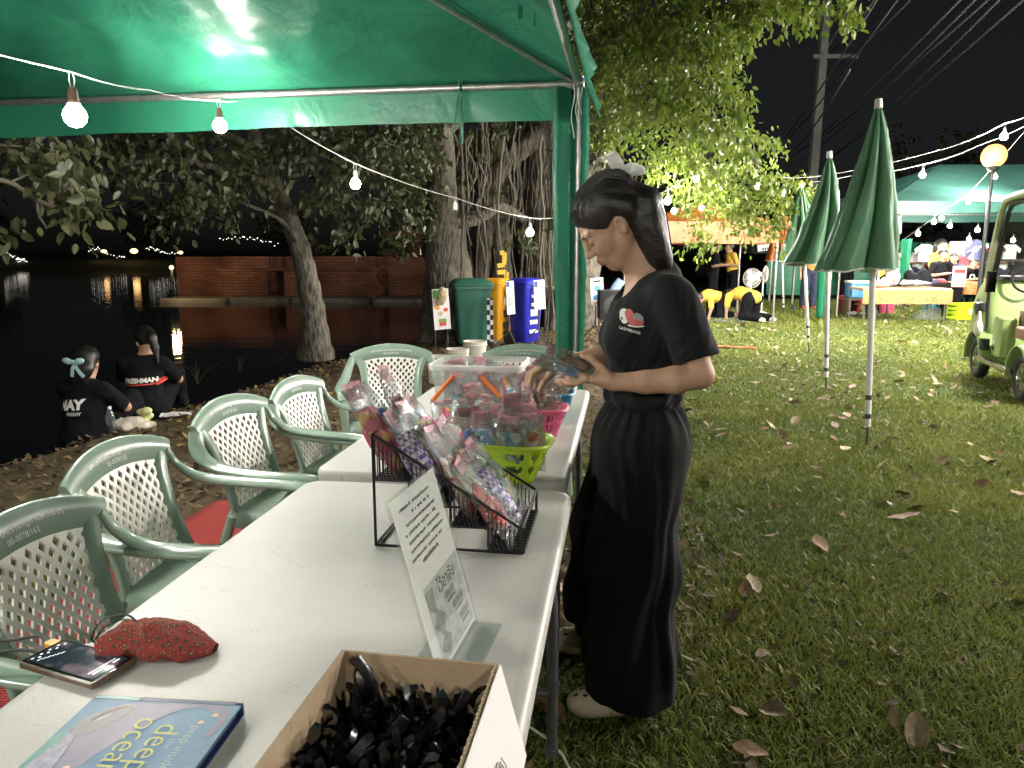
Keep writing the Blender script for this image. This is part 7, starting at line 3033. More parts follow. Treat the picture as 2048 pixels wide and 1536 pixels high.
def umbrella(label, foot, apex, zb, mat, R0=.26, seed=0, lean=(0, 0)):
    t = thing('market_umbrella', label, 'umbrella', foot, group='closed umbrellas in the lawn')
    ax = Vector(apex) - Vector(foot)
    H = ax.z
    pos = lambda z: Vector((ax.x * z / H, ax.y * z / H, z))
    MB().tube([pos(.14), pos(H - .02)], .021, 10).build('pole', white_pole, t)
    MB().tube([pos(-.05), pos(.15)], .009, 6).build('ground_spike', cord_d, t)
    for z in (.20, .34):
        MB().tube([pos(z), pos(z + .035)], .0225, 10).build('pole_band', cord_d, t)
    MB().tube([pos(H - .03), pos(H + .03)], [.028, .022], 10).build('finial', white_pole, t)
    n, L = 64, 26
    rings = []
    rnd = random.Random(seed)
    lob = [rnd.uniform(.75, 1.25) for _ in range(8)]
    off = Vector((lean[0], lean[1], 0))
    for j in range(L + 1):
        v = j / L
        z = H - .01 + (zb - H) * v
        r = R0 * (.06 + .94 * v ** .9)
        ring = []
        for k in range(n):
            a = 2 * PI * k / n
            f = a / (2 * PI) * 8
            i = int(f) % 8
            w = abs(math.sin(PI * f))
            rr = r * (.42 + .58 * (1 - (1 - w) ** 2 * .9) * (lob[i] * .5 + .5)) if v > .02 else r
            rr *= 1 + .09 * mnoise.noise(Vector((math.cos(a) * 2.5, math.sin(a) * 2.5 + z * 3, seed))) + .05 * mnoise.noise(Vector((math.cos(a) * 6, z * 9, math.sin(a) * 6)))
            tw = a + .35 * v * math.sin(i * 2.1 + seed)
            ring.append(pos(z) + off * v * v + Vector((math.cos(tw) * rr, math.sin(tw) * rr, (-.02 * w + .07 * (lob[i] - 1) + .012 * mnoise.noise(Vector((a * 6, seed, 2)))) * v)))
        rings.append(ring)
    o = MB().loft(rings, cap=False).build('canopy', mat, t, smooth=70)
    MB().tube([p for p in rings[-1]] + [rings[-1][0]], .006, 5, cap=False).build('hem', white_pole, t)
    for k in range(8):
        a = 2 * PI * (k + .5) / 8
        b_ = rings[-1][int((k + .5) / 8 * n) % n]
        MB().tube([pos(zb + .02), b_ * .97 + pos(zb) * .03], .006, 5).build('rib', steel_m, t)
    MB().tube([pos(zb - .02), pos(zb + .06)], .04, 10).build('runner', white_pole, t)
    return t


for (lab, f, a, zb_px, mt, R0, sd, ln) in (
        ('nearest and tallest closed green umbrella on a white pole', (1734, 890), (1757, 207), 533, umb_g, .27, 1, (-.14, 0)),
        ('middle closed green umbrella on a white pole', (1652, 781), (1659, 309), 524, umb_g, .27, 2, (-.16, 0)),
        ('farthest closed green umbrella, half hidden behind the middle one', (1618, 704), (1602, 372), 519, umb_g, .28, 3, (-.06, 0))):
    p = gnd(*f)
    ap = at(a[0], a[1], p.y)
    zb = at(1700, zb_px, p.y).z
    umbrella(lab, (p.x, p.y, 0), ap, zb, mt, R0, sd, ln)
p = at(1570, 585, 17.0)
umbrella('closed orange umbrella behind the green umbrellas', (p.x, p.y, 0), at(1562, 400, 17.0), at(1565, 518, 17).z, umb_o, .34, 4, (-.05, 0))

# ------------------------------------------------------------------ stall tent with bulbs, tables and goods
stall_f = fabric('stall_tarpaulin', (.035, .11, .09), .12, .5, .6)
stall = hip_tent('stall_tent', 'teal stall tent full of bright bulbs behind the umbrellas', Vector((14.6, 19.9, 0)), Vector((0, 1, 0)), Vector((1, 0, 0)), 4.6, 7.2, 2.36, .42, stall_f, seed=9, res=30, pole_r=.03)
for k, (px, py, Y, pw, lab) in enumerate(((1900, 452, 17.6, 30, 'small bulb right of the bright cluster in the stall tent'), (1972, 492, 19.0, 30, 'small bulb low behind the vehicle windscreen post'), (1883, 436, 16.2, 120, 'brightest bulb of the cluster in the stall tent'), (1868, 444, 16.8, 40, 'bulb at the left of the bright cluster in the stall tent'), (1836, 468, 17.2, 60, 'lower bulb in the stall tent, above the orange table'), (1955, 460, 17.0, 60, 'bulb in the stall tent beside the vehicle windscreen'), (1786, 501, 19.2, 30, 'small bulb low beside the tallest umbrella'), (1816, 501, 19.4, 30, 'small bulb by the teal tent post'), (1938, 478, 18.2, 40, 'bulb above the white banner in the stall'), (2026, 481, 18.0, 50, 'bulb seen through the vehicle windscreen'))):
    bulb(at(px, py, Y), lab, pw, r=.05, group='bulbs in the stall tent')
teal_cl = fabric('teal_curtain', (.03, .26, .14), .35, .4, .4)


def hang_strip(label, px0, px1, y0, y1, Y, taper=.5):
    a, b_ = at(px0, y0, Y), at(px1, y1, Y)
    t = MB().grid(lambda u, v: Vector((a.x + (b_.x - a.x) * (.5 + (u - .5) * (1 - taper * v)), Y + .06 * math.sin(u * 9), a.z + (b_.z - a.z) * v)), 10, 14).build('tent_curtain', teal_cl, None, smooth=60)
    add_mod(t, 'SOLIDIFY', thickness=.01)
    tag(t, label, 'curtain')


hang_strip('green curtain strip hanging behind the middle umbrella pole', 1634, 1652, 528, 636, 15.2, .5)
hang_strip('teal curtain strip on the stall post above the orange table', 1804, 1818, 478, 560, 16.2, .1)
for (px, py0, py1, Y, lab) in ((1655, 520, 645, 14.6, 'thin steel tent pole behind the middle umbrella'), (1673, 505, 628, 16.0, 'thin steel tent pole beside the red tub')):
    a, b_ = at(px, py0, Y), at(px, py1, Y)
    tag(MB().tube([Vector((b_.x, Y, 0)), Vector((b_.x, Y, 2.3))], .022, 8).build('tent_pole', steel_m), lab, 'pole')
cloth_o = bpy.data.materials.new('orange_ikat_cloth')
cloth_o.use_nodes = True
nt = cloth_o.node_tree
bs = nt.nodes['Principled BSDF']
bs.inputs['Roughness'].default_value = .85
tc = nt.nodes.new('ShaderNodeTexCoord')
mp = nt.nodes.new('ShaderNodeMapping')
mp.inputs['Scale'].default_value = (7, 7, 30)
nz = nt.nodes.new('ShaderNodeTexNoise')
nz.inputs['Scale'].default_value = 3
nz.inputs['Detail'].default_value = 5
rp = nt.nodes.new('ShaderNodeValToRGB')
rp.color_ramp.elements[0].position = .38
rp.color_ramp.elements[0].color = (.32, .10, .035, 1)
rp.color_ramp.elements[1].position = .62
rp.color_ramp.elements[1].color = (.60, .28, .10, 1)
nt.links.new(tc.outputs['Object'], mp.inputs[0])
nt.links.new(mp.outputs[0], nz.inputs['Vector'])
nt.links.new(nz.outputs['Fac'], rp.inputs['Fac'])
nt.links.new(rp.outputs[0], bs.inputs['Base Color'])


def stall_table(label, px0, px1, Y, ztop, drop):
    x0, x1 = at(px0, 570, Y).x, at(px1, 570, Y).x
    t = thing('stall_table', label, 'table', (x0, Y, 0), group='stall tables with orange cloth')
    W = x1 - x0
    MB().box((W / 2, .38, ztop - .02), (W, .76, .035)).build('tabletop', hdpe, t, smooth=False)

    def f(u, v):
        s = v * (drop + .80)
        if s < drop:
            return Vector((u * (W + .04) - .02, -.03 - .015 * math.sin(u * 22) * (1 - s / drop), ztop - drop + s))
        return Vector((u * (W + .04) - .02, -.02 + (s - drop), ztop + .006))
    MB().grid(f, 60, 12).build('tablecloth', cloth_o, t, smooth=60)
    for x in (.06, W - .06):
        for y in (.06, .7):
            MB().tube([(x, y, 0), (x, y, ztop - .03)], .018, 8).build('leg', grey_tube, t)
    return t


stall_table('near stall table draped in orange patterned cloth', 1729, 1904, 15.0, .66, .30)
stall_table('farther stall table with orange cloth beside the vehicle', 1908, 2010, 16.2, .72, .24)


def lump(name, label, cat, px, py, Y, s, mat, seed, n=5):
    S = SDF((-s[0] * 1.3, -s[1] * 1.3, -.02), (s[0] * 1.3, s[1] * 1.3, s[2] * 1.5), max(.012, s[2] / 12))
    rnd = random.Random(seed)
    for k in range(n):
        S.ell((rnd.uniform(-.6, .6) * s[0], rnd.uniform(-.4, .4) * s[1], s[2] * rnd.uniform(.35, .6)), (s[0] * rnd.uniform(.3, .5), s[1] * rnd.uniform(.4, .6), s[2] * rnd.uniform(.3, .5)), .03)
    o = S.build(name, mat, None, 1, lambda V: np.maximum(V + np.array([mnoise.fractal(Vector(q) * 12, 1, 2, 3) for q in V], np.float32)[:, None] * np.array((.015, .015, .02), np.float32), np.array((-9, -9, .0), np.float32)))
    o.location = at(px, py, Y)
    return tag(o, label, cat)


lump('backpack', 'black backpack lying on the orange stall table', 'bag', 1832, 572, 15.3, (.30, .2, .36), _cloth['black'], 1, 7)
lump('folded_clothes', 'grey folded clothes along the orange stall table', 'clothes', 1825, 573, 15.15, (.42, .16, .13), _cloth['grey'], 2, 8)
lump('folded_clothes', 'white crumpled cloth at the left end of the orange table', 'clothes', 1768, 575, 15.2, (.16, .15, .2), _cloth['white'], 3)
lump('folded_clothes', 'navy cloth beside the red pouch on the stall table', 'clothes', 1857, 571, 15.3, (.16, .15, .14), _cloth['navy'], 4)
lump('red_pouch', 'dark red pouch on the stall table before the seated man', 'pouch', 1880, 566, 15.3, (.2, .12, .09), _cloth['maroon'], 5)
lump('camera_case', 'grey and white equipment case on the stall table', 'case', 1785, 573, 15.5, (.16, .15, .34), pm('case_grey', (.35, .36, .38), .4, var=.3, vs=12), 6, 6)
lump('dark_bundle', 'dark bundle on the grass between the umbrellas and the people', 'bundle', 1588, 624, 18.0, (.12, .1, .14), _cloth['navy'], 7)
lump('pale_slippers', 'pale slippers on the grass beside the red tub', 'slippers', 1712, 630, 16.2, (.2, .1, .08), shoe_w, 8)
sgp = thing('price_sign', 'pink printed price sign standing on the stall table', 'sign', at(1916, 574, 16.0))
MB().box((0, 0, .22), (.29, .02, .44)).build('card', pm('pale_pink_card', (.68, .36, .35), .6, var=.08), sgp, smooth=False)
MB().box((0, -.013, .33), (.22, .004, .07)).build('heading', pm('poster_red', (.55, .06, .05), .6), sgp, smooth=False)
for r_ in range(3):
    for c_ in range(3):
        MB().box((-.08 + c_ * .08, -.013, .18 - r_ * .06), (.05, .004, .03)).build('entry', pm('pink_ink', (.6, .2, .2), .6), sgp, smooth=False)
# people at the stall
for (lab, px, Y, rz, sh, hr_, sc_) in (('man in a black shirt seated behind the orange stall table', 1880, 16.6, 185, 'black', 'short', 1.12), ('child in a black shirt with a white badge at the stall', 1942, 17.2, 190, 'black', 'short', .95), ('dark-haired person bending behind the pink price sign', 1908, 17.4, 150, 'navy', 'long', 1.05), ('person in maroon standing back in the stall', 1922, 18.6, 180, 'maroon', 'long', 1.25), ('person in yellow standing at the back of the stall', 1872, 19.0, 200, 'yellow', 'long', 1.30), ('person in grey seated far left in the stall', 1795, 18.6, 170, 'grey', 'long', 1.1)):
    x = at(px, 520, Y).x
    figure(lab, (x, Y, .06 if sc_ > .9 else .0), R(rz + 90), sit_chair(), sh, 'black', hr_, h=.013, group='people at the stall', scale=sc_)
    t = thing('stall_stool', 'plain stool under the ' + lab.split(' seated')[0].split(' bending')[0].split(' standing')[0], 'stool', (x, Y, 0))
    MB().rbox((0, 0, .40 * sc_), (.36, .36, .04), .03).build('seat', bluep, t)
    for sx in (-1, 1):
        for sy in (-1, 1):
            MB().tube([(sx * .14, sy * .14, .38 * sc_), (sx * .17, sy * .17, 0)], .016, 6).build('leg', bluep, t)
p = at(1942, 548, 16.98)
bd = thing('shirt_badge', 'white round badge on the black shirt of the child', 'badge', p + Vector((0, -.06, -.06)))
MB().tube([(.05 * math.cos(a), 0, .05 * math.sin(a)) for a in [k * PI / 8 for k in range(17)]], .012, 6, cap=False).build('ring', white_p, bd)
for (lab, px, Y, rz, sh) in (('person in white standing far back between the stall posts', 1838, 21.5, 170, 'white'), ('person in red standing far back in the stall', 1855, 21.8, 200, 'red'), ('person in grey standing far back beside the banner', 1965, 21.2, 185, 'grey'), ('person in white standing behind the vehicle windscreen', 2005, 20.8, 180, 'white')):
    figure(lab, (at(px, 520, Y).x, Y, 0), R(rz + 90), stand('hold'), sh, 'navy', 'short', h=.016, group='people far back in the stall')
bw2 = MB().grid(lambda u, v: Vector((7.6 + u * 7.0, 22.6 + .05 * math.sin(u * 40), .1 + v * 1.55)), 60, 4).build('stall_curtain', teal_cl, None, smooth=60)
tag(bw2, 'teal cloth hung across the back of the stall', 'curtain')
for k, (px, col) in enumerate(((1850, 'white'), (1895, 'orange'), (1990, 'maroon'), (2020, 'white'))):
    p = at(px, 506, 20.2)
    t = thing('hanging_shirt', 'small %s shirt hung on the stall line%s' % (col, '' if k in (1, 2) else (', at left' if k == 0 else ', at right')), 'shirt', p, group='shirts hung in the stall')
    MB().prism([(-.16, -.22), (.16, -.22), (.16, .08), (.25, .0), (.28, .10), (.12, .22), (-.12, .22), (-.28, .10), (-.25, .0), (-.16, .08)], -.02, .02, Matrix.Rotation(PI / 2, 4, 'X')).build('shirt', _cloth[col], t, smooth=False)
    MB().tube([(-.14, 0, .22), (0, 0, .27), (.14, 0, .22)], .008, 5).build('hanger', cord_d, t)
# banner, cut-out, round plaque
bn2 = thing('stall_banner', 'white banner with dark lettering hung in the stall', 'banner', at(1926, 495, 17.6))
MB().grid(lambda u, v: Vector(((u - .5) * .62, .02 * math.sin(u * 7), (v - .5) * .27)), 14, 6).build('cloth', paper, bn2, smooth=60)
for k in range(6):
    m = MB()
    x = -.17 + k * .06
    m.box((x, -.03, .0), (.012, .006, .09))
    m.box((x + .025, -.03, .02 * (-1) ** k), (.012, .006, .08))
    m.box((x + .012, -.03, .045 if k % 2 else -.04), (.035, .006, .014))
    m.build('letter', ink, bn2, smooth=False)
cut = thing('cutout_sign', 'pink cut-out figure board beside the tallest umbrella', 'sign', at(1788, 469, 15.6))
ol = [(-.13, 0), (.14, .03), (.13, .24), (.08, .28), (.11, .33), (.11, .42), (.05, .48), (-.04, .49), (-.10, .43), (-.12, .32), (-.12, .24)]
MX = Matrix.Rotation(PI / 2, 4, 'X')
MB().prism(ol, -.012, .012, MX).build('board', pm('cutout_white', (.74, .66, .64), .6), cut, smooth=False)
MB().prism([(x * .86, .012 + y * .5) for x, y in [(-.12, 0), (.13, .03), (.12, .42), (.0, .46), (-.11, .42)]], .013, .016, MX).build('pink_dress', pm('cutout_pink', (.60, .28, .28), .6, var=.1), cut, smooth=False)
MB().prism([(.085 * math.cos(a), .37 + .10 * math.sin(a)) for a in [2 * PI * k / 18 for k in range(18)]], .013, .017, MX).build('hair_shape', pm('cutout_brown', (.26, .12, .10), .6, var=.1), cut, smooth=False)
MB().prism([(.055 * math.cos(a), .345 + .06 * math.sin(a)) for a in [2 * PI * k / 18 for k in range(18)]], .017, .020, MX).build('face_shape', pm('cutout_peach', (.66, .48, .40), .6), cut, smooth=False)
MB().tube([(0, .03, .1), (0, .03, -1.75)], .014, 6).build('stick', cord_d, cut)
pq = thing('round_plaque', 'round dark blue printed plaque hung beside the windscreen', 'plaque', at(1950, 500, 15.6))
MB().lathe([(.21, -.006), (.215, 0), (.21, .006)], 28).build('disc', blotch('plaque_print', [(.05, .06, .14), (.10, .11, .22), (.45, .34, .30), (.55, .56, .60), (.05, .06, .14)], 9), pq).rotation_euler = (PI / 2, 0, 0)
# tubs and boxes on the grass
p = gnd(1698, 627)
t = thing('wash_tub', 'large dark red plastic tub on the grass', 'tub', (p.x, p.y, 0))
m = MB().lathe([(.20, 0), (.235, .2), (.27, .38), (.29, .385), (.29, .40), (.265, .40), (.22, .05), (.01, .03)], 28, cap=False)
m.build('tub_wall', pm('dark_red_plastic', (.26, .02, .03), .4, var=.08), t)
MB().tube([(-.02, -.262, .22), (.0, -.275, .235), (.05, -.272, .235), (.07, -.258, .22)], .014, 6).build('handle', sock_w, t)
p = at(1716, 590, 16.6)
t = thing('cool_box', 'blue cool box with white lid above the red tub', 'cool box', (p.x, p.y, .38))
MB().rbox((0, 0, .17), (.48, .36, .32), .04).build('body', pm('cool_blue', (.07, .24, .42), .45, var=.08), t)
MB().rbox((0, 0, .355), (.50, .38, .05), .04).build('lid', sock_w, t)
MB().tube(bez([(-.2, -.19, .3), (-.1, -.2, .2), (.1, -.2, .18), (.2, -.19, .32)], 5), .008, 6).build('handle', sock_w, t)
t = thing('low_bench', 'low wooden bench carrying the blue cool box', 'bench', (p.x, p.y, 0))
MB().box((0, 0, .36), (.6, .4, .03)).build('seat', pm('dead_wood', (.20, .14, .09), .9), t, smooth=False)
for sx in (-1, 1):
    MB().box((sx * .25, 0, .17), (.04, .34, .34)).build('leg', pm('dead_wood', (.20, .14, .09), .9), t, smooth=False)
p = gnd(1772, 628)
basket_far = thing('pink_basket', 'pink perforated basket under the orange stall table', 'basket', (p.x, p.y, 0))
MB().lathe([(.14, 0), (.17, .26), (.185, .265), (.18, .275), (.15, .02), (.01, .015)], 20, cap=False).build('wall', pinkp, basket_far)
p = gnd(1852, 640)
t = thing('clear_box', 'clear plastic box on the grass before the stall table', 'box', (p.x, p.y, 0), .2)
MB().rbox((0, 0, .12), (.46, .34, .24), .05).build('box_wall', clear_pl, t)
p = gnd(1930, 640)
t = thing('green_crate', 'lime green plastic crate on the grass beside the vehicle', 'crate', (p.x, p.y, 0))
for z in (.05, .14, .23, .32):
    m = MB()
    m.box((0, -.2, z), (.56, .015, .05))
    m.box((0, .2, z), (.56, .015, .05))
    m.box((-.28, 0, z), (.015, .39, .05))
    m.box((.28, 0, z), (.015, .39, .05))
    m.build('slat_band', lime, t, smooth=False)
for sx in (-1, 1):
    for sy in (-1, 1):
        MB().box((sx * .272, sy * .192, .18), (.03, .03, .36)).build('corner_post', lime, t, smooth=False)
MB().box((0, 0, .02), (.54, .38, .015)).build('base', lime, t, smooth=False)
MB().box((.06, -.212, .18), (.24, .006, .10)).build('label_card', stw, t, smooth=False)

# ------------------------------------------------------------------ people on the lawn
p = gnd(1438, 640)
figure('person in yellow shirt crawling on the mat, head down at left', (p.x + .0, p.y + .3, .02), R(215), crawl(), 'yellow', 'black', 'short', shoe_w, group='people kneeling on the mat')
p = gnd(1502, 643)
figure('kneeling person in black trousers and yellow shirt, pale soles showing', (p.x, p.y + .15, .02), R(118), crawl(), 'yellow', 'black', 'short', shoe_w, group='people kneeling on the mat', scale=1.1)
p = gnd(1462, 618)
J = stand('hold', lean=.08)
figure('person in a yellow shirt standing and holding something pale', (p.x, p.y, 0), R(195), J, 'yellow', 'black', 'short', group='people standing on the lawn')
p = at(1425, 560, 17.8)
figure('person in black standing beside the yellow-shirted helper', (p.x, p.y, 0), R(-20), stand('hold'), 'black', 'black', 'long', group='people standing on the lawn')
p = gnd(1614, 619)
figure('person in an orange shirt and dark trousers behind the umbrella poles', (p.x, p.y, 0), R(-85), stand(), 'orange', 'navy', 'short', pm('red_trainer', (.4, .06, .05), .7), group='people standing on the lawn', scale=1.05)
p = gnd(1690, 600)
figure('person in black standing behind the red tub', (p.x, p.y, 0), R(-80), stand('hold'), 'black', 'black', 'long', group='people standing on the lawn')
p = at(1755, 560, 17.4)
figure('person in a yellow shirt standing behind the nearest umbrella pole', (p.x, p.y, 0), R(-95), stand('hold'), 'yellow', 'black', 'short', group='people standing on the lawn', scale=.9)
chk = gingham('blue_check_mat', (.05, .10, .34), (.50, .55, .62), 5)
p = gnd(1462, 643)
o = MB().grid(lambda u, v: Vector(((u - .5) * 1.6, (v - .5) * 1.2, .012)), 2, 2).build('picnic_mat', chk, None, smooth=False, loc=(p.x, p.y + .5, 0))
add_mod(o, 'SOLIDIFY', thickness=.006)
tag(o, 'blue and white checked mat under the kneeling people', 'mat')
# orange-red strip of tape on the grass
a, b_ = gnd(1425, 696), gnd(1508, 700)
o = MB().strip(bez([a, a.lerp(b_, .4) + Vector((0, .03, 0)), b_ + Vector((0, -.02, 0)), b_ + Vector((-.1, .06, 0))], 6), .075, .012, Vector((0, 0, 1))).build('plastic_strip', pm('orange_red_plastic', (.52, .11, .05), .5, var=.15, vs=12), None, loc=(0, 0, .03))
tag(o, 'orange-red plastic strip lying across the lawn', 'strip')


def fan(label, px, py, Y, rz, zh):
    p = at(px, py, Y)
    t = thing('pedestal_fan', label, 'fan', (p.x, p.y, 0), rz, group='pedestal fans on the lawn')
    wp = pm('fan_white', (.62, .61, .57), .5, var=.06)
    z = p.z
    MB().lathe([(.19, 0), (.19, .015), (.10, .04), (.03, .06)], 20).build('base', wp, t)
    MB().tube([(0, 0, .05), (0, 0, z - .05)], .018, 8).build('stand', wp, t)
    MB().tube([(0, .02, z), (0, .15, z)], [.055, .04], 12).build('motor', wp, t)
    g = MB()
    for k in range(36):
        a = 2 * PI * k / 36
        d = Vector((math.cos(a), 0, math.sin(a)))
        c = Vector((0, -.04, z))
        g.tube([c + d * .03 + Vector((0, -.05, 0)), c + d * .13 + Vector((0, -.045, 0)), c + d * .20, c + d * .13 + Vector((0, .045, 0)), c + d * .05 + Vector((0, .05, 0))], .0022, 4)
    for r_, yy in ((.20, -.04), (.13, -.085), (.05, -.09)):
        g.tube([Vector((r_ * math.cos(a), yy, z + r_ * math.sin(a))) for a in [2 * PI * k / 24 for k in range(25)]], .004, 5, cap=False)
    g.build('guard', wp, t)
    for k in range(3):
        a = 2 * PI * k / 3
        d = Vector((math.cos(a), 0, math.sin(a)))
        s = Vector((-math.sin(a), 0, math.cos(a)))
        c = Vector((0, -.04, z))
        MB().add([c + d * .03 - s * .02, c + d * .17 - s * .07 + Vector((0, -.02, 0)), c + d * .175 + s * .05 + Vector((0, .02, 0)), c + d * .03 + s * .03], [(0, 1, 2, 3)]).build('blade', pm('fan_blade', (.35, .36, .37), .5), t)
    MB().ball((0, -.09, z), (.03, .012, .03), 10, 6).build('hub', wp, t)


fan('white pedestal fan facing the viewer beyond the kneeling people', 1503, 556, 15.9, .1, .8)
fan('white pedestal fan turned sideways, just right of the other fan', 1527, 548, 17.0, 1.1, .9)
# dark stall umbrella with white printed band + orange canopy roof behind the tree
pp = at(1545, 486, 21)
t = thing('printed_umbrella', 'open dark umbrella with a white printed panel behind the lawn', 'umbrella', (pp.x, 21, 0))
zt = pp.z
MB().lathe([(.02, zt + .55), (.5, zt + .32), (1.0, zt + .02), (1.12, zt - .1), (1.10, zt - .28)], 8, cap=False).build('canopy', pm('umbrella_black', (.02, .022, .03), .6), t, smooth=20)
MB().grid(lambda u, v: Vector((-.75 + u * .95, -1.0 - .12 * (1 - v), zt - .24 + v * .30 + u * .16)), 6, 3).build('white_panel', paper, t)
MB().tube([(0, 0, 0), (0, 0, zt + .5)], .025, 8).build('pole', steel_m, t)
m = MB()
for k in range(13):
    m.box((-.62 + k * .06, -1.135, zt - .17 + k * .0095), (.034, .006, .05))
m.build('panel_lettering', ink, t, smooth=False)
MB().tube([Vector((-.25 + .12 * math.cos(a), -1.09, zt - .0 + .05 * math.sin(a))) for a in [2 * PI * k / 16 for k in range(17)]], .014, 5).build('panel_emblem', ink, t)
ot = hip_tent('orange_canopy', 'orange canopy roof glowing behind the lit leaves', Vector((5.15, 17.2, 0)), Vector((0, 1, 0)), Vector((1, 0, 0)), 2.4, 2.6, 1.95, .35, umb_o, val_h=.42, seed=14, res=16, pole_r=.02)
bulb(at(1362, 452, 15.9), 'bulb lighting the orange canopy from inside', 9, r=.04)

# ------------------------------------------------------------------ street furniture
gl = thing('globe_lamp', 'glowing orange globe lamp on a tall thin post', 'lamp post', Vector((at(1988, 312, 13.5).x, 13.5, 0)))
gz = at(1988, 312, 13.5).z
MB().ball((0, 0, gz), .20, 20, 14).build('globe', emis('amber_globe', (1, .48, .12), 1.0), gl)
MB().tube([(0, 0, 0), (0, 0, gz - .2)], [.05, .028], 10).build('post', pm('dark_iron', (.03, .03, .03), .5, .4), gl)
MB().lathe([(.06, gz - .26), (.10, gz - .21), (.10, gz - .17)], 14).build('collar', pm('dark_iron', (.03, .03, .03), .5, .4), gl)
L = bpy.data.lights.new('globe_light', 'POINT')
L.energy = 260
L.color = (1, .58, .25)
L.shadow_soft_size = .215
lo_ = bpy.data.objects.new('globe_light', L)
COL.objects.link(lo_)
lo_.parent = gl
lo_.location = (0, 0, gz)
up = thing('utility_pole', 'tall grey concrete utility pole with crossarms against the night sky', 'utility pole', Vector((at(1618, 400, 30).x, 30, 0)))
MB().tube([(0, 0, 0), (.12, 0, 7), (.26, 0, 15)], [.24, .2, .15], 4).build('pole', pm('pole_concrete', (.24, .235, .22), .9, var=.2, vs=2), up, smooth=False)
for z, w in ((10.1, 1.5), (8.6, 1.3)):
    MB().box((.6, -.1, z), (w * 1.3, .12, .14)).build('crossarm', pm('pole_concrete', (.24, .235, .22), .9), up, smooth=False)
MB().tube([(.15, -.1, 8.7), (.9, -.1, 10.0)], .03, 6).build('brace', steel_m, up)
for k, (x0, y0, x1, y1_) in enumerate(((1560, 292, 1802, -10), (1548, 300, 1760, -10), (1600, 300, 1985, -8), (1590, 330, 1960, -10), (1620, 345, 2005, -6), (1575, 320, 1930, -10), (1640, 150, 1830, -10), (1650, 110, 1755, -10), (1610, 350, 2070, -20), (1585, 300, 1700, 140))):
    a, b_ = at(x0, y0, 42), at(x1, y1_, 17)
    cable('power_line', 'thin overhead power line slanting across the sky, number %s from the left' % ['two', 'one', 'eight', 'six', 'nine', 'five', 'four', 'three', 'ten', 'seven'][k], [a, a.lerp(b_, .5) + Vector((0, 0, -.25)), b_], .026, .06, pm('line_grey', (.07, .07, .07), .6), group='overhead power lines')

# ------------------------------------------------------------------ green electric cart at the right edge
cart_g = pm('cart_green', (.31, .42, .16), .3, var=.05, coat=.4)
chrome = pm('chrome', (.7, .7, .7), .18, 1.0, var=.05)
blackp = pm('cart_black', (.015, .015, .016), .5, var=.1)
pf, pr = gnd(1956, 757), gnd(2046, 806)
fwd = (pf - pr).normalized()
rgt = Vector((fwd.y, -fwd.x, 0))
cart = thing('electric_cart', 'pale green electric cart with spoked wheels at the right edge', 'cart')
cart.matrix_world = frame_mat(pf, fwd, -rgt, Vector((0, 0, 1)))
# local: x forward, y left; the near front wheel's contact point is the origin
WB = (pf - pr).length


def wheel(x, y):
    w = MB()
    N = 30
    w.tube([(x + .185 * math.cos(2 * PI * k / N), y, .24 + .185 * math.sin(2 * PI * k / N)) for k in range(N + 1)], .056, 10, cap=False, flat=1.0)
    o = w.build('wheel', pm('tyre_rubber', (.018, .018, .018), .8, var=.1), cart)
    r_ = MB()
    r_.tube([(x + .125 * math.cos(2 * PI * k / N), y + .03, .24 + .125 * math.sin(2 * PI * k / N)) for k in range(N + 1)], .014, 6, cap=False)
    r_.build('rim', chrome, o)
    for k in range(10):
        a = 2 * PI * k / 10
        MB().tube([(x, y + .035, .24), (x + .12 * math.cos(a), y + .03, .24 + .12 * math.sin(a))], .009, 5).build('spoke', chrome, o)
    MB().lathe([(.035, 0), (.03, .02), (.005, .025)], 12).build('hub', chrome, o).matrix_local = Matrix.Translation((x, y + .035, .24)) @ Matrix.Rotation(-PI / 2, 4, 'X')


def fender(x, y):
    m = MB()

    def f(u, v):
        a = R(-10 + 200 * u)
        r = .285 + .012 * math.sin(PI * v)
        return Vector((x + r * math.cos(a), y + .10 - v * .30, .25 + r * math.sin(a)))
    m.grid(f, 20, 8)
    o = m.build('fender', cart_g, cart, smooth=60)
    add_mod(o, 'SOLIDIFY', thickness=.012)


for x in (0, -WB):
    wheel(x, 0)
    wheel(x, -.95)
    fender(x, 0)
    fender(x, -.95)
# cowl: curved front body
rings = []
for z, x0, x1, y0, y1_ in ((.34, -.10, .46, -.04, -.90), (.55, -.16, .52, .02, -.96), (.80, -.12, .50, .02, -.96), (1.0, -.08, .42, -.01, -.93), (1.10, -.04, .32, -.04, -.90)):
    ring = []
    r = .1
    for cx, cy_, a0 in ((x1 - r, y0 - r, 0), (x0 + r, y0 - r, 90), (x0 + r, y1_ + r, 180), (x1 - r, y1_ + r, 270)):
        for k in range(5):
            a = R(a0 + 90 * k / 4)
            ring.append(Vector((cx + r * math.cos(a), cy_ + r * math.sin(a), z)))
    rings.append(ring)
MB().loft(rings).build('front_cowl', cart_g, cart, smooth=50)
MB().ball((.24, .022, .78), (.075, .012, .10), 14, 8).build('side_lamp', blackp, cart)
MB().rbox((-.62, -.47, .30), (1.1, .80, .10), .04).build('floor', cart_g, cart)
MB().rbox((-.50, -.06, .52), (.30, .16, .42), .06).build('side_panel', cart_g, cart)
MB().ball((-.46, .022, .40), (.022, .008, .026), 10, 6).build('charge_port', blackp, cart)
MB().box((-.47, .022, .47), (.06, .004, .05)).build('sticker', stw, cart, smooth=False)
MB().tube([(-.20, .07, .26), (-WB + .22, .07, .26)], .035, 10).build('running_board', chrome, cart)
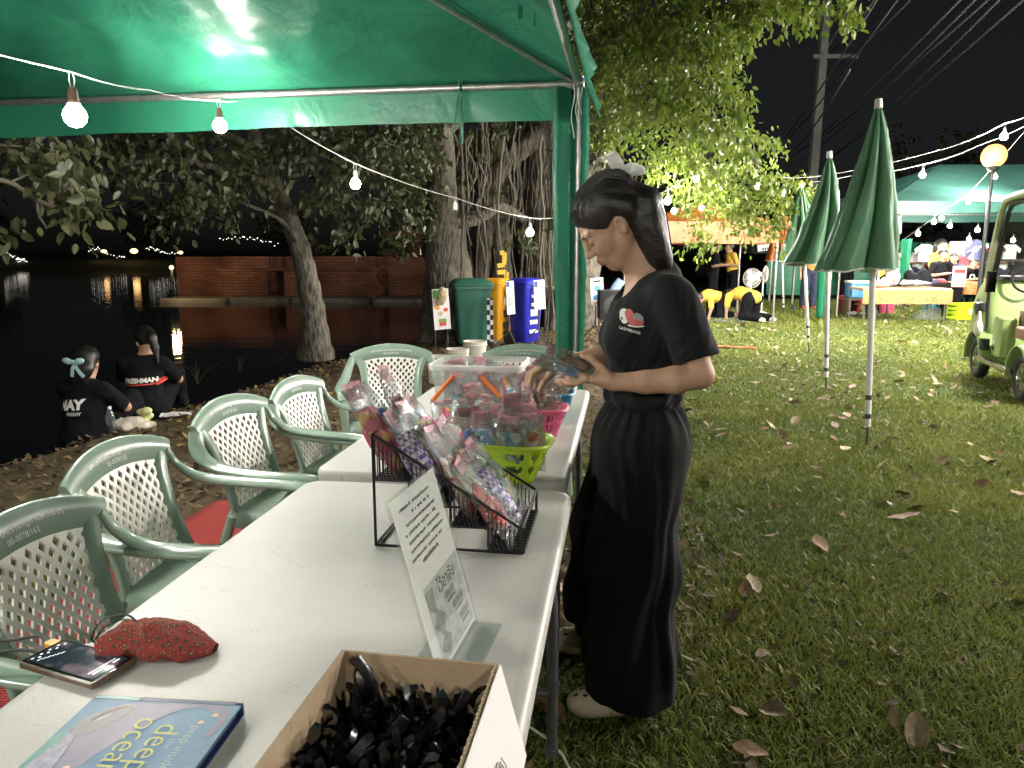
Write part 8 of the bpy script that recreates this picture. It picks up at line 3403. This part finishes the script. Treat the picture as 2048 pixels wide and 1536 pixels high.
MB().rbox((-.95, -.47, .60), (.45, .80, .12), .05).build('seat', pm('seat_brown', (.24, .11, .08), .6), cart)
MB().rbox((-.70, -.30, .70), (.30, .30, .22), .03).build('cargo_box', pm('dead_wood', (.20, .14, .09), .9), cart)
fr = MB()
for y in (-.09, -.87):
    fr.tube(bez([(.16, y, 1.08), (.04, y, 1.45), (-.06, y, 1.72), (-.14, y, 1.83), (-.35, y, 1.89), (-1.5, y, 1.93)], 5), .026, 8)
fr.tube([(.10, -.09, 1.30), (.10, -.87, 1.30)], .012, 6)
fr.build('frame', blackp, cart)
MB().grid(lambda u, v: Vector((-.08 - u * 1.5, -.04 - v * .88, 1.87 + .07 * math.sin(PI * min(1, u * 4) / 2) + .03 * math.sin(PI * v))), 14, 8).build('roof', pm('roof_cream', (.42, .46, .30), .5), cart, smooth=60)
MB().grid(lambda u, v: Vector((.155 - u * .22 - .03 * math.sin(PI * v), -.11 - v * .74, 1.10 + u * .66)), 8, 8).build('windscreen', film('windscreen_glass', (.93, .95, .94), .10, .03, .03, 0, 4), cart, smooth=60)
MB().tube(bez([(.19, -.035, 1.10), (.075, -.035, 1.46), (-.03, -.035, 1.75), (-.12, -.035, 1.875), (-.35, -.035, 1.945), (-1.5, -.035, 1.985)], 5), .034, 8).build('roof_edge', pm('roof_cream', (.42, .46, .30), .5), cart)
MB().rbox((.02, -.48, 1.11), (.26, .78, .05), .03).build('dashboard', blackp, cart)
MB().tube([Vector((-.16, -.32, 1.10)) + Vector((.05 * math.cos(a), .15 * math.sin(a), .13 * math.cos(a))) for a in [2 * PI * k / 20 for k in range(21)]], .014, 6, cap=False).build('steering_wheel', blackp, cart)
MB().tube(bez([(-.10, .0, .55), (-.16, .03, .9), (-.22, .05, 1.05), (-.30, .05, 1.08)], 5), .018, 6).build('mirror_arm', blackp, cart)
MB().rbox((-.30, .06, 1.08), (.03, .10, .22), .02).build('mirror', pm('mirror_glass', (.6, .62, .6), .05, 1.0, var=0), cart)
MB().rbox((.02, .05, .80), (.20, .08, .09), .03).build('indicator', blackp, cart)
MB().tube(bez([(.22, .05, .52), (.05, .06, .44), (-.16, .06, .43), (-.26, .06, .42)], 5), .012, 6).build('brake_cable', blackp, cart)
MB().rbox((-.30, .06, .42), (.10, .08, .12), .015).build('latch', blackp, cart)
hb_ = thing('hanging_bag', 'small white plastic bag hanging on the green cart', 'bag')
hb_.matrix_world = cart.matrix_basis @ Matrix.Translation((-.14, .09, .55))
S = SDF((-.12, -.1, -.1), (.12, .1, .25), .008)
S.ell((0, 0, .02), (.075, .045, .085), .02).cone((-.03, 0, .08), (-.005, 0, .2), .02, .010, .02).cone((.03, 0, .08), (.005, 0, .2), .02, .010, .02)
S.build('bag', pm('white_poly_bag', (.66, .64, .56), .5, var=.1), hb_, 1)
# ------------------------------------------------------------------ grass, fallen leaves, litter
def grass_field(name, label, region, n, hgt, wid, seed, keep=None):
    rng = np.random.default_rng(seed)
    x0, x1, y0, y1_ = region
    # denser toward the viewer
    u = rng.random(n * 2)
    y = y0 + (y1_ - y0) * u ** 1.7
    x = x0 + (x1 - x0) * rng.random(n * 2)
    vis = np.abs(x) < .74 * y + .9
    lm = lawn_mask(x, y)
    vis &= ~((np.abs(x + 1.23 - .14 * (y - 2.55)) < .63) & (np.abs(y - 2.55) < 1.42))
    ok = vis & (rng.random(n * 2) < lm ** 1.5)
    x, y = x[ok][:n], y[ok][:n]
    n = len(x)
    z = ground_z(x, y)
    patch = vnoise(x, y, 1.7, 9)
    h = hgt * rng.uniform(.5, 1.25, n) * (.7 + .6 * patch) * (1 + .03 * y)
    w = wid * rng.uniform(.7, 1.3, n) * (1 + .16 * y)
    a = rng.random(n) * 2 * PI
    s = np.stack([np.cos(a), np.sin(a), np.zeros(n)], 1)
    b_ = rng.random(n) * 2 * PI
    ln = rng.uniform(.25, 1.15, n)
    d = np.stack([np.cos(b_) * ln, np.sin(b_) * ln, np.ones(n)], 1)
    d /= np.linalg.norm(d, axis=1)[:, None]
    base = np.stack([x, y, z - .004], 1)
    mid = base + d * (h * .55)[:, None]
    d2 = d + np.stack([np.cos(b_), np.sin(b_), -np.ones(n) * .3], 1) * .45
    tip = mid + d2 * (h * .5)[:, None]
    V = np.stack([base - s * w[:, None], base + s * w[:, None], mid + s * (w * .75)[:, None], mid - s * (w * .75)[:, None], tip], 1).reshape(-1, 3)
    o = np.arange(n)[:, None] * 5
    F_ = np.concatenate([o + np.array([[0, 1, 2]]), o + np.array([[0, 2, 3]]), o + np.array([[3, 2, 4]])], 0)
    tone = np.repeat(np.clip(.25 + .45 * patch + rng.normal(0, .2, n), 0, 1), 5)
    ob = link(name, fast_mesh(name, V, F_, leaf_mat('grass_blade', (.055, .098, .011), (.235, .245, .048), .3, .55), attr={'tone': tone}))
    tag(ob, label, 'grass', kind='stuff')


grass_field('grass', 'short green lawn grass around the table and the woman', (-2.5, 6.5, .9, 7.0), 250000, .034, .0022, 1)
grass_field('grass', 'short green lawn grass farther off by the umbrellas', (-1, 16, 6.6, 22), 150000, .034, .0032, 2)


def leaf_meshes():
    out = []
    rnd = random.Random(31)
    cols = [(.19, .11, .055), (.29, .215, .13), (.21, .12, .07), (.13, .08, .047), (.30, .225, .10)]
    for k in range(10):
        m = MB()
        n = 6
        cu, tw, bd_ = rnd.uniform(.15, .6), rnd.uniform(-.5, .5), rnd.uniform(.1, .5)

        def f(u, v):
            t = u
            w = .30 * math.sin(PI * min(1, t * .96 + .02)) ** .8 * (1.1 - .35 * t)
            s = (v - .5) * 2
            x = (t - .5)
            y = s * w
            z = cu * y * y * 2.2 + bd_ * x * x * .7 + tw * x * y + .02 * math.sin(t * 14 + s * 3) * abs(s) + .03
            return Vector((x, y, z))
        m.grid(f, 7, 4)
        m.tube([(-.5, 0, bd_ * .18 + .03), (-.62, .02, bd_ * .18 + .05)], .008, 4)
        c = cols[k % 5]
        out.append(m.mesh('fallen_leaf', pm('dry_leaf_%d' % (k % 5), c, .75, var=.35, vs=5, bump=.3, bs=18), smooth=60))
    return out


LM = leaf_meshes()
rng = np.random.default_rng(77)
photo_leaves = [(1640, 1103, .13, 0), (1545, 1440, .12, 1), (1828, 1490, .13, 1), (1505, 1183, .12, 1), (1490, 1195, .10, 2), (1803, 998, .11, 2), (1770, 1016, .12, 1), (1808, 1048, .16, 2), (1830, 1028, .09, 2), (1960, 977, .14, 0), (2035, 994, .12, 2), (1884, 925, .12, 2), (1765, 937, .11, 1), (1410, 975, .10, 2), (1632, 945, .08, 1), (1890, 1210, .10, 3), (2038, 1222, .10, 1), (1580, 898, .10, 1), (1460, 1252, .09, 3), (1098, 1432, .14, 0), (1128, 1190, .12, 0), (1415, 1208, .09, 3), (1522, 1326, .07, 3), (1500, 1520, .10, 0), (1690, 905, .12, 1), (1575, 905, .12, 2), (1590, 850, .13, 1), (1440, 880, .10, 2), (1790, 880, .12, 3), (1870, 860, .10, 1), (1905, 1035, .06, 4)]
spots = [(gnd(px, py), s, k) for px, py, s, k in photo_leaves]
while len(spots) < 125:
    px, py = rng.uniform(1200, 2048), 640 + 260 * rng.random() ** 1.5
    p = gnd(px, py)
    if rng.random() < .55 and len(spots) > 40:
        p = spots[int(rng.integers(32, len(spots)))][0] + Vector((rng.normal() * .28, rng.normal() * .28, 0))
    if lawn_mask(p.x, p.y) > .3 and p.y < 15:
        spots.append((p, rng.uniform(.06, .13), int(rng.integers(0, 5))))
while len(spots) < 240:
    px, py = rng.uniform(0, 900), rng.uniform(700, 960)
    p = gnd(px, py)
    if p.x > shore_x(p.y) + .15 and p.y < 9.5 and not (-2.1 < p.x < -.3 and 1.0 < p.y < 4.1):
        spots.append((p, rng.uniform(.055, .095), int(rng.integers(0, 5))))
named = ['broad dark brown leaf curled upright alone on the lawn', 'pale crumpled leaf lying low in the middle of the near lawn', 'broad pale tan leaf at the bottom right of the lawn', 'pale leaf of the torn pair behind the woman', 'brown leaf of the torn pair behind the woman', 'topmost brown leaf of the five-leaf cluster on the lawn', 'thin pale leaf at the left of the five-leaf cluster', 'widest flat leaf at the bottom of the five-leaf cluster', 'small reddish leaf at the right of the five-leaf cluster', 'reddish brown leaf standing alone near the right edge']
leaf_lab = {True: ('dry brown leaf lying on the lawn', 'fallen leaves on the lawn'), False: ('dry leaf lying on the bare bank by the chairs', 'fallen leaves on the bank')}
for q_, (p, s, k) in enumerate(spots):
    o = bpy.data.objects.new('fallen_leaf', LM[(k % 5) + 5 * int(rng.integers(0, 2))])
    COL.objects.link(o)
    z = float(ground_z(p.x, p.y))
    o.location = (p.x, p.y, z + (.022 if p.x > 0 else .004))
    o.rotation_euler = (rng.normal() * .35, rng.normal() * .35, rng.random() * 2 * PI)
    o.scale = (s, s, s)
    lb, gp = leaf_lab[p.x > .1]
    tag(o, named[q_] if q_ < len(named) else lb, 'leaf', gp)


def litter(name, label, n, region, seed, size, cols, onlawn):
    rng = np.random.default_rng(seed)
    x0, x1, y0, y1_ = region
    x, y = x0 + (x1 - x0) * rng.random(n * 3), y0 + (y1_ - y0) * rng.random(n * 3) ** 1.2
    lm = lawn_mask(x, y)
    d = x - shore_x(y)
    dens = np.where(onlawn, lm * .5 + .3, (1.05 - lm)) * (.3 + .9 * vnoise(x, y, .8, 12))
    ok = (d > .1) & ~((np.abs(x + 1.23 - .14 * (y - 2.55)) < .68) & (np.abs(y - 2.55) < 1.48)) & (np.abs(x) < .74 * y + .8) & (rng.random(n * 3) < dens)
    x, y = x[ok][:n], y[ok][:n]
    n = len(x)
    z = ground_z(x, y) + rng.uniform(.004, .03, n)
    L = size * rng.uniform(.6, 1.3, n)
    a = rng.random(n) * 2 * PI
    t = rng.normal(0, .4, (n, 2))
    D = np.stack([np.cos(a), np.sin(a), t[:, 0]], 1)
    Sd = np.stack([-np.sin(a), np.cos(a), t[:, 1]], 1)
    c = np.stack([x, y, z], 1)
    up = np.array((0, 0, 1))
    e = (L * rng.uniform(.0, .25, n))[:, None] * up
    V = np.stack([c - D * L[:, None] * .5 + e, c + Sd * L[:, None] * .27 + e * .6, c + D * L[:, None] * .5 + e, c - Sd * L[:, None] * .27 + e * .6, c], 1).reshape(-1, 3)
    o = np.arange(n)[:, None] * 5
    F_ = np.concatenate([o + np.array([[0, 1, 4]]), o + np.array([[1, 2, 4]]), o + np.array([[2, 3, 4]]), o + np.array([[3, 0, 4]])], 0)
    tone = np.repeat(rng.random(n), 5)
    tag(link(name, fast_mesh(name, V, F_, leaf_mat('litter_' + str(seed), cols[0], cols[1], .1, .8), attr={'tone': tone})), label, 'leaves', kind='stuff')


litter('leaf_litter', 'dense carpet of dry leaves on the bank and under the banyan', 15000, (-4.5, 3.5, 1.5, 16), 5, .055, ((.045, .028, .015), (.17, .115, .055)), False)
litter('leaf_litter', 'yellowing leaves scattered through the leaf carpet', 600, (-4, 3.5, 5, 15), 6, .07, ((.20, .13, .035), (.34, .27, .05)), False)
litter('leaf_litter', 'small dry leaves sprinkled over the far lawn', 500, (1.5, 13, 6.5, 16), 7, .10, ((.14, .09, .05), (.36, .28, .18)), True)

# white cord on the grass beside the table leg
tag(MB().tube([gnd(px, py, .02) for px, py in ((1020, 1440), (1062, 1455), (1095, 1478), (1125, 1510), (1150, 1560))], .004, 6).build('white_cord', cord_m), 'white cord lying on the grass beside the near table leg', 'cord')
